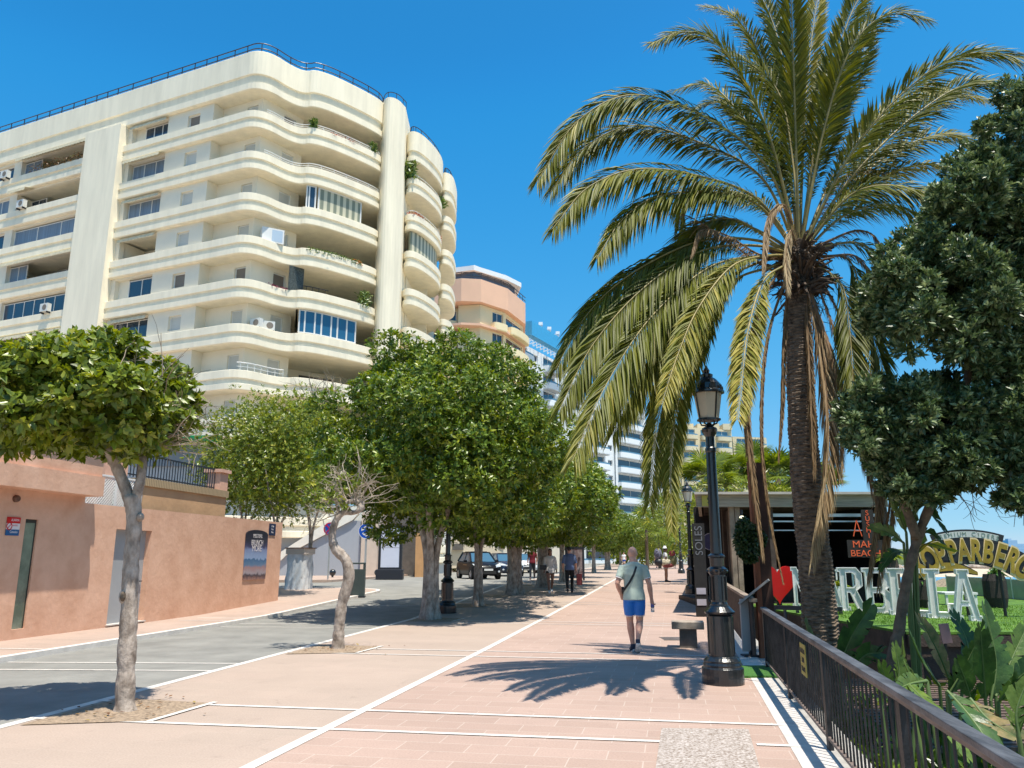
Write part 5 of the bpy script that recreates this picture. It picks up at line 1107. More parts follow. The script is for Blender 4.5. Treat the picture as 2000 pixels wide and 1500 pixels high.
FR = [  # pixels, depth of the tip, tint, leaflet length, droop
 ([(1500,260),(1410,95),(1340,62),(1272,85)], 10.3, .40, .40, .5), ([(1530,250),(1480,100),(1430,30),(1372,12)], 13, .55, .36, .4), ([(1548,240),(1520,80),(1490,0),(1458,-60)], 12.6, .35, .36, .2),
 ([(1552,200),(1545,0),(1535,-170)], 10.6, .40, .36, .2), ([(1572,220),(1590,40),(1615,-90)], 13, .7, .34, .2),
 ([(1610,250),(1665,90),(1740,25),(1815,40)], 10.8, .38, .40, .5), ([(1600,240),(1650,60),(1690,-20),(1740,-60)], 12, .38, .42, .4), ([(1650,320),(1760,185),(1890,105),(2060,125)], 10.3, .42, .42, .5), ([(1660,350),(1800,215),(1920,160),(2080,200)], 11.8, .36, .42, .5),
 ([(1630,340),(1720,230),(1830,180),(1950,200)], 13.4, .6, .36, .5), ([(1650,380),(1740,300),(1850,262),(1960,300)], 12.8, .45, .36, .5), ([(1640,400),(1720,345),(1800,322),(1880,335)], 12.4, .7, .32, .5), ([(1640,400),(1700,365),(1780,368),(1870,410)], 10.3, .36, .40, .8), ([(1650,420),(1740,400),(1800,430),(1840,490)], 12.5, .5, .3, .8),
 ([(1500,330),(1380,230),(1240,185),(1130,235),(1048,355)], 10, .42, .44, .8), ([(1490,350),(1370,280),(1240,245),(1140,290),(1075,375)], 10.8, .36, .42, .8), ([(1480,390),(1370,345),(1250,330),(1150,365),(1078,448)], 9.7, .42, .42, .8), ([(1480,400),(1380,375),(1280,385),(1215,430),(1165,505)], 9.9, .42, .38, .9),
 ([(1510,320),(1440,215),(1380,165),(1310,178)], 13.2, .45, .34, .6), ([(1520,330),(1460,240),(1400,200),(1350,215)], 12.6, .35, .34, .6), ([(1490,400),(1400,370),(1340,390),(1325,450)], 12.8, .4, .3, .8),
 ([(1480,470),(1370,470),(1240,530),(1150,610),(1085,720)], 10.2, .30, .44, .9), ([(1480,480),(1370,490),(1260,560),(1160,670),(1092,800)], 9.5, .34, .46, .9), ([(1490,500),(1390,520),(1280,610),(1190,740),(1118,900)], 9.0, .44, .46, .8), ([(1490,500),(1400,530),(1310,620),(1250,720),(1195,850)], 9.7, .36, .42, .8),
 ([(1500,500),(1430,520),(1365,600),(1325,690),(1292,790)], 9.2, .62, .34, .6), ([(1490,510),(1400,560),(1325,680),(1285,820),(1268,985)], 10.0, .46, .36, .6), ([(1530,520),(1490,550),(1462,640),(1450,730),(1440,820)], 9.0, .66, .32, .5), ([(1510,520),(1420,560),(1345,710),(1312,870),(1312,1040)], 9.8, .50, .28, .5),
 ([(1520,480),(1440,430),(1370,440),(1330,500),(1300,600)], 10.9, .5, .34, .8), ([(1500,460),(1420,430),(1350,450),(1290,520),(1240,620)], 11.2, .42, .36, .8), ([(1610,500),(1660,510),(1690,600),(1735,760)], 11.2, .3, .36, .7), ([(1600,520),(1645,560),(1660,650),(1668,770)], 10.6, .28, .36, .6), ([(1615,480),(1690,480),(1740,560),(1780,690)], 12.3, .34, .34, .8),
 ([(1550,330),(1520,180),(1440,110),(1400,115)], 12.2, .34, .36, .4), ([(1590,350),(1640,200),(1680,130),(1700,30)], 12.6, .32, .38, .3)]
for i, (px, yt, ti, ll, dr) in enumerate(FR): frond(palm, W3(px, yt), ll*1.36, False, .0125, .033, ti-.04, .2 if i > 5 else .3, droop=dr)
FD = [([(1515,540),(1470,640),(1458,800),(1490,1090)], 10.3, .3, .20), ([(1530,560),(1495,680),(1487,850),(1502,1000),(1530,1140)], 10.6, .25, .10), ([(1575,560),(1606,700),(1618,880),(1585,1095)], 10.5, .62, .42), ([(1580,550),(1600,640),(1632,780),(1640,930)], 10.8, .5, .34), ([(1590,540),(1650,700),(1720,880),(1695,1140)], 10.2, .3, .24),
      ([(1600,540),(1680,700),(1745,880),(1715,1150)], 10.4, .45, .28), ([(1500,520),(1420,470),(1350,425),(1305,415)], 10.8, .35, .16), ([(1490,500),(1420,460),(1370,450),(1350,500)], 10.5, .3, .16), ([(1550,450),(1530,400),(1500,430),(1490,530)], 10.7, .5, .2), ([(1560,500),(1545,450),(1535,500),(1540,570)], 10.9, .8, .22), ([(1540,560),(1532,650),(1528,780),(1520,900)], 11.2, .3, .14), ([(1570,520),(1578,650),(1585,800),(1590,930)], 10.9, .35, .2), ([(1620,470),(1680,450),(1720,480),(1725,560)], 11, .2, .12), ([(1620,500),(1670,500),(1700,540),(1705,640)], 10.8, .15, .12), ([(1600,420),(1640,350),(1700,330),(1740,350)], 12, .6, .18), ([(1700,930),(1712,990),(1705,1060),(1700,1130)], 10.2, .5, .2)]
for px, yt, ti, ll in FD: frond(palm, W3(px, yt), ll, True, .014, .018, ti, .12, name='dead_frond', droop=1.1, spread=.45)
# ================================================================== STREET FURNITURE
m_iron = mat('black_iron', (.012, .014, .016), .28, .0, .6, var=.3, vscale=9, bump=.15, bscale=40, coat=.4)
m_lglass = mat('lantern_glass', (.62, .56, .42), .35, var=.08)
def lamp_post(loc, H, label, scale=1.0, seg=28):
    t = thing('street_lamp', loc, label, 'street lamp', 'black lamp posts along the promenade', local=True)
    mb = MB(); mb.smooth = False
    mb.lathe([(.27, 0), (.27, .20), (.245, .215), (.25, .24), (.235, .27), (.24, .29), (.205, .33), (.20, .345)], n=seg); mb.build('base', m_iron, t, bevel=.004)
    mb = MB(); mb.lathe([(.165, .345), (.165, .85), (.15, .86), (.19, .88), (.20, .905), (.135, .97), (.13, .985)], n=8 if 0 else seg); 
    for k in range(8): a = 2*math.pi*k/8; mb.beam((.165*math.cos(a), .165*math.sin(a), .37), (.165*math.cos(a), .165*math.sin(a), .84), .022, .022)
    mb.build('pedestal', m_iron, t)
    mb = MB(); mb.lathe([(.115, .985), (.115, 1.0), (.10, 1.03), (.10, 1.38), (.125, 1.42), (.135, 1.455), (.09, 1.49), (.095, 1.6), (.11, 1.615), (.11, 1.635), (.075, 1.66), (.072, 1.8), (.066, H-1.12), (.075, H-1.10), (.075, H-1.06), (.06, H-1.04), (.062, H-.90), (.10, H-.84), (.11, H-.80), (.10, H-.775), (.05, H-.75), (.03, H-.70)], n=seg)
    for k in range(10): a = 2*math.pi*k/10; mb.beam((.103*math.cos(a), .103*math.sin(a), 1.05), (.103*math.cos(a), .103*math.sin(a), 1.36), .018, .03, up=(math.cos(a), math.sin(a), 0)); mb.ball((.125*math.cos(a), .125*math.sin(a), 1.43), .022, 6, 4); mb.ball((.105*math.cos(a), .105*math.sin(a), 1.62), .012, 6, 4)
    mb.build('pole', m_iron, t)
    mb = MB(); z = H-.70
    for k in range(4):
        a = math.pi/4+math.pi/2*k; c, s = math.cos(a), math.sin(a); mb.tube([(c*.03, s*.03, z-.04), (c*.12, s*.12, z-.02), (c*.15, s*.15, z+.04)], .012, 6)
    mb.lathe([(.15, z+.03), (.165, z+.03), (.165, z+.055), (.15, z+.055)], n=8, cap=True, ang=math.pi/8)
    for k in range(8): a = math.pi/8+math.pi/4*k; c, s = math.cos(a), math.sin(a); mb.beam((c*.15, s*.15, z+.05), (c*.205, s*.205, z+.42), .016, .016) if k % 2 == 0 else None
    mb.lathe([(.21, z+.41), (.235, z+.42), (.235, z+.445), (.20, z+.47), (.19, z+.55), (.13, z+.62), (.085, z+.65), (.09, z+.69), (.04, z+.72), (.05, z+.75), (.02, z+.80), (.0, z+.84)], n=16, cap=False)
    for k in range(8): a = 2*math.pi*k/8; mb.beam((.22*math.cos(a), .22*math.sin(a), z+.44), (.215*math.cos(a), .215*math.sin(a), z+.52), .05, .008, up=(math.cos(a), math.sin(a), 0))
    ln = mb.build('lantern', m_iron, t); mb = MB(); mb.lathe([(.14, z+.055), (.197, z+.415)], n=8, ang=math.pi/8); mb.build('lantern_glass', m_lglass, ln)
    t.scale = (scale,)*3; return t
l1 = lamp_post(G(1413, 1335), 4.15, 'nearest black cast iron lamp post, in front of the date palm'); KIDS[l1.name] = list(l1.children)
for i, (px, py, s, lab) in enumerate(((1352, 1160, 1, 'second black lamp post, beside the beach bar entrance'), (1331, 1120, 1, 'third black lamp post, beyond the bar entrance'), (1316, 1098, 1, 'farthest lamp post, thin against the grey kiosk roof'), (873, 1197, 1.0, 'black lamp post under the biggest ficus crown'))):
    c = copy_tree(l1); c.location = G(px, py); c.scale = (s,)*3; c['label'] = lab
# stone stool bench
m_st = mat('bench_stone', (.30, .235, .175), .85, var=.3, vscale=5, bump=.35, bscale=50, c2=(.44, .36, .28))
b = G(1345, 1264); bn = thing('stone_bench', b, 'short stone bench on a single block beside the nearest lamp post', 'bench', rz=-.2, local=True)
mb = MB(); mb.box((-.29, -.22, .33), (.29, .22, .46)); mb.build('seat', m_st, bn, bevel=.012); mb = MB(); mb.box((-.16, -.16, -.01), (.16, .16, .33), taper=.97); mb.build('pedestal', mat('bench_stone_dark', (.13, .115, .10), .85, var=.3, vscale=5, bump=.3, bscale=50), bn, bevel=.008)
g0 = G(1313, 1248); mb = MB(); [mb.box((g0.x-.2+.035*i, g0.y-.28, .006), (g0.x-.182+.035*i, g0.y+.28, .012)) for i in range(13)]; mb.box((g0.x-.22, g0.y-.3, .004), (g0.x+.28, g0.y-.28, .012)); mb.box((g0.x-.22, g0.y+.28, .004), (g0.x+.28, g0.y+.3, .012)); mb.build('drain_grate', mat('grate_metal', (.22, .19, .17), .6, .3, var=.2), label='flat metal drain grate on the paving beside the stone bench', cat='drain cover')
mb = MB(); p = G(600, 1150)
# litter bin
b = G(697, 1166); t = thing('litter_bin', b, 'grey green litter bin with open hooded top at the street corner', 'litter bin', rz=.1, local=True); m_bin = mat('bin_metal', (.055, .075, .07), .5, .2, var=.1)
mb = MB(); mb.box((-.27, -.22, .04), (.27, .22, .98)); [mb.box((-.27+.06*i, -.226, .1), (-.245+.06*i, -.22, .93)) for i in range(9)]; mb.build('body', m_bin, t, bevel=.02); mb = MB(); [mb.box((x-.03, y-.03, .98), (x+.03, y+.03, 1.16)) for x in (-.23, .23) for y in (-.18, .18)]; mb.box((-.27, -.22, 1.16), (.27, .22, 1.22)); mb.build('hood', m_bin, t, bevel=.015)
mb = MB(); mb.box((-.3, -.25, 0), (.3, .25, .04)); mb.build('base', m_dark, t)
# draped pedestal
b = G(583, 1154); t = thing('utility_pedestal', b, 'square pillar wrapped in crinkled white plastic sheet at the street corner', 'pedestal', rz=-.3, local=True)
mb = MB(); rows = []; rg = np.random.default_rng(5); 
for j in range(17):
    z = .02+1.42*j/16; row = []
    for k in range(33):
        a = 2*math.pi*(k % 32)/32; q = max(abs(math.cos(a)), abs(math.sin(a))); r = .40/q*(1.0-.10*j/16)+(.025*math.sin(a*11+2*math.sin(j*.5))+.02*math.sin(a*23+j*.9))*(1.2-.6*j/16)
        row.append((r*math.cos(a), r*math.sin(a), z))
    rows.append(row)
mb.grid(rows); mb.build('plastic_wrap', mat('plastic_wrap', (.55, .57, .58), .35, var=.15, vscale=5, spec=.6), t, smooth=True)
mb = MB(); mb.box((-.42, -.42, 1.44), (.42, .42, 1.66)); mb.build('top', mat('pedestal_top', (.50, .44, .38), .85, var=.08), t); mb = MB(); mb.box((-.46, -.46, 1.66), (.46, .46, 1.70)); mb.build('capping', mat('rust_cap', (.14, .09, .07), .8, var=.2), t)
# ball bollards
for i, (px, py, lab) in enumerate(((649, 1131, 'black ball bollard left of the litter bin'), (737, 1131, 'black ball bollard at the foot of the advertising panel'))):
    b = G(px, py); t = thing('bollard', b, lab, 'bollard', 'black ball bollards', local=True); mb = MB(); mb.smooth = True; mb.ball((0, 0, .36), .19, 16, 12); mb.build('ball', m_iron, t); mb = MB(); mb.lathe([(.11, 0), (.10, .05), (.06, .12), (.06, .19)], n=14); mb.build('base', m_iron, t)
# advertising panel
b = G(761, 1132); t = thing('advertising_panel', b, 'tall black framed advertising panel with blank pale poster across the road', 'advertising panel', rz=-.05, local=True)
mb = MB(); w, h = 1.32, 2.95; mb.box((-w/2, -.12, .55), (-w/2+.14, .12, h)); mb.box((w/2-.14, -.12, .55), (w/2, .12, h)); mb.box((-w/2+.14, -.12, h-.1), (w/2-.14, .12, h)); mb.box((-w/2+.14, -.12, .55), (w/2-.14, .12, .66)); mb.build('frame', m_dark, t)
mb = MB(); mb.box((-w/2-.1, -.2, 0), (w/2+.1, .2, .55)); mb.build('base', m_dark, t, bevel=.03); mb = MB(); mb.box((-w/2+.14, -.1, .66), (w/2-.14, .1, h-.1)); mb.build('poster', mat('blank_poster', (.66, .68, .78), .3, var=.03, vscale=2), t)
mb = MB(); mb.box((-w/2+.15, -.104, 1.72), (w/2-.15, -.1, 1.735)); mb.build('poster_seam', m_shutd, t)
# traffic signs
m_poleg = mat('galvanised', (.50, .50, .48), .4, .6, var=.1); m_sblue = mat('traffic_blue', (.0, .07, .42), .4, var=0); m_sred = mat('traffic_red', (.5, .0, .05), .4, var=0)
b = G(712, 1133); cs = V3(711, 1037, b.y); t = thing('traffic_sign', b, 'round blue traffic sign with white arrows on a grey pole', 'traffic sign', local=True); zc_ = cs.z-b.z
mb = MB(); mb.tube([(0, 0, 0), (0, 0, zc_+.3)], .055, 10); mb.build('pole', m_poleg, t)
M = Matrix.Translation((0, -.06, zc_)) @ Matrix.Rotation(math.pi/2, 4, 'X'); mb = MB(); R_ = .42; mb.prism([(R_*math.cos(a*math.pi/16), R_*math.sin(a*math.pi/16)) for a in range(32)], -.0, .015, M); pn = mb.build('sign_disc', m_sblue, t)
mb = MB()
for k in range(3):
    a0 = math.pi/2+k*2*math.pi/3
    arc = [(math.cos(a0+i*.16), math.sin(a0+i*.16)) for i in range(7)]
    mb.add([tuple(M @ Vector((x*r, y*r, .018))) for r in (.17, .26) for x, y in arc], [(i, i+1, 8+i, 7+i) for i in range(6)]); x, y = arc[-1]; a1 = a0+6*.16; tx, ty = -math.sin(a1), math.cos(a1); mb.add([tuple(M @ Vector(p)) for p in ((x*.12, y*.12, .018), (x*.32, y*.32, .018), (x*.22+tx*.16, y*.22+ty*.16, .018))], [(0, 1, 2)])
mb.build('arrow', m_signw, t); mb = MB(); mb.lathe([(R_-.02, 0), (R_+.005, 0), (R_+.005, .018), (R_-.02, .018), (R_-.02, 0)], n=32, cap=False); mb.v = [tuple(M @ Vector(p)) for p in mb.v]; mb.build('rim', m_signw, t)
b = G(655, 1136); cs = V3(645, 1033, b.y); t = thing('traffic_sign', b, 'round red rimmed blue no stopping sign partly behind the twisted tree trunk', 'traffic sign', local=True); zc_ = cs.z-b.z; dx = cs.x-b.x
mb = MB(); mb.tube([(dx, 0, 0), (dx, 0, zc_+.25)], .045, 10); mb.build('pole', m_poleg, t); M = Matrix.Translation((dx, -.05, zc_)) @ Matrix.Rotation(math.pi/2, 4, 'X'); R_ = .33
mb = MB(); mb.prism([(R_*math.cos(a*math.pi/16), R_*math.sin(a*math.pi/16)) for a in range(32)], 0, .012, M); mb.build('sign_disc', m_sblue, t)
mb = MB(); mb.lathe([(R_-.055, .014), (R_, .014), (R_, .018), (R_-.055, .018), (R_-.055, .014)], n=32, cap=False); mb.beam((-.2, -.2, .016), (.2, .2, .016), .06, .004); mb.beam((-.2, .2, .0175), (.2, -.2, .0175), .06, .004); mb.v = [tuple(M @ Vector(p)) for p in mb.v]; mb.build('rim_and_cross', m_sred, t)
# framed notice board between the trees
b = G(1124, 1133); t = thing('notice_board', b, 'dark framed notice board with reddish poster between the shaded tree trunks', 'notice board', local=True); mb = MB(); s_ = b.y/40
[mb.box((x-.05, -.05, 0), (x+.05, .05, 1.75*1)) for x in (-.5, .45)]; mb.box((-.5, -.04, 1.65), (.45, .04, 1.75)); mb.build('frame', m_dark, t); mb = MB(); mb.box((-.45, -.03, .25), (.4, .03, 1.65)); mb.build('panel', mat('notice_print', (.22, .07, .07), .5, var=.6, vscale=4, c2=(.35, .3, .3)), t)
# near railing
m_rail = mat('rail_paint', (.010, .011, .013), .45, .2, var=.5, vscale=7, bump=.2, bscale=60, c2=(.035, .035, .038)); m_wood = mat('weathered_wood', (.24, .18, .13), .8, var=.35, vscale=4, bump=.4, bscale=30, stretch=(1, .1, 1)); m_dwood = mat('dark_wood', (.06, .04, .03), .8, var=.4, vscale=4, bump=.4, bscale=30)
ra = thing('railing', (rail_x(6), 6, 0), 'near black metal railing with vertical bars and flat weathered top rail', 'railing')
def RX(y, o=0): return Vector((rail_x(y)+o, y, 0))
mb = MB(); mb.beam(RX(.6)+Vector((0, 0, .86)), RX(12.3)+Vector((0, 0, .86)), .085, .035); mb.build('top_rail', mat('top_rail_paint', (.06, .065, .08), .5, .2, var=.5, vscale=6, bump=.2, bscale=50, c2=(.15, .155, .17), stretch=(2, .4, 1)), ra, bevel=.006)
mb = MB(); mb.beam(RX(.6)+Vector((0, 0, .825)), RX(12.3)+Vector((0, 0, .825)), .04, .03); mb.beam(RX(.6)+Vector((0, 0, .10)), RX(12.3)+Vector((0, 0, .10)), .035, .025); mb.build('rail', mat('rail_brown', (.16, .12, .10), .6, var=.4, vscale=6), ra)
mb = MB(); n_ = 92
for i in range(n_): y = .7+11.5*i/n_; mb.tube([RX(y)+Vector((0, 0, .11)), RX(y)+Vector((0, 0, .812))], .0085, 6, False)
o = mb.build('balusters', m_rail, ra, smooth=True)
for y in (2.2, 4.7, 7.2, 9.7, 12.2): mb = MB(); mb.beam(RX(y), RX(y)+Vector((0, 0, .81)), .045, .045); mb.build('post', m_rail, ra)
p = RX(8.15, -.035)+Vector((0, 0, .62)); M = face_matrix(p, -1, .211); sg = thing('warning_sign', p, 'yellow notice sign tied to the inside of the near railing', 'sign'); mb = MB(); mb.box((-.17, -.15, 0), (.17, .15, .008), M); mb.build('plate', mat('sign_yellow', (.36, .30, .06), .5, var=.1), sg)
for i, t_ in enumerate(('ATENCION', 'ZONA', 'VIGILADA')): put_text('lettering', t_, .07, M @ Matrix.Translation((0, .08-.085*i, .01)), m_dark, sg, .001, .8)
# wooden balustrade further on
rb = thing('balustrade', (rail_x(20), 20, 0), 'brown wooden balustrade leading to the beach bar entrance', 'railing')
mb = MB(); zt2 = lambda y: tz(y)+.92
for a_, b_ in ((13.3, 17), (17, 22), (22, 26), (26, 29)): mb.beam(RX(a_, -.05)+Vector((0, 0, zt2(a_))), RX(b_, -.05)+Vector((0, 0, zt2(b_))), .12, .05)
mb.build('top_rail', m_wood, rb); mb = MB(); y = 13.4
while y < 29: mb.box((rail_x(y)-.08, y, tz(y)+.05), (rail_x(y)-.05, y+.12, zt2(y)-.02)); y += .17
mb.build('slats', m_dwood, rb)
# slanted lectern stand next to the lamp
p = G(1462, 1282); ls = thing('lectern_sign', p, 'grey lectern stand with slanted board beside the rust coloured post', 'lectern', local=True); mb = MB(); zz = V3(1462, 1170, p.y).z
mb.box((-.09, -.03, .08), (.13, .03, zz)); mb.build('panel', mat('lectern_grey', (.42, .40, .38), .6, var=.1, vscale=2), ls); mb = MB(); a = V3(1446, 1178, p.y); c = V3(1503, 1132, p.y-.2); mb.beam((a.x-p.x, a.y-p.y, a.z), (c.x-p.x, c.y-p.y, c.z), .42, .035); mb.build('board', mat('lectern_board', (.34, .33, .31), .5, var=.15), ls); mb = MB(); mb.box((.02, -.05, 0), (.1, .05, .1)); mb.box((-.1, -.12, 0), (.16, .12, .03)); mb.build('foot', m_dark, ls)
# tall rust coloured post with ivy ball
p = G(1483, 1285); m_rust = mat('rusty_steel', (.20, .065, .03), .75, .2, var=.4, vscale=6, stretch=(1, 1, .2)); zt_ = V3(1466, 902, p.y).z
tp = thing('timber_post', p, 'tall rust coloured twin post rising beside the railing end', 'post', local=True); mb = MB(); xo = V3(1470, 1000, p.y).x-p.x; mb.box((xo-.035, -.05, 0), (xo+.05, .05, zt_)); mb.build('front_post', m_rust, tp); mb = MB(); mb.box((xo+.055, -.04, 0), (xo+.24, .12, zt_-.02)); mb.build('back_post', mat('dark_rust', (.05, .02, .012), .85, var=.4, vscale=5), tp)
q = V3(1462, 1055, p.y-.15); shrub('hanging_plant', 'dark green ivy ball hanging on the rust coloured post', (q.x, q.y, q.z-.28), (.27, .27, .42), leafmat('ivy_leaf', (.015, .035, .01), (.03, .065, .015), (.06, .11, .03)), .07, .045, 16, 50, 5, seed=8, cat='hanging plant', bottom=-.9)
p = V3(1449, 1012, 13.5); bl = thing('bulb_lamp', p, 'small round white bulb glowing beside the ivy ball', 'lamp'); mb = MB(); mb.smooth = True; mb.ball((p.x, p.y, p.z), .045, 12, 8); mb.build('bulb', mat('bulb_glow', (.9, .85, .7), .3, var=0, emit=(1, .9, .6), estr=1.2), bl); mb = MB(); mb.tube([(p.x, p.y, p.z+.04), (p.x, p.y, p.z+.14)], .02, 8); mb.build('socket', m_dark, bl)
# strip of artificial grass at the railing foot
p = G(1478, 1322); mb = MB(); mb.box((p.x-.25, p.y-.12, .002), (p.x+.5, p.y+.95, .03)); gm = mb.build('turf_mat', mat('turf', (.05, .16, .02), .9, var=.5, vscale=60, bump=.8, bscale=120), label='small artificial grass mat at the foot of the railing end', cat='mat')
# ================================================================== PEOPLE
def remesh_obj(mb, name, m, parent, voxel, smooth_it=2):
    me = mb.mesh(name); o = bpy.data.objects.new(name, me); col.objects.link(o)
    r = o.modifiers.new('r', 'REMESH'); r.mode = 'VOXEL'; r.voxel_size = voxel; r.use_smooth_shade = True
    s = o.modifiers.new('s', 'SMOOTH'); s.iterations = smooth_it; s.factor = .5
    me2 = evaluated(o, name); bpy.data.objects.remove(o); me2.materials.clear(); me2.materials.append(m)
    o = bpy.data.objects.new(name, me2); col.objects.link(o); link(o, parent); return o
def loft(mb, secs, n=20):
    """secs: (x, y, z, rx, ry)"""
    vs = [(x+rx*math.cos(2*math.pi*k/n), y+ry*math.sin(2*math.pi*k/n), z) for x, y, z, rx, ry in secs for k in range(n)]; L = len(secs)
    mb.add(vs, [(i*n+k, i*n+(k+1) % n, (i+1)*n+(k+1) % n, (i+1)*n+k) for i in range(L-1) for k in range(n)]+[tuple(range(n-1, -1, -1)), tuple((L-1)*n+k for k in range(n))])
def hand(mb, w, d, s, grip=False, k=1.0):
    """palm with four unequal bent fingers and a side thumb; w wrist, d pointing direction, s side of the thumb"""
    w = Vector(w); d = Vector(d).normalized(); s = Vector(s).normalized(); n = d.cross(s).normalized()
    mb.tube([w-d*.02, w+d*.03, w+d*.08], [.026*k, .034*k, .034*k], 10)
    for i, (o, L) in enumerate(((.026, .072), (.009, .082), (-.009, .076), (-.026, .058))):
        b = w+d*.075+s*o; c = .55 if grip else .25
        mb.tube([b, b+d*L*.45+n*.012*c*2, b+d*L*(.75 if not grip else .5)+n*L*c, b+d*L*(.95 if not grip else .3)+n*L*(c*1.5)], [.0105, .010, .009, .007], 7)
    b = w+d*.03+s*.03; mb.tube([b, b+s*.03+d*.03+n*.01, b+s*.035+d*.06+n*.025], [.013, .012, .009], 7)
def mix(a, b, t): return tuple(a[i]+(b[i]-a[i])*t for i in range(3))
m_skin = mat('skin', (.62, .33, .235), .55, var=.12, vscale=14); m_skint = mat('tanned_skin', (.26, .13, .085), .55, var=.1, vscale=14); m_hair = mat('dark_hair', (.02, .013, .01), .5, var=.2)
BASE = dict(head=(0, .03, 1.655), neck=(0, .0, 1.47), shL=(-.185, 0, 1.40), shR=(.185, 0, 1.40), elL=(-.25, -.03, 1.12), elR=(.25, -.03, 1.12), wrL=(-.25, .07, .89), wrR=(.25, .07, .89), hipL=(-.09, 0, .92), hipR=(.09, 0, .92), knL=(-.10, .10, .52), knR=(.095, -.02, .50), anL=(-.09, .14, .09), anR=(.09, -.22, .13))
def person(loc, label, rz=0, h=1.76, top=None, sleeve=.45, bottom=None, blen=.5, shoes=None, hair='short', skin=None, vox=.016, J=None, wide=1.0, skirt=False, toes=None, soles=None, group=None, grip=True, trim=None):
    j = dict(BASE); j.update(J or {}); skin = skin or m_skin
    t = thing('person', (0, 0, 0), label, 'person', group)
    mb = MB(); hd = j['head']
    mb.ball(hd, (.083, .098, .110), 18, 14); mb.ball((hd[0], hd[1]+.015, hd[2]-.055), (.068, .078, .065), 14, 10)                     # skull and jaw
    mb.ball((hd[0], hd[1]+.105, hd[2]-.02), (.014, .02, .024), 8, 6)                                                              # nose
    for s_ in (-1, 1): mb.ball((hd[0]+s_*.078, hd[1]-.005, hd[2]-.015), (.014, .02, .033), 8, 6); mb.ball((hd[0]+s_*.03, hd[1]+.085, hd[2]+.018), (.016, .012, .008), 8, 6)
    mb.ball((hd[0], hd[1]+.088, hd[2]-.062), (.024, .012, .009), 8, 6)
    mb.tube([j['neck'], (hd[0], hd[1]-.015, hd[2]-.07)], [.070, .062], 14); mb.tube([(-.17, 0, 1.395), (0, -.01, 1.455), (.17, 0, 1.395)], [.05, .075, .05], 12)
    W_ = wide; secs = [(0, 0, .86, .15*W_, .105), (0, 0, .95, .165*W_, .118), (0, .0, 1.06, .15*W_, .105), (0, 0, 1.18, .155*W_, .105), (0, 0, 1.30, .178*W_, .112), (0, 0, 1.39, .178*W_, .095), (0, 0, 1.44, .12*W_, .07), (0, 0, 1.48, .07, .06)]
    loft(mb, secs)
    for s_ in 'LR':
        a, b, c = j['sh'+s_], j['el'+s_], j['wr'+s_]; mb.ball(a, (.062, .062, .06), 10, 8)
        mb.tube([a, mix(a, b, .4), b, mix(b, c, .3), c], [.058, .053, .042, .046, .029], 12); d = tuple(c[i]-b[i] for i in range(3)); hand(mb, c, d, (0, 1, 0), grip=(s_ == 'R' and grip))
        a, b, c = j['hip'+s_], j['kn'+s_], j['an'+s_]; mb.tube([a, mix(a, b, .35), mix(a, b, .8), b, mix(b, c, .3), mix(b, c, .7), c], [.092, .09, .066, .058, .064, .046, .037], 14)
        ty = (toes or {}).get(s_, (c[0], c[1]+.17, max(.03, c[2]-.07))); mb.tube([(c[0], c[1]-.03, c[2]-.03), mix(c, ty, .5), ty], [.036, .036, .026], 10)
    remesh_obj(mb, 'body', skin, t, vox)
    vx = vox*1.1
    if top:
        mb = MB(); g = .018; S2 = [(x, y, z, rx+g, ry+g) for x, y, z, rx, ry in secs]; S2[0] = (0, -.005, .865 if not skirt else .78, .196*W_, .150); S2[1] = (0, 0, .95, .190*W_, .145); loft(mb, S2[:-1]); mb.tube([(-.18, 0, 1.395), (0, -.012, 1.448), (.18, 0, 1.395)], [.062, .085, .062], 12)
        for s_ in 'LR':
            a, b, c = j['sh'+s_], j['el'+s_], j['wr'+s_]
            if sleeve <= 1: mb.tube([mix(a, b, -.12), mix(a, b, .1), mix(a, b, sleeve)], [.068, .071, .069], 14)
            else: mb.tube([mix(a, b, -.1), mix(a, b, .2), b, mix(b, c, .85)], [.068, .066, .054, .048], 14)
        o = remesh_obj(mb, 'shirt', top, t, vx)
        if trim:
            for s_ in 'LR':
                a, b = j['sh'+s_], j['el'+s_]; m2 = MB(); m2.tube([mix(a, b, sleeve-.01), mix(a, b, sleeve+.05)], [.0655, .0655], 16, False); m2.build('sleeve_hem', trim, o, smooth=True)
    if bottom:
        mb = MB(); loft(mb, [(0, 0, .96, .160*W_, .112), (0, -.002, .91, .172*W_, .126), (0, 0, .84, .172*W_, .128)])
        for s_ in 'LR':
            a, b, c = j['hip'+s_], j['kn'+s_], j['an'+s_]
            if skirt: pass
            if blen <= 1: mb.tube([a, mix(a, b, .4), mix(a, b, blen*.92), mix(a, b, blen)], [.102, .104, .092, .092], 16)
            else: mb.tube([a, mix(a, b, .5), b, mix(b, c, .5), mix(b, c, .93)], [.10, .09, .07, .062, .055], 14)
        o = remesh_obj(mb, 'shorts' if blen <= 1 else 'trousers', bottom, t, vx)
        if trim:
            for s_ in 'LR': a, b = j['hip'+s_], j['kn'+s_]; m2 = MB(); m2.tube([mix(a, b, blen+.005), mix(a, b, blen+.03)], [.0925, .0925], 18, False); m2.build('leg_hem', trim, o, smooth=True)
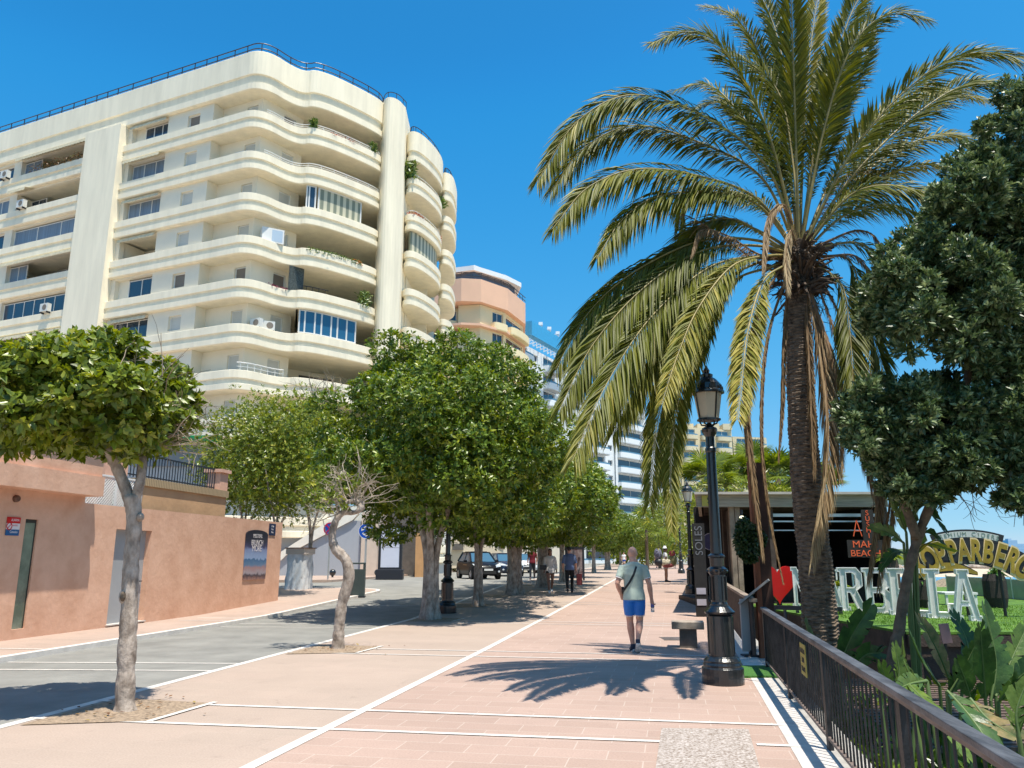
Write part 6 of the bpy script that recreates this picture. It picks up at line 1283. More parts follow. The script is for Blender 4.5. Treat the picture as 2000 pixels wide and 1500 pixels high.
    if shoes:
        for s_ in 'LR':
            c = Vector(j['an'+s_]); ty = Vector((toes or {}).get(s_, (c[0], c[1]+.17, max(.03, c[2]-.07)))); d = (ty-c); mb = MB(); heel = c+Vector((0, -.045, -.045)) if c.z < .12 else c-d.normalized()*.0+Vector((0, -.05, -.02))
            mb.tube([tuple(heel), tuple(heel.lerp(ty, .35)+Vector((0, 0, .012))), tuple(heel.lerp(ty, .75)), tuple(ty+d.normalized()*.04)], [.042, .048, .045, .032], 12); mb.tube([tuple(c+Vector((0, 0, .03))), tuple(c+Vector((0, -.01, -.03)))], [.042, .044], 12)
            o = remesh_obj(mb, 'shoe', shoes, t, min(vx, .012))
            if soles:
                m2 = MB(); nn_ = d.cross(Vector((1, 0, 0))).normalized(); nn_ = -nn_ if nn_.z > 0 else nn_
                hv = heel+nn_*.034; tv = ty+d.normalized()*.04+nn_*.03; m2.tube([tuple(hv), tuple(hv.lerp(tv, .35)), tuple(hv.lerp(tv, .75)), tuple(tv)], [(.036, .014), (.042, .016), (.044, .014), (.03, .010)], 12); m2.build('sole', soles, o, smooth=True)
    if hair:
        mb = MB(); mb.ball((hd[0], hd[1]-.012, hd[2]+.022), (.086, .098, .112), 16, 12)
        if hair == 'long': mb.tube([(hd[0], hd[1]-.03, hd[2]+.02), (hd[0], hd[1]-.07, hd[2]-.12), (hd[0], hd[1]-.07, hd[2]-.28)], [(.085, .06), (.09, .05), (.06, .03)], 12)
        o = mb.build('hair', m_hair, t, smooth=True)
    t.location = loc; t.rotation_euler = (0, 0, rz); t.scale = (h/1.77,)*3
    bpy.context.view_layer.update(); return t
m_mint = mat('mint_tshirt', (.42, .50, .43), .9, var=.10, vscale=5, bump=.7, bscale=9); m_bshort = mat('blue_shorts', (.01, .17, .60), .6, var=.15, vscale=6, bump=.6, bscale=12); m_trim = mat('white_trim', (.7, .7, .7), .7, var=0); m_navysh = mat('navy_shoe', (.015, .022, .05), .6, var=.2); m_sole = mat('shoe_sole', (.62, .60, .58), .7, var=.4, vscale=25)
g = G(1242, 1274)
man = person(g, 'bald man in mint T-shirt and blue shorts walking away with a water bottle', rz=-.10, h=1.80, top=m_mint, sleeve=.62, bottom=m_bshort, blen=.72, shoes=m_navysh, hair=None, vox=.009, trim=m_trim, soles=m_sole,
  J=dict(head=(.0, .06, 1.66), shL=(-.19, 0, 1.40), shR=(.19, 0, 1.40), elL=(-.285, -.06, 1.14), wrL=(-.215, .06, .94), elR=(.265, -.05, 1.13), wrR=(.30, .04, .885), knL=(-.08, .10, .50), anL=(-.04, .10, .10), knR=(.085, .06, .50), anR=(.03, -.17, .20)), toes=dict(R=(.03, -.10, .055), L=(-.06, .27, .035)))
def on(pt, rz, h): c, s = math.cos(rz), math.sin(rz); k = h/1.77; return Vector((g.x+k*(pt[0]*c-pt[1]*s), g.y+k*(pt[0]*s+pt[1]*c), g.z+k*pt[2]))
P = lambda *p: on(p, -.10, 1.80)
mb = MB(); mb.tube([P(.075, .02, 1.475), P(.05, -.10, 1.42), P(0, -.142, 1.30), P(-.08, -.138, 1.16), P(-.17, -.10, 1.04), P(-.195, .0, 1.0), P(-.15, .13, 1.03)], [(.006, .021)]*7, 8); bgx = thing('crossbody_bag', P(-.15, .15, .98), 'black crossbody strap bag worn across the bald man back', 'bag'); mb.build('strap', m_dark, bgx); mb = MB(); q = P(-.14, .17, 1.0); mb.box((q.x-.08, q.y-.03, q.z-.1), (q.x+.08, q.y+.03, q.z+.08)); mb.build('pouch', m_dark, bgx, bevel=.01)
q = P(.315, .075, .66); bo = thing('water_bottle', q, 'clear plastic water bottle held upright in the bald man right hand', 'bottle'); mb = MB(); mb.smooth = True; mb.lathe([(.0, 0), (.03, 0), (.033, .01), (.032, .06), (.029, .07), (.033, .08), (.033, .15), (.028, .17), (.014, .20), (.013, .22)], c=tuple(q), n=16, cap=False); mb.build('body', mat('clear_plastic', (.75, .80, .85), .08, trans=.75, var=0), bo)
mb = MB(); mb.lathe([(.0335, .085), (.0335, .145)], c=tuple(q), n=16, cap=False); mb.build('wrapper', mat('bottle_wrapper', (.12, .13, .35), .4, var=0), bo); mb = MB(); mb.lathe([(.015, .215), (.015, .235)], c=tuple(q), n=12); mb.build('cap', m_whitef, bo)
pj = dict(knL=(-.09, -.03, .5), anL=(-.08, -.2, .14), knR=(.09, .12, .52), anR=(.08, .18, .09))
g1 = G(1075, 1158); person(g1, 'woman in open white shirt and dark skirt walking in the tree shade', rz=math.pi+.1, h=1.68, top=mat('white_shirt', (.62, .60, .58), .9, var=.1, vscale=6, bump=.4, bscale=12), sleeve=2, bottom=mat('dark_skirt', (.015, .012, .015), .8, var=0), blen=.35, shoes=m_trim, hair='long', skin=m_skint, J=pj, skirt=True, wide=1.05)
q = G(1062, 1158); bb = thing('handbag', (g1.x-.28, g1.y-.22, g1.z+.88), 'small black handbag at the hip of the woman in white', 'bag'); mb = MB(); mb.box((bb.location.x-.13, bb.location.y-.05, bb.location.z), (bb.location.x+.13, bb.location.y+.05, bb.location.z+.17)); mb.build('body', m_dark, bb, bevel=.02); mb = MB(); mb.tube([bb.location+Vector((-.1, 0, .16)), bb.location+Vector((0, .1, .5)), bb.location+Vector((.12, .18, .55))], .008, 5); mb.build('strap', m_dark, bb)
g2 = G(1113, 1158); person(g2, 'man in blue shirt and black trousers walking in the tree shade', rz=-.1, h=1.76, top=mat('blue_shirt', (.10, .15, .28), .9, var=.15, vscale=6), sleeve=1, bottom=mat('black_trousers', (.012, .012, .014), .8, var=0), blen=2, shoes=m_dark, hair='short', skin=m_skin, J=pj)
bb = thing('shopping_bag', (g2.x+.36, g2.y, g2.z+.3), 'dull red shopping bag carried by the man in black trousers', 'bag'); p = bb.location; mb = MB(); mb.box((p.x-.09, p.y-.15, p.z), (p.x+.12, p.y+.15, p.z+.42), taper=.95); mb.build('body', mat('red_bag', (.25, .05, .05), .7, var=.2), bb); mb = MB(); mb.tube([(p.x, p.y-.1, p.z+.42), (p.x-.03, p.y, p.z+.6), (p.x, p.y+.1, p.z+.42)], .008, 5); mb.build('handle', m_dark, bb)
g3 = G(1040, 1132); person(g3, 'man in dark red T-shirt walking towards the camera beside the road', rz=math.pi-.2, h=1.78, top=mat('red_tshirt', (.16, .01, .02), .9, var=.1), sleeve=.5, bottom=m_dark, blen=1.8, shoes=m_dark, hair='short', skin=m_skint, J=pj, vox=.02)
gv = G(1301, 1137); person(gv, 'beach vendor in white cap and shirt loaded with bags on the promenade', rz=-1.5, h=1.72, top=m_trim, sleeve=.5, bottom=mat('grey_shorts', (.2, .2, .22), .9, var=.1), blen=.6, shoes=m_dark, hair='short', skin=m_skint, vox=.02, J=dict(knL=(-.08, .03, .5), anL=(-.06, 0, .09), knR=(.08, .03, .5), anR=(.06, .03, .09)))
bb = thing('bag_bundle', gv+Vector((.1, -.1, .7)), 'big bundle of patterned beach bags carried by the vendor', 'bags', None); rgx = np.random.default_rng(8)
for i, (dx, dz, rx, rz_, m_) in enumerate(((-.38, .42, .2, .3, mat('navy_print', (.03, .04, .12), .8, var=.8, vscale=12, c2=(.25, .25, .35))), (-.35, .02, .24, .2, m_dark), (0, .0, .34, .2, mat('straw_print', (.5, .44, .33), .8, var=.3, vscale=9)), (.1, -.12, .32, .13, mat('red_print', (.22, .05, .05), .8, var=.5, vscale=8)), (.36, .12, .2, .3, mat('olive_print', (.18, .17, .08), .8, var=.5, vscale=8)), (.33, .45, .16, .16, mat('pink_print', (.3, .03, .06), .8, var=.5, vscale=8)))):
    mb = MB(); mb.smooth = True; c = gv+Vector((dx, -.15, .95+dz)); mb.ball(tuple(c), (rx, .2, rz_), 14, 10); mb.build('bag', m_, bb)
mb = MB(); mb.smooth = True; mb.lathe([(.0, .12), (.06, .11), (.095, .05), (.10, 0), (.14, -.005)], c=(gv.x, gv.y, gv.z+1.66), n=16, cap=False); mb.build('cap', m_trim, label='white cap worn by the beach vendor', cat='cap')
gx = G(1283, 1109); person(gx, 'person in a pink top beside the far kiosk stand', rz=2.6, h=1.7, top=mat('pink_top', (.55, .28, .26), .9, var=.1), sleeve=.5, bottom=m_dark, blen=.5, shoes=m_dark, hair='short', vox=.03)
gx = G(1318, 1110); person(gx, 'seated looking person in a red top behind the vendor', rz=2.9, h=1.55, top=mat('crimson_top', (.35, .03, .06), .9, var=.1), sleeve=.5, bottom=m_trim, blen=.6, shoes=m_dark, hair='short', skin=m_skint, vox=.03)['label'] = 'person in a red top standing behind the vendor'
gx = G(1219, 1108); person(gx, 'person in white and blue far beyond the bald man left shoulder', rz=3.0, h=1.75, top=m_trim, sleeve=.5, bottom=m_sblue, blen=.6, shoes=m_dark, hair='short', vox=.03)
# ================================================================== CARS
m_cblack = mat('black_paint', (.006, .007, .010), .35, .0, .15, var=0, coat=.06); m_cglass = glassmat('car_glass', (.05, .12, .18), .03); m_tyre = mat('tyre', (.02, .02, .02), .85, var=.1); m_rim = mat('alloy', (.55, .56, .58), .3, .8, var=0); m_hl = mat('headlight', (.62, .66, .68), .08, .2, .9, var=0); m_chrome = mat('chrome', (.6, .6, .62), .15, 1, var=0)
def car(loc, rz, label, paint, H=1.48, W=1.72, Lc=3.95, group='parked cars along the road'):
    t = thing('parked_car', (0, 0, 0), label, 'car', group); hl = Lc/2; hw = W/2
    st = [(-hl, .34, .60, .70), (-hl+.06, .24, .72, .84), (-hl+.35, .2, .84, .96), (-hl+.85, .2, .93, 1), (-hl+1.15, .2, .98, 1), (0, .2, .98, 1), (hl-.9, .2, 1.0, 1), (hl-.35, .2, 1.02, .98), (hl-.05, .25, .95, .92), (hl, .4, .8, .84)]
    mb = MB(); rows = []; 
    for y, z0, z1, w in st:
        w *= hw; mid = (z0+z1)/2; rows.append([(-w*.86, y, z0), (-w*.98, y, z0+.1), (-w, y, mid), (-w*.97, y, z1-.12), (-w*.84, y, z1), (0, y, z1+.03), (w*.84, y, z1), (w*.97, y, z1-.12), (w, y, mid), (w*.98, y, z0+.1), (w*.86, y, z0), (-w*.86, y, z0)])
    mb.grid(rows); mb.add(rows[0][:-1], [tuple(range(11))]); mb.add(rows[-1][:-1], [tuple(range(11))]); body = mb.build('body', paint, t, smooth=True)
    # greenhouse: glass shell, roof and pillars
    b0, b1, r0_, r1_ = -hl+.98, hl-.25, -hl+1.75, hl-.75; wb, wr = hw*.86, hw*.68; zb, zr_ = .97, H
    mb = MB(); V = [(-wb, b0, zb), (wb, b0, zb), (wb, b1, zb+.03), (-wb, b1, zb+.03), (-wr, r0_, zr_-.03), (wr, r0_, zr_-.03), (wr, r1_, zr_-.03), (-wr, r1_, zr_-.03)]
    mb.add(V, [(0, 1, 5, 4), (1, 2, 6, 5), (2, 3, 7, 6), (3, 0, 4, 7)]); mb.build('windows', m_cglass, t)
    mb = MB(); q = [(-wr-.03, r0_-.05), (wr+.03, r0_-.05), (wr+.03, r1_+.12), (-wr-.03, r1_+.12)]; mb.prism(q, zr_-.05, zr_); mb.prism([(x*.8, y*.8+.1) for x, y in q], zr_, zr_+.03); mb.build('roof', paint, t, bevel=.03)
    mb = MB()
    for s_ in (-1, 1):
        for (a, b) in ((V[0], V[4]), (V[3], V[7])): mb.beam((a[0]*s_*(-1 if a[0] < 0 else 1)*1.0, a[1], a[2]), (b[0]*s_*(-1 if b[0] < 0 else 1), b[1], b[2]), .09, .06)
        mb.beam((s_*wb, .35, zb), (s_*wr, .35, zr_-.02), .07, .04)
    mb.build('pillars', paint, t)
    for s_ in (-1, 1):
        for y in (-hl+.72, hl-.7):
            m1 = MB(); m1.smooth = True; M = Matrix.Translation((s_*(hw-.10), y, .30)) @ Matrix.Rotation(math.pi/2*s_, 4, 'Y'); m1.lathe([(.19, -.09), (.28, -.1), (.305, -.07), (.305, .07), (.28, .10), (.19, .10), (.19, -.09)], n=24, cap=False); m1.v = [tuple(M @ Vector(p)) for p in m1.v]; w_ = m1.build('wheel', m_tyre, t)
            m1 = MB(); m1.lathe([(0, .06), (.05, .075), (.06, .07), (.19, .09), (.19, .0), (0, 0)], n=20, cap=False); [m1.beam((.05*math.cos(a), .05*math.sin(a), .085), (.185*math.cos(a), .185*math.sin(a), .095), .04, .02) for a in [2*math.pi*i/5 for i in range(5)]]; m1.v = [tuple(M @ Vector(p)) for p in m1.v]; m1.build('rim', m_rim, w_)
            m1 = MB(); m1.lathe([(.30, 0), (.37, 0), (.37, .012), (.30, .012), (.30, 0)], n=24, cap=False); M2 = Matrix.Translation((s_*(hw-.012), y, .32)) @ Matrix.Rotation(math.pi/2*s_, 4, 'Y'); m1.v = [tuple(M2 @ Vector(p)) for p in m1.v]; m1.build('wheel_arch', m_tyre, t)
        m1 = MB(); y = -hl; m1.add([(s_*hw*.50, y+.01, .66), (s_*hw*.86, y+.12, .70), (s_*hw*.97, y+.42, .86), (s_*hw*.80, y+.25, .87), (s_*hw*.52, y+.05, .76), (s_*hw*.50, y+.13, .66), (s_*hw*.86, y+.22, .70), (s_*hw*.93, y+.5, .86), (s_*hw*.80, y+.35, .87), (s_*hw*.52, y+.2, .78)], [(0, 1, 2, 3, 4), (9, 8, 7, 6, 5), (0, 5, 6, 1), (1, 6, 7, 2), (2, 7, 8, 3), (3, 8, 9, 4), (4, 9, 5, 0)]); m1.v = [(x*1.02, y_-.03, z) for x, y_, z in m1.v]; m1.build('headlight', m_hl, t)
        m1 = MB(); m1.ball((s_*(hw+.10), b0+.45, 1.02), (.11, .06, .075), 10, 8); m1.build('mirror', paint, t, smooth=True)
        m1 = MB(); m1.ball((s_*hw*.72, -hl-.0, .42), (.07, .03, .06), 10, 8); m1.build('fog_light', m_hl, t, smooth=True)
        m1 = MB(); m1.beam((s_*(hw+.003), -.55, .78), (s_*(hw+.003), .2, .80), .012, .02); m1.build('door_handle', m_chrome, t)
    mb = MB(); mb.box((-hw*.52, -hl-.012, .30), (hw*.52, -hl+.03, .47)); mb.box((-hw*.42, -hl-.02, .60), (hw*.42, -hl+.03, .655)); mb.build('grille', m_tyre, t); mb = MB(); mb.box((-.26, -hl-.03, .475), (.26, -hl-.012, .585)); mb.build('number_plate', mat('plate_white', (.7, .7, .68), .5, var=0), t)
    mb = MB(); mb.add([(-.14, -hl-.005, .70), (0, -hl-.02, .76), (.14, -hl-.005, .70), (.14, -hl-.005, .72), (0, -hl-.02, .79), (-.14, -hl-.005, .72)], [(0, 1, 4, 5), (1, 2, 3, 4)]); mb.build('badge', m_chrome, t)
    t.location = loc; t.rotation_euler = (0, 0, rz); return t
gz = lambda px, py, Y: (PY(px, py, Y).x, Y, tz(Y)-.012)
car(gz(934, 1125, 47), .34, 'black hatchback with bright headlights parked nearest on the road', m_cblack, 1.52)
car(gz(984, 1120, 54), .28, 'dark blue saloon parked directly behind the black hatchback', mat('dark_blue_paint', (.012, .02, .045), .3, .0, .35, var=0, coat=.35), 1.46, Lc=4.3)
car(gz(1022, 1115, 64), .2, 'white car farther along the road behind the ficus trunks', mat('white_paint', (.6, .62, .64), .2, var=0, coat=1), 1.5)
# ================================================================== BEACH BAR, LAWN, SIGNS
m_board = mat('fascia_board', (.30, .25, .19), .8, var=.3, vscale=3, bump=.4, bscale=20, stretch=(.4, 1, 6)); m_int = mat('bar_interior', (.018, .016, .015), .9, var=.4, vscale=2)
bar = thing('beach_bar', (8.5, 26, .3), 'dark timber beach bar with weathered flat roof edge behind the white letters', 'beach bar')
Yb_ = 23.0; FX = lambda px, Y=Yb_: PY(px, 1000, Y).x; FZ = lambda py, Y=Yb_: PY(1500, py, Y).z
sk = lambda x, y: (x+.24*(y-Yb_), y)
x0, x1 = FX(1362), FX(1736); ze, zf = FZ(966), FZ(990)
mb = MB(); mb.box((x0, Yb_, zf), (x1, Yb_+.12, ze)); mb.obox((x0+.1, Yb_+.12), sk(x0+.1, Yb_+11), .1, zf, ze); mb.build('fascia', m_board, bar)
mb = MB(); mb.prism([(x0-.1, Yb_-.15), (x1+.15, Yb_-.15), sk(x1, Yb_+12), sk(x0, Yb_+12)], ze, ze+.07); mb.build('roof', mat('roof_felt', (.42, .38, .34), .9, var=.1), bar)
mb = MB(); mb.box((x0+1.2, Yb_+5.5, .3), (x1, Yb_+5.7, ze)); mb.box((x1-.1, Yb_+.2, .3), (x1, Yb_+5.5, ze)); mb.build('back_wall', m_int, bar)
mb = MB(); [mb.box((x0+.2+.24*(y-Yb_), y, zf+.02), (x1, y+.1, zf+.16)) for y in np.arange(Yb_+.6, Yb_+10, .9)]; mb.build('rafters', m_dwood, bar)
for px in (1432, 1443, 1508, 1602, 1733): x = FX(px); mb = MB(); mb.box((x-.07, Yb_+.15, .0), (x+.07, Yb_+.29, zf)); mb.build('post', m_wood if px < 1450 else m_dwood, bar)
for i, y in enumerate((25, 27, 29, 31, 33)): mb = MB(); x = rail_x(y)+.15; mb.box((x, y, 0), (x+.12, y+.12, zf+.1)); mb.build('post', m_dwood, bar)
mb = MB(); mb.obox((rail_x(24.4)+.35, 24.4), (rail_x(33)+.35, 33), .1, 0, zf); mb.build('side_wall', m_dwood, bar)
m_alu = mat('awning_bar', (.62, .64, .66), .4, .3, var=0)
for py, h in ((1002, .09), (1016, .04), (1034, .03)): z = FZ(py); mb = MB(); mb.box((FX(1508)+.1, Yb_+.3, z-h), (x1-.12, Yb_+.36, z)); mb.build('awning_bar', m_alu, bar)
mb = MB(); mb.box((FX(1508), Yb_-.05, FZ(1112)-.05), (FX(1600), Yb_+.02, FZ(1112))); mb.box((FX(1620), Yb_-.05, FZ(1112)-.05), (FX(1655), Yb_+.02, FZ(1112))); [mb.beam((FX(p), Yb_-.02, .34), (FX(p), Yb_-.02, FZ(1112)), .04, .04) for p in (1510, 1540, 1570, 1598, 1622, 1653)]; mb.build('counter_rail', m_whitef, bar)
mb = MB(); mb.box((FX(1510), Yb_+1.2, .34), (FX(1720), Yb_+1.9, FZ(1110))); mb.build('counter', m_dwood, bar)
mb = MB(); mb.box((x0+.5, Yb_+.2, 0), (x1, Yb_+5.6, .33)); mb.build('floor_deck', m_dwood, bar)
# yellow corner plate, vertical banner and round sign
q = (FX(1385), Yb_-.02, FZ(978)); sg = thing('corner_sign', q, 'small yellow square sign on the corner of the bar roof edge', 'sign'); mb = MB(); M = face_matrix(q, 0, -1); mb.box((-.2, -.15, 0), (.2, .15, .015), M); mb.build('plate', mat('dull_yellow', (.40, .34, .06), .6, var=.1), sg); put_text('lettering', 'S', .26, M @ Matrix.Translation((0, 0, .018)), m_dark, sg, .002)
q = PY(1365, 1055, 22.5); sg = thing('banner_sign', (q.x, q.y, 0), 'tall narrow dark banner with pale sideways letters at the bar entrance', 'sign'); zt_ = PY(1365, 1022, 22.5).z; zb_ = PY(1365, 1090, 22.5).z; mb = MB(); mb.box((q.x-.17, q.y, .0), (q.x+.17, q.y+.05, zt_)); mb.build('panel', m_int, sg)
M = face_matrix((q.x, q.y-.005, (zt_+zb_)/2), 0, -1); put_text('lettering', 'SOLES', .30, M, mat('banner_grey', (.14, .14, .15), .6, var=0), sg, .003, rot=math.pi/2)
[MB().box((q.x-.14, q.y-.012, z), (q.x+.12, q.y, z+.17)).build('sticker', mat('sticker_grey', (.4, .38, .42), .6, var=.1), sg) for z in (.32, .62)]
q = PY(1388, 1058, 23.6); sg = thing('round_sign', q, 'round dark purple disc sign with pale ring on the bar side', 'sign'); M = face_matrix(q, -.2, -1); mb = MB(); mb.prism([(.24*math.cos(a*math.pi/16), .24*math.sin(a*math.pi/16)) for a in range(32)], 0, .03, M); mb.build('disc', mat('purple_disc', (.03, .015, .05), .5, var=.3, vscale=10), sg); mb = MB(); mb.lathe([(.235, .0), (.25, 0), (.25, .035), (.235, .035), (.235, 0)], n=32, cap=False); mb.v = [tuple(M @ Vector(p)) for p in mb.v]; mb.build('ring', mat('ring_brown', (.35, .25, .25), .5, var=0), sg)
# neon sign
m_neon = mat('neon_orange', (.62, .10, .03), .4, var=0, emit=(1, .13, .01), estr=.06); q = PY(1690, 1072, 22.7); sg = thing('neon_sign', q, 'orange neon letters of the beach bar between the hanging dead fronds', 'neon sign'); M = face_matrix(q, 0, -1)
mb = MB(); mb.box((-.5, -.24, -.04), (.5, .25, 0), M); mb.box((-.02, .25, -.04), (.32, 1.1, 0), M); mb.build('backboard', m_int, sg)
for t_, dy, s_ in (('MAHI', .12, .27), ('BEACH', -.13, .25)): put_text('lettering', t_, s_, M @ Matrix.Translation((0, dy, .006)), m_neon, sg, .004, 1.1)
for i, c_ in enumerate('SUSHI'): put_text('lettering', c_, .2, M @ Matrix.Translation((.14, 1.0-.16*i, .006)), m_neon, sg, .004)
mb = MB(); mb.beam(M @ Vector((-.3, .35, 0)), M @ Vector((-.18, .8, 0)), .02, .02); mb.beam(M @ Vector((-.06, .35, 0)), M @ Vector((-.18, .8, 0)), .02, .02); mb.beam(M @ Vector((-.26, .5, 0)), M @ Vector((-.1, .5, 0)), .02, .02); mb.build('symbol', m_neon, sg)
# lawn terrace
m_lawn = mat('lawn', (.05, .135, .012), .9, var=.35, vscale=4, bump=.8, bscale=90, c2=(.12, .25, .02))
mb = MB(); lawn = [(6.9, 14.4), (28, 13.6), (34, 36), (11.7, 36), (11.5, 23.2), (6.4, 22.9)]; mb.prism(lawn, -1.5, .30); struct(mb, 'terrace_base', m_dwood)
mb = MB(); mb.prism([(x*1.0+(.0), y-(.08 if y < 20 else 0)) for x, y in lawn], .30, .345); mb.build('lawn_grass', m_lawn, kind='stuff')
n_ = 26000; rg = np.random.default_rng(9); O_ = np.c_[rg.uniform(7, 20, n_), rg.uniform(14.4, 22, n_), np.full(n_, .34)]; O_ = O_[(O_[:, 0] > 7)]; n_ = len(O_); D_ = rg.normal(size=(n_, 3))*.35; D_[:, 2] = 1
me = leaf_mesh('grass_blades', O_, D_, unit(n_, rg), rg.uniform(.03, .07, n_), np.full(n_, .012), rg.uniform(0, 1, n_), quads=1); me.materials.append(leafmat('grass_blade', (.05, .12, .01), (.11, .23, .015), (.24, .34, .05))); o = bpy.data.objects.new('grass_blades', me); col.objects.link(o); o['kind'] = 'stuff'
# heart and letters, each standing by itself
m_lw = mat('letter_white', (.84, .83, .80), .6, var=.06, vscale=4); m_lf = mat('letter_face', (.66, .66, .65), .6, var=.08, vscale=4); m_heart = mat('heart_red', (.55, .006, .004), .35, var=.06)  # letter faces greyer than their edges: the shade is put into the colour
SL = {'M': [[(0,0),(.22,0),(.22,.1),(.17,.1),(.17,.62),(.33,.2),(.42,.2),(.58,.62),(.58,.1),(.52,.1),(.52,0),(.78,0),(.78,.1),(.73,.1),(.73,.9),(.78,.9),(.78,1),(.58,1),(.385,.5),(.19,1),(0,1),(0,.9),(.05,.9),(.05,.1),(0,.1)]],
 'A': [[(0,0),(.24,0),(.24,.1),(.19,.1),(.235,.28),(.42,.28),(.47,.1),(.41,.1),(.41,0),(.68,0),(.68,.1),(.63,.1),(.44,.9),(.48,.9),(.48,1),(.19,1),(.19,.9),(.23,.9),(.05,.1),(0,.1)], [(.26,.39),(.33,.75),(.395,.39)]],
 'R': [[(0,0),(.26,0),(.26,.1),(.21,.1),(.21,.42),(.28,.42),(.44,0),(.66,0),(.66,.1),(.60,.1),(.44,.47),(.58,.58),(.58,.86),(.46,1),(0,1),(0,.9),(.06,.9),(.06,.1),(0,.1)], [(.21,.54),(.36,.54),(.42,.60),(.42,.82),(.36,.88),(.21,.88)]],
 'B': [[(0,0),(.48,0),(.60,.12),(.60,.42),(.50,.52),(.58,.60),(.58,.88),(.46,1),(0,1),(0,.9),(.06,.9),(.06,.1),(0,.1)], [(.21,.12),(.38,.12),(.43,.18),(.43,.38),(.38,.44),(.21,.44)], [(.21,.57),(.36,.57),(.41,.62),(.41,.82),(.36,.88),(.21,.88)]],
 'E': [[(0,0),(.56,0),(.56,.28),(.44,.28),(.44,.12),(.22,.12),(.22,.44),(.36,.44),(.36,.36),(.44,.36),(.44,.64),(.36,.64),(.36,.56),(.22,.56),(.22,.88),(.42,.88),(.42,.74),(.54,.74),(.54,1),(0,1),(0,.9),(.06,.9),(.06,.1),(0,.1)]],
 'L': [[(0,0),(.54,0),(.54,.3),(.42,.3),(.42,.13),(.22,.13),(.22,.9),(.30,.9),(.30,1),(0,1),(0,.9),(.07,.9),(.07,.1),(0,.1)]]}
def poly_fill(loops, z):
    bm = bmesh.new(); es = []
    for lp in loops:
        vs = [bm.verts.new((x, y, z)) for x, y in lp]; es += [bm.edges.new((vs[i], vs[(i+1) % len(vs)])) for i in range(len(vs))]
    bmesh.ops.triangle_fill(bm, edges=es, use_beauty=True, use_dissolve=False); bm.verts.index_update(); r = ([tuple(v.co) for v in bm.verts], [tuple(v.index for v in f.verts) for f in bm.faces]); bm.free(); return r
def letter3(loops, M, depth, name, parent, mside, mface):
    mb = MB(); V, Fc = poly_fill(loops, 0); inv = lambda P: [tuple(M @ Vector(p)) for p in P]
    mb.m(1).add(inv([(x, y, depth-.03) for x, y, z in V]), Fc); mb.m(0).add(inv([(x, y, 0) for x, y, z in V]), Fc)
    for lp in loops:
        n = len(lp); mb.add(inv([(x, y, 0) for x, y in lp]+[(x, y, depth) for x, y in lp]), [(i, (i+1) % n, n+(i+1) % n, n+i) for i in range(n)])
        cx, cy = 0, 0; L_ = [Vector(p) for p in lp]; t_ = []
        ar = sum(L_[i].x*L_[(i+1) % n].y-L_[(i+1) % n].x*L_[i].y for i in range(n)); sg_ = 1 if (ar > 0) == (lp is loops[0]) else -1
        for i in range(n):
            e1 = (L_[i]-L_[i-1]).normalized(); e2 = (L_[(i+1) % n]-L_[i]).normalized(); n1 = Vector((-e1.y, e1.x))*sg_; n2 = Vector((-e2.y, e2.x))*sg_; b = (n1+n2); b = b.normalized()/max(.45, b.normalized().dot(n1)); t_.append(L_[i]+b*.018)
        mb.add(inv([(x, y, depth) for x, y in lp]+[(p.x, p.y, depth) for p in t_]+[(p.x, p.y, depth-.03) for p in t_]), [(i, (i+1) % n, n+(i+1) % n, n+i) for i in range(n)]+[(n+i, n+(i+1) % n, 2*n+(i+1) % n, 2*n+i) for i in range(n)])
    return mb.build(name, [mside, mface], parent, fixn=False)
def rowY(px): return float(np.interp(px, [1519, 1875], [21.6, 16.6]))
LT = [(1546, 'M', 'letter M'), (1591, 'A', 'letter A'), (1636, 'R', 'letter R'), (1684, 'B', 'letter B'), (1731, 'E', 'letter E'), (1766, 'L', 'letter L'), (1803, 'L', 'letter L'), (1851, 'A', 'letter A')]
LAB = ['big white letter M standing on the lawn beside the red heart', 'big white letter A hidden behind the palm trunk', 'big white letter R right of the palm trunk', 'big white letter B between the letters R and E', 'big white letter E under the dead hanging fronds', 'first big white letter L beside the leaning dark trunk', 'second big white letter L before the last letter', 'last big white letter A at the right end of the row']
NX, NY = -.42, -.91
for (px, ch, _), lab in zip(LT, LAB):
    Y = rowY(px); p = PY(px, 1150, Y); w = max(x for x, y in SL[ch][0]); nxt = 48 if ch != 'M' else 45
    sx = (nxt/1530*Y*1.03)/w*(.98 if ch != 'M' else .95); hgt = 1.03; M = face_matrix((p.x, p.y, .345), -.30, -.954) @ Matrix.Diagonal((sx, hgt, 1, 1))
    t = thing('sign_letter', (p.x, p.y, .345), lab, 'letter', 'white letters of the word on the lawn'); letter3(SL[ch], M, .22, 'letter_body', t, m_lw, m_lf)
hp = PY(1519, 1150, 22.0); M = face_matrix((hp.x, hp.y, .38), -.2, -.98); hv = []
for i in range(40):
    a = 2*math.pi*i/40; hv.append((16*math.sin(a)**3/34*.98, (13*math.cos(a)-5*math.cos(2*a)-2*math.cos(3*a)-math.cos(4*a))/29*1.02+.59))
t = thing('heart_sign', (hp.x, hp.y, .38), 'big glossy red heart at the start of the white letters', 'heart'); mb = MB(); mb.prism(hv, 0, .28, M); mb.build('heart_body', m_heart, t, bevel=.02); mb = MB(); mb.box((-.06, -.05, .05), (.06, .1, .2), M); mb.build('foot', m_dark, t)
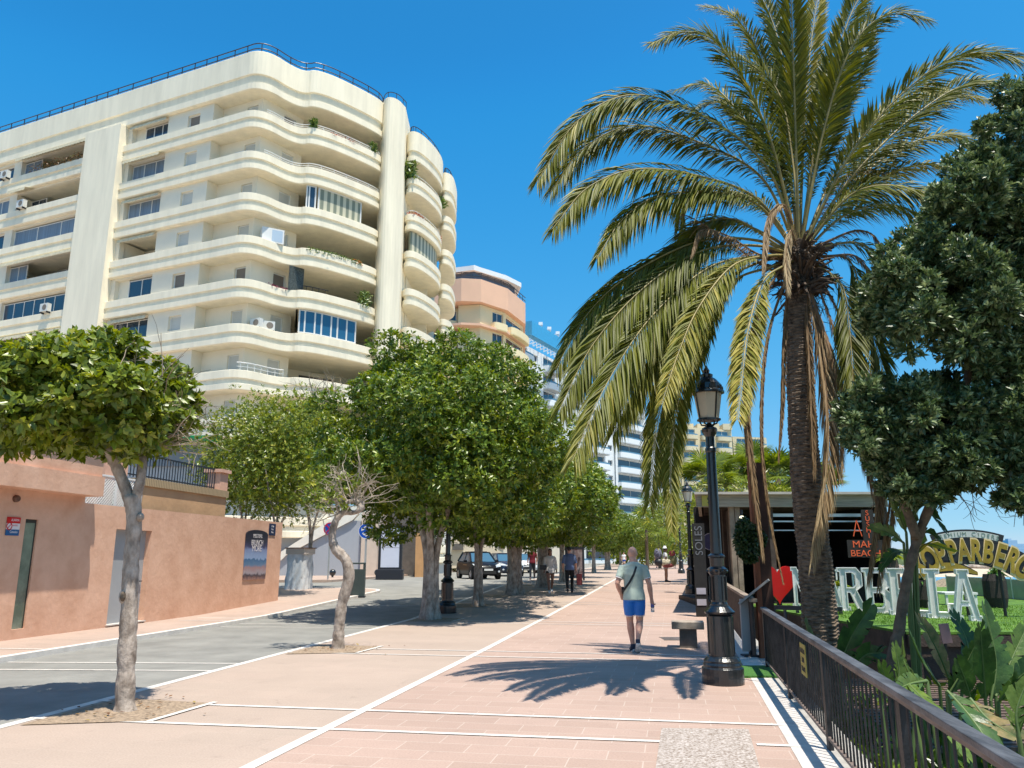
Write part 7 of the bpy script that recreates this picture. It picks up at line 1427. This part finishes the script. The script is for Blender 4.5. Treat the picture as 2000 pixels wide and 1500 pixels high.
# low black fence in front of the letters
fn = thing('low_fence', (7.6, 18.6, .3), 'low black fence on the lawn under the heart and first letter', 'fence'); mb = MB(); a = PY(1497, 1186, 19.5); b = PY(1645, 1190, 18.5); mb.beam(a, b, .06, .1); mb.build('rail', m_dark, fn)
for f in (.1, .25, .42, .6, .98): mb = MB(); mb.beam((a.lerp(b, f).x, a.lerp(b, f).y, .1), a.lerp(b, f)-Vector((0, 0, .055)), .06, .06); mb.build('post', m_dark, fn)
# arched sign
m_gold = mat('gold_letter', (.30, .20, .015), .45, var=.3, vscale=5); m_goldr = mat('gold_edge', (.66, .52, .28), .45, var=0); m_blk = mat('sign_black', (.012, .012, .014), .5, var=0)
Ys = 17.8; cx = PY(1893, 1100, Ys).x; zc_ = PY(1893, 1075, Ys).z; ar = thing('arch_sign', (cx, Ys, .345), 'arched black sign with golden letters on thin posts over the lawn', 'sign'); M = face_matrix((cx, Ys, zc_), -.12, -.99); Rr = 1.95
def arcp(x, off): a = x/Rr; return ((Rr+off)*math.sin(a), (Rr+off)*math.cos(a)-Rr)
mb = MB(); xs = [-1.25+2.55*i/24 for i in range(25)]
top_ = [arcp(x, .27) for x in xs]; bot_ = [arcp(x, -.30) for x in xs]
for i in range(24): mb.add([tuple(M @ Vector((*p, z))) for z in (-.05, 0) for p in (bot_[i], bot_[i+1], top_[i+1], top_[i])], [(3, 2, 1, 0), (4, 5, 6, 7), (0, 1, 5, 4), (2, 3, 7, 6)])
xs2 = [-.62+1.28*i/14 for i in range(15)]; t2_ = [arcp(x, .46) for x in xs2]; b2_ = [arcp(x, .25) for x in xs2]
for i in range(14): mb.add([tuple(M @ Vector((*p, z))) for z in (-.045, .005) for p in (b2_[i], b2_[i+1], t2_[i+1], t2_[i])], [(3, 2, 1, 0), (4, 5, 6, 7), (0, 1, 5, 4), (2, 3, 7, 6), (0, 4, 7, 3), (1, 2, 6, 5)])
mb.build('panel', m_blk, ar, fixn=False)
mb = MB(); t2_ = [arcp(x, .42) for x in xs2[1:-1]]; b2_ = [arcp(x, .29) for x in xs2[1:-1]]; [mb.add([tuple(M @ Vector((*p, .009))) for p in (b2_[i], b2_[i+1], t2_[i+1], t2_[i])], [(0, 1, 2, 3)]) for i in range(12)]; mb.build('ribbon', mat('sign_silver', (.5, .52, .5), .5, var=.1), ar, fixn=False)
word = 'KOPPARBERG'
for i, c_ in enumerate(word):
    x = -1.10+2.28*i/(len(word)-1); hh = .52+.08*abs(x); p = arcp(x, -.02); Mi = M @ Matrix.Translation((p[0], p[1], .012)) @ Matrix.Rotation(-x/Rr, 4, 'Z')
    put_text('lettering', c_, hh*1.36, Mi @ Matrix.Translation((0, -.01, 0)) @ Matrix.Diagonal((.56, 1, 1, 1)), m_goldr, ar, .004, bold=.034)
    put_text('lettering', c_, hh*1.20, Mi @ Matrix.Translation((0, 0, .008)) @ Matrix.Diagonal((.56, 1, 1, 1)), m_gold, ar, .006, bold=.022)
for i, c_ in enumerate('PREMIUM CIDERS'):
    if c_ == ' ': continue
    x = -.54+1.1*i/13; p = arcp(x, .355); put_text('lettering', c_, .13, M @ Matrix.Translation((p[0], p[1], .012)) @ Matrix.Rotation(-x/Rr, 4, 'Z'), mat('sign_greyletter', (.18, .24, .2), .5, var=0), ar, .003)
mb = MB(); sw = [(-1.2, -.62), (-.75, -.40), (-.3, -.36), (.15, -.50)]; sp_ = catmull([Vector((*p, 0)) for p in sw], 6); n = len(sp_)
for (g_, zz, nm, mm) in ((.085, 0, 'swoosh_edge', m_blk), (.055, .012, 'swoosh', m_gold)):
    mb = MB(); 
    for i in range(n-1):
        w0_, w1_ = [g_*(.35+1.3*math.sin(math.pi*min(1, (j+.5)/n))) for j in (i, i+1)]; a, b = sp_[i], sp_[i+1]; mb.add([tuple(M @ Vector(p)) for p in ((a.x, a.y-w0_, zz), (b.x, b.y-w1_, zz), (b.x, b.y+w1_, zz), (a.x, a.y+w0_, zz), (a.x, a.y-w0_, zz-.03), (b.x, b.y-w1_, zz-.03), (b.x, b.y+w1_, zz-.03), (a.x, a.y+w0_, zz-.03))], [(0, 1, 2, 3), (7, 6, 5, 4), (0, 4, 5, 1), (2, 6, 7, 3)])
    mb.build(nm, mm, ar, fixn=False)
for px in (1822, 1890, 1962): x = PY(px, 1150, Ys).x; mb = MB(); mb.tube([(x, Ys+.08, .3), (x-.02, Ys+.08, zc_-.25)], .035, 8); mb.build('post', m_blk, ar)
# garden things behind and around
def pot_plant(px, py, Y, r, h, label, leafL, m, n, potm, name='potted_plant'):
    p = PY(px, py, Y); z0 = .345; t = thing(name, (p.x, Y, z0), label, 'potted plant'); mb = MB(); mb.lathe([(r*.8, 0), (r, h*.3), (r, h*.8), (r*.85, h), (r*.7, h), (0, h-.05)], c=(p.x, Y, z0), n=20); mb.build('pot', potm, t)
    rg = np.random.default_rng(int(px)); D = unit(n, rg); D[:, 2] = np.abs(D[:, 2])*.9+.2; O_ = np.tile(np.array([[p.x, Y, z0+h]]), (n, 1)); me = leaf_mesh('foliage', O_, D, unit(n, rg), leafL*rg.uniform(.6, 1.1, n), np.full(n, leafL*.2), rg.uniform(.2, .9, n), droop=1.2); me.materials.append(m); o = bpy.data.objects.new('foliage', me); col.objects.link(o); link(o, t); return t
m_wick = mat('dark_wicker', (.03, .022, .018), .8, var=.6, vscale=30, bump=.6, bscale=60, stretch=(1, 1, 3))
m_green = leafmat('glossy_leaf', (.03, .08, .02), (.07, .17, .03), (.2, .32, .07)); m_lime = leafmat('lime_leaf', (.12, .2, .02), (.26, .33, .03), (.45, .45, .06))
pot_plant(1946, 1170, 21, .28, .85, 'dark wicker planter with drooping green leaves on the lawn', .5, m_green, 26, m_wick); pot_plant(1806, 1180, 21, .22, .7, 'dark planter with small leaves seen between the two letters L', .35, m_green, 60, m_wick); pot_plant(1629, 1080, 22.2, .18, .5, 'lime green spiky plant in a white pot at the bar counter', .5, m_lime, 50, m_whitef)
pot_plant(1738, 1090, 21, .2, 1.3, 'tall leafy plant in front of the bar end wall', .45, m_lime, 90, m_dwood)
# glass windbreak, thatched and white parasols
gf = thing('glass_fence', (18, 30, .3), 'low greenish glass windbreak at the far edge of the lawn', 'fence'); mb = MB(); a = PY(1850, 1150, 30); b = PY(2030, 1158, 24); mb.obox((a.x, a.y), (b.x, b.y), .03, .34, .95); mb.build('glass_panel', mat('windbreak_glass', (.22, .32, .28), .15, var=.1), gf)
for f in (0, .25, .5, .75, 1): mb = MB(); mb.beam((a.lerp(b, f).x, a.lerp(b, f).y-.04, .3), (a.lerp(b, f).x, a.lerp(b, f).y-.04, 1.0), .05, .05); mb.build('post', m_whitef, gf)
for (px, py, Y, r, lab, m_, nm) in ((1844, 1140, 60, 1.6, 'thatched parasol on the sand seen beside the last letter', mat('thatch', (.22, .18, .12), .95, var=.5, vscale=10), 'parasol'), (1985, 1152, 34, 1.5, 'pale blue and white parasol beyond the glass windbreak', mat('parasol_blue', (.35, .5, .7), .7, var=.3, vscale=2, c2=(.7, .72, .75)), 'parasol')):
    p = PY(px, py, Y); zb_ = -3.2 if Y > 50 else -1.5; t = thing(nm, (p.x, Y, zb_), lab, 'parasol'); mb = MB(); mb.lathe([(r, 0), (r*.55, .35), (0.02, .7)], c=(p.x, Y, p.z-.3), n=16); mb.build('canopy', m_, t); mb = MB(); mb.tube([(p.x, Y, zb_), (p.x, Y, p.z+.3)], .04, 6); mb.build('pole', m_wood, t)
for (px, Y) in ((1868, 22.5), (1772, 22)): p = PY(px, 1175, Y); t = thing('lounge_seat', (p.x, Y, .345), 'low white lounge table on the lawn behind the last letter' if px > 1800 else 'low white lounge table on the lawn behind the first letter L', 'table'); mb = MB(); mb.box((p.x-.45, Y-.3, .62), (p.x+.45, Y+.3, .68)); mb.build('table_top', m_whitef, t); [MB().box((p.x+i-.03, Y+j-.03, .345), (p.x+i+.03, Y+j+.03, .62)).build('leg', m_whitef, t) for i in (-.4, .4) for j in (-.25, .25)]
# slatted timber below the terrace, small board
mb = MB(); 
for k in range(26): y = 9.4+.2*k; mb.box((rail_x(y)+.6, y, -.52), (rail_x(y)+6.5, y+.09, -.46))
mb.build('slatted_deck', mat('slat_wood', (.13, .085, .065), .8, var=.3, vscale=5, stretch=(.2, 1, 1)), label='dark timber slat deck under the banana leaves', cat='deck')
mb = MB(); [mb.box((x, 14.3, -1.5), (x+.12, 14.42, -.02)) for x in np.arange(7, 28, 1.6)]; mb.box((6.9, 14.25, .1), (28, 14.3, .28)); mb.build('terrace_edge', m_dwood, label='dark timber edge under the front of the lawn terrace', cat='terrace edge')
q = PY(1846, 1237, 12.2); mb = MB(); M = face_matrix(q, -.1, -1); mb.box((-.07, -.14, 0), (.07, .14, .02), M @ Matrix.Rotation(.12, 4, 'Z')); pb = thing('board_sign', q, 'small dull pink board sticking up among the banana leaves', 'sign'); mb.build('plate', mat('dull_pink', (.22, .14, .14), .7, var=.1), pb); mb = MB(); mb.beam(q+Vector((0, .03, -1.6)), q+Vector((0, .03, .1)), .03, .03); mb.build('stake', m_dwood, pb)
# far kiosks
def kiosk(px, py, w, h, label, roofm, wallm):
    g = G(px, py); t = thing('kiosk', g, label, 'kiosk'); mb = MB(); mb.box((g.x-w/2, g.y+.3, g.z), (g.x+w/2, g.y+2.5, g.z+h)); mb.build('wall', wallm, t); mb = MB(); a, b_ = w/2+.4, h; P = [(g.x-a, g.y-.2, g.z+b_), (g.x+a, g.y-.2, g.z+b_), (g.x+a, g.y+3, g.z+b_), (g.x-a, g.y+3, g.z+b_), (g.x-.3, g.y+1.4, g.z+b_+.9), (g.x+.3, g.y+1.4, g.z+b_+.9)]; mb.add(P, [(0, 1, 5, 4), (1, 2, 5), (2, 3, 4, 5), (3, 0, 4), (3, 2, 1, 0)]); mb.build('roof', roofm, t)
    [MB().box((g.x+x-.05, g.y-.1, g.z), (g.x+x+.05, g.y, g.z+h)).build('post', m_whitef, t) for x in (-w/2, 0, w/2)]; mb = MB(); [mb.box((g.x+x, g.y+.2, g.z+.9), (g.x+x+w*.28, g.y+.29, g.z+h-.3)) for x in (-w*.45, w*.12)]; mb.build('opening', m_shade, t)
kiosk(1303, 1100, 4.6, 2.6, 'far kiosk with grey hipped roof at the end of the promenade', mat('kiosk_roof', (.33, .36, .38), .8, var=.05), mat('kiosk_wall', (.6, .58, .56), .8, var=.1)); kiosk(1346, 1102, 3.4, 2.9, 'white far kiosk partly behind the second lamp post', m_whitef, m_wht)
# ================================================================== BANANA-LIKE PLANTS
def paddle_mb(mb, pts, W, rng, fold=.35, tear=.6, side=None):
    """one broad torn leaf along a curved midrib"""
    P = catmull(pts, 8); N = len(P); 
    for sd in (1, -1):
        prevL = None; gap = False; rows = []
        for i in range(N):
            f = i/(N-1); t = (P[min(i+1, N-1)]-P[max(i-1, 0)]).normalized(); s_ = t.cross(Vector(side or (0, 0, 1))); s_ = s_.normalized() if s_.length > .2 else Vector((1, 0, 0)); n = s_.cross(t)
            w = W*(math.sin(math.pi*min(1, f*.93+.05))**.55)*(1-.25*f); rows.append((P[i], P[i]+s_*sd*w*.5+n*fold*w*.5+t*.04, P[i]+s_*sd*w+n*(fold*.7*w)+t*.10, t))
        i = 0
        while i < N-1:
            k = min(N-1, i+int(rng.integers(1, 5))); sh = rng.uniform(-.12, .12)*tear*W*2; seg = rows[i:k+1]; m = len(seg)
            if m >= 2:
                vs = []
                for q, (a, b, c, t) in enumerate(seg): vs += [a, b+Vector((0, 0, sh*.5)), c+Vector((0, 0, sh))+t*(rng.uniform(-.035, .02)-(.03 if q == m-1 else 0))]
                o = len(mb.v); mb.add(vs, [(q*3+j, q*3+j+1, (q+1)*3+j+1, (q+1)*3+j) for q in range(m-1) for j in range(2)])
            i = k
    mb.cur = 1; mb.tube(P, [.016*(1-.8*i/(N-1)) for i in range(N)], 5, False); mb.cur = 0
m_ban = mat('banana_leaf', (.022, .06, .015), .38, var=.25, vscale=5, c2=(.075, .15, .028), spec=.5, bump=.25, bscale=30, stretch=(1, 1, 1)); m_banl = mat('banana_leaf_light', (.08, .16, .025), .38, var=.25, vscale=7, c2=(.17, .25, .045), bump=.25, bscale=30); m_band = mat('banana_leaf_torn', (.14, .20, .06), .5, var=.4, vscale=8, c2=(.40, .27, .12), bump=.25, bscale=30); m_mid = mat('leaf_midrib', (.10, .15, .04), .5, var=.1)
for m_ in (m_ban, m_banl, m_band):
    nt = m_.node_tree; p_ = nt.nodes['Principled BSDF']; tr = nt.nodes.new('ShaderNodeBsdfTranslucent'); mx = nt.nodes.new('ShaderNodeMixShader'); mx.inputs[0].default_value = .3; src = p_.inputs['Base Color'].links[0].from_socket; hv_ = nt.nodes.new('ShaderNodeHueSaturation'); hv_.inputs['Value'].default_value = 1.6; nt.links.new(src, hv_.inputs['Color']); nt.links.new(hv_.outputs[0], tr.inputs[0]); nt.links.new(p_.outputs[0], mx.inputs[1]); nt.links.new(tr.outputs[0], mx.inputs[2]); nt.links.new(mx.outputs[0], nt.nodes['Material Output'].inputs[0])
brng = np.random.default_rng(12)
def banana(name, label, base, leaves, extra=0, er=.9, cat='plant', group='broad leaved plants behind the near railing', W0=.16):
    t = thing(name, base, label, cat, group); b = Vector(base)
    for (pts, Y, W, mm) in leaves:
        q = [V3(x, y, yy) for (x, y), yy in zip(pts, np.linspace(Y[0], Y[1], len(pts)))]; st = [b+Vector((0, 0, .15))]; mb = MB(); mb.smooth = True; mb.tube(catmull([b, b.lerp(q[0], .6)+Vector((0, 0, .05)), q[0]], 5), [.03, .024, .02]*3+[.018, .018], 6, False) if False else mb.m(1).tube([b, b.lerp(q[0], .5)+Vector((0, 0, .06)), q[0]], [.03, .024, .018], 6, False)
        mb.cur = 0; paddle_mb(mb, q, W, brng, side=(0, -1, .3) if brng.uniform() < .7 else (.3, -.6, .8)); mb.build('leaf', [mm, m_mid], t, fixn=False, smooth=True)
    for i in range(extra):
        a = brng.uniform(0, 2*math.pi); h = brng.uniform(.5, 1.15)*er; o_ = brng.uniform(.15, .5)*er; d = Vector((math.cos(a), math.sin(a), 0)); p0_ = b+d*o_*.3+Vector((0, 0, h*.5)); p1_ = b+d*o_*.8+Vector((0, 0, h)); p2_ = b+d*o_*1.6+Vector((0, 0, h*brng.uniform(.95, 1.35)))
        mb = MB(); mb.smooth = True; mb.m(1).tube([b, b.lerp(p0_, .5), p0_], [.03, .024, .018], 6, False); mb.cur = 0; paddle_mb(mb, [p0_, p1_, p2_], W0*brng.uniform(.7, 1.1), brng, side=(d.y+.2, -d.x, .4)); mb.build('leaf', [(m_ban, m_ban, m_banl)[i % 3], m_mid], t, fixn=False, smooth=True)
    return t
banana('banana_plant', 'dark broad leaves rising beside the palm trunk foot', (V3(1640, 1330, 10.5).x, 10.5, -1.45), [([(1640, 1300), (1665, 1240), (1702, 1182)], (10.5, 10.3), .16, m_ban), ([(1600, 1310), (1585, 1260), (1572, 1215)], (10.2, 10), .15, m_ban), ([(1660, 1310), (1690, 1280), (1720, 1275)], (10.2, 10), .14, m_ban)], 4, .9)
banana('banana_plant', 'plant with pale green paddle leaves below the last letter L', (V3(1835, 1420, 9.0).x, 9.0, -1.45), [([(1855, 1330), (1830, 1270), (1795, 1205)], (9, 8.9), .10, m_band), ([(1880, 1330), (1890, 1260), (1862, 1198)], (9, 9.2), .11, m_ban), ([(1835, 1340), (1800, 1290), (1780, 1245)], (8.8, 8.6), .09, m_ban), ([(1850, 1360), (1880, 1310), (1905, 1260)], (8.8, 8.7), .12, m_ban), ([(1780, 1310), (1765, 1290), (1762, 1255)], (8.8, 8.6), .09, m_banl)], 5, .8)
banana('banana_plant', 'tallest upright dark leaf clump in front of the wicker planter', (V3(1935, 1420, 8.2).x, 8.2, -1.45), [([(1935, 1370), (1945, 1290), (1922, 1182)], (8.2, 8.3), .17, m_ban), ([(1925, 1370), (1920, 1300), (1915, 1225)], (8.0, 7.8), .13, m_ban), ([(1945, 1360), (1975, 1290), (2010, 1215)], (8.2, 8.4), .14, m_banl), ([(1950, 1370), (1985, 1330), (2030, 1290)], (8.0, 7.7), .14, m_ban), ([(1900, 1380), (1885, 1330), (1870, 1290)], (8.0, 7.8), .12, m_ban)], 6, .9)
banana('banana_plant', 'big torn leaf with brown tips sprawling over the near railing', (V3(1790, 1480, 6.2).x+.3, 6.3, -1.45), [([(1768, 1330), (1825, 1390), (1890, 1480)], (6.6, 5.6), .08, m_banl), ([(1850, 1350), (1895, 1400), (1945, 1470)], (6.6, 6.1), .15, m_ban), ([(1895, 1365), (1930, 1405), (1985, 1440)], (6.6, 6.2), .13, m_band), ([(1810, 1330), (1780, 1335), (1755, 1345)], (6.7, 6.4), .09, m_banl)], 6, .75)
banana('banana_plant', 'leafy clump at the lower right corner beyond the railing', (V3(2010, 1480, 5.6).x, 5.6, -1.3), [([(1990, 1440), (1985, 1390), (2005, 1330)], (5.6, 5.6), .10, m_banl)], 9, .75)
banana('banana_plant', 'small light leaves between the dead stem and the near railing', (V3(1735, 1420, 8.0).x, 8.0, -1.45), [([(1720, 1370), (1728, 1330), (1722, 1300)], (8, 7.9), .08, m_banl), ([(1750, 1350), (1756, 1310), (1748, 1265)], (8.2, 8.2), .07, m_banl), ([(1790, 1365), (1778, 1325), (1768, 1300)], (8, 7.9), .06, m_banl)], 5, .7)
banana('banana_plant', 'low dark leaf clump over the slatted deck', (V3(1830, 1420, 9.8).x, 10.4, -1.45), [], 11, .85)
banana('banana_plant', 'leaf clump between the torn leaf and the tallest dark clump', (V3(1900, 1470, 7.0).x, 7.2, -1.4), [], 10, .8)
# giant strelitzia fan under the dark tree
banana('strelitzia_tree', 'yellow green strelitzia leaves under the overhanging dark tree', (V3(1775, 1300, 10.2).x, 10.2, -1.5), [([(1770, 1040), (1750, 990), (1735, 960)], (10, 9.7), .11, m_banl), ([(1780, 1030), (1800, 985), (1845, 1035)], (10, 9.6), .10, m_ban), ([(1765, 1060), (1735, 1040), (1700, 1030)], (10, 9.8), .09, m_banl), ([(1790, 1080), (1810, 1062), (1862, 1075)], (10, 9.4), .06, mat('yellow_leaf', (.55, .50, .02), .4, var=.1)), ([(1775, 1090), (1795, 1060), (1790, 1030)], (10, 9.8), .08, m_banl), ([(1770, 1080), (1745, 1080), (1720, 1110)], (10, 9.7), .08, m_ban), ([(1785, 1050), (1812, 1040), (1838, 1060)], (10.1, 10), .07, m_ban), ([(1782, 1010), (1800, 950), (1830, 920)], (10, 10.2), .1, m_ban)], 0, group=None)
# white dead sheath on the leaning stem
# dark understorey along the fence
T_, A_ = [], []; 
n_ = 5200; yy = brng.uniform(1.0, 13.5, n_); xx = np.array([rail_x(y) for y in yy])+.42+np.abs(brng.normal(size=n_))*.55; zz = brng.uniform(-1.4, -.25, n_)-.25*np.abs(brng.normal(size=n_)); T_ = np.c_[xx, yy, zz]; A_ = unit(n_, brng); A_[:, 2] = np.abs(A_[:, 2])
me = leaf_mesh('ground_cover_leaves', *rosettes(brng, T_, A_, 5, .13, .05, brng.normal(.35, .2, n_)), quads=1); me.materials.append(m_ficus); o = bpy.data.objects.new('undergrowth', me); col.objects.link(o); o['kind'] = 'stuff'
struct(ribbon(lambda y: rail_x(y)+.25, lambda y: rail_x(y)+9, -2, 14, -1.47), 'garden_soil', m_soil)
n_ = 3600; T_ = np.c_[brng.uniform(3.6, 12, n_), brng.uniform(4, 13.8, n_), brng.uniform(-1.4, -.45, n_)]; A_ = unit(n_, brng); A_[:, 2] = np.abs(A_[:, 2]); me = leaf_mesh('g2', *rosettes(brng, T_, A_, 6, .3, .07, brng.normal(.35, .2, n_)), quads=1); me.materials.append(m_ficus); o = bpy.data.objects.new('undergrowth', me); col.objects.link(o); o['kind'] = 'stuff'
# fan palms behind the bar and at the far end
def fan_palm(loc, H, label, r=1.3, n=34, seed=1):
    rg = np.random.default_rng(seed); t = thing('fan_palm', (0, 0, 0), label, 'palm tree', 'fan palms behind the beach bar'); mb = MB(); mb.lathe([(.2, 0), (.16, H*.5), (.17, H-.3), (.1, H)], n=10); mb.build('trunk', m_bark2, t)
    O_, D_, U_, L_, W_ = [], [], [], [], []
    for i in range(n):
        d = unit(1, rg)[0]; d[2] = d[2]*.8+.15; d /= np.linalg.norm(d); c = np.array([0, 0, H])+d*r*.55; s = np.cross(d, [0, 0, 1.]); s /= np.linalg.norm(s)+1e-6
        O_.append(np.array([0, 0, H])); D_.append(d); U_.append(s); L_.append(r*.6); W_.append(.03)
        for k in range(18): a = (k/17-.5)*4.0; O_.append(c); D_.append(d*math.cos(a)+s*math.sin(a)+np.array([0, 0, -.12])); U_.append(np.cross(d, s)); L_.append(r*.55*(1-.25*abs(k/17-.5))); W_.append(.11)
    me = leaf_mesh('crown', np.array(O_), np.array(D_), np.array(U_), np.array(L_), np.array(W_), rg.uniform(.0, .65, len(O_)), droop=.5); me.materials.append(m_ficus2); o = bpy.data.objects.new('crown', me); col.objects.link(o); o.parent = t; t.location = loc; return t
for i, (px, py, Y, r, lab) in enumerate(((1385, 940, 40, 2.0, 'fan palm left of the nearest lamp post pole'), (1420, 925, 43, 2.0, 'fan palm just right of the nearest lamp post pole'), (1465, 915, 44, 1.9, 'tall fan palm behind the rust coloured post'), (1520, 935, 40, 1.8, 'bushy fan palm between the hanging dead fronds and the palm trunk'), (1600, 945, 42, 1.5, 'small fan palm right of the date palm trunk'), (1262, 1035, 80, 3.0, 'fan palm at the far end left of the kiosk'), (1285, 1010, 86, 3.6, 'taller fan palm behind the kiosk roof'), (1548, 930, 46, 2.0, 'fan palm close behind the date palm trunk'))):
    p = PY(px, py, Y); fan_palm((p.x, Y, 0), max(1.5, p.z), lab, r, seed=60+i)
shrub('shrub', 'wall of dry climbing foliage behind the bar roof', (PY(1460, 960, 36).x, 37, 1.5), (5.5, 1.2, 2.6), m_ficus2, .3, .05, 30, 30, 7, seed=71, tmean=.6)
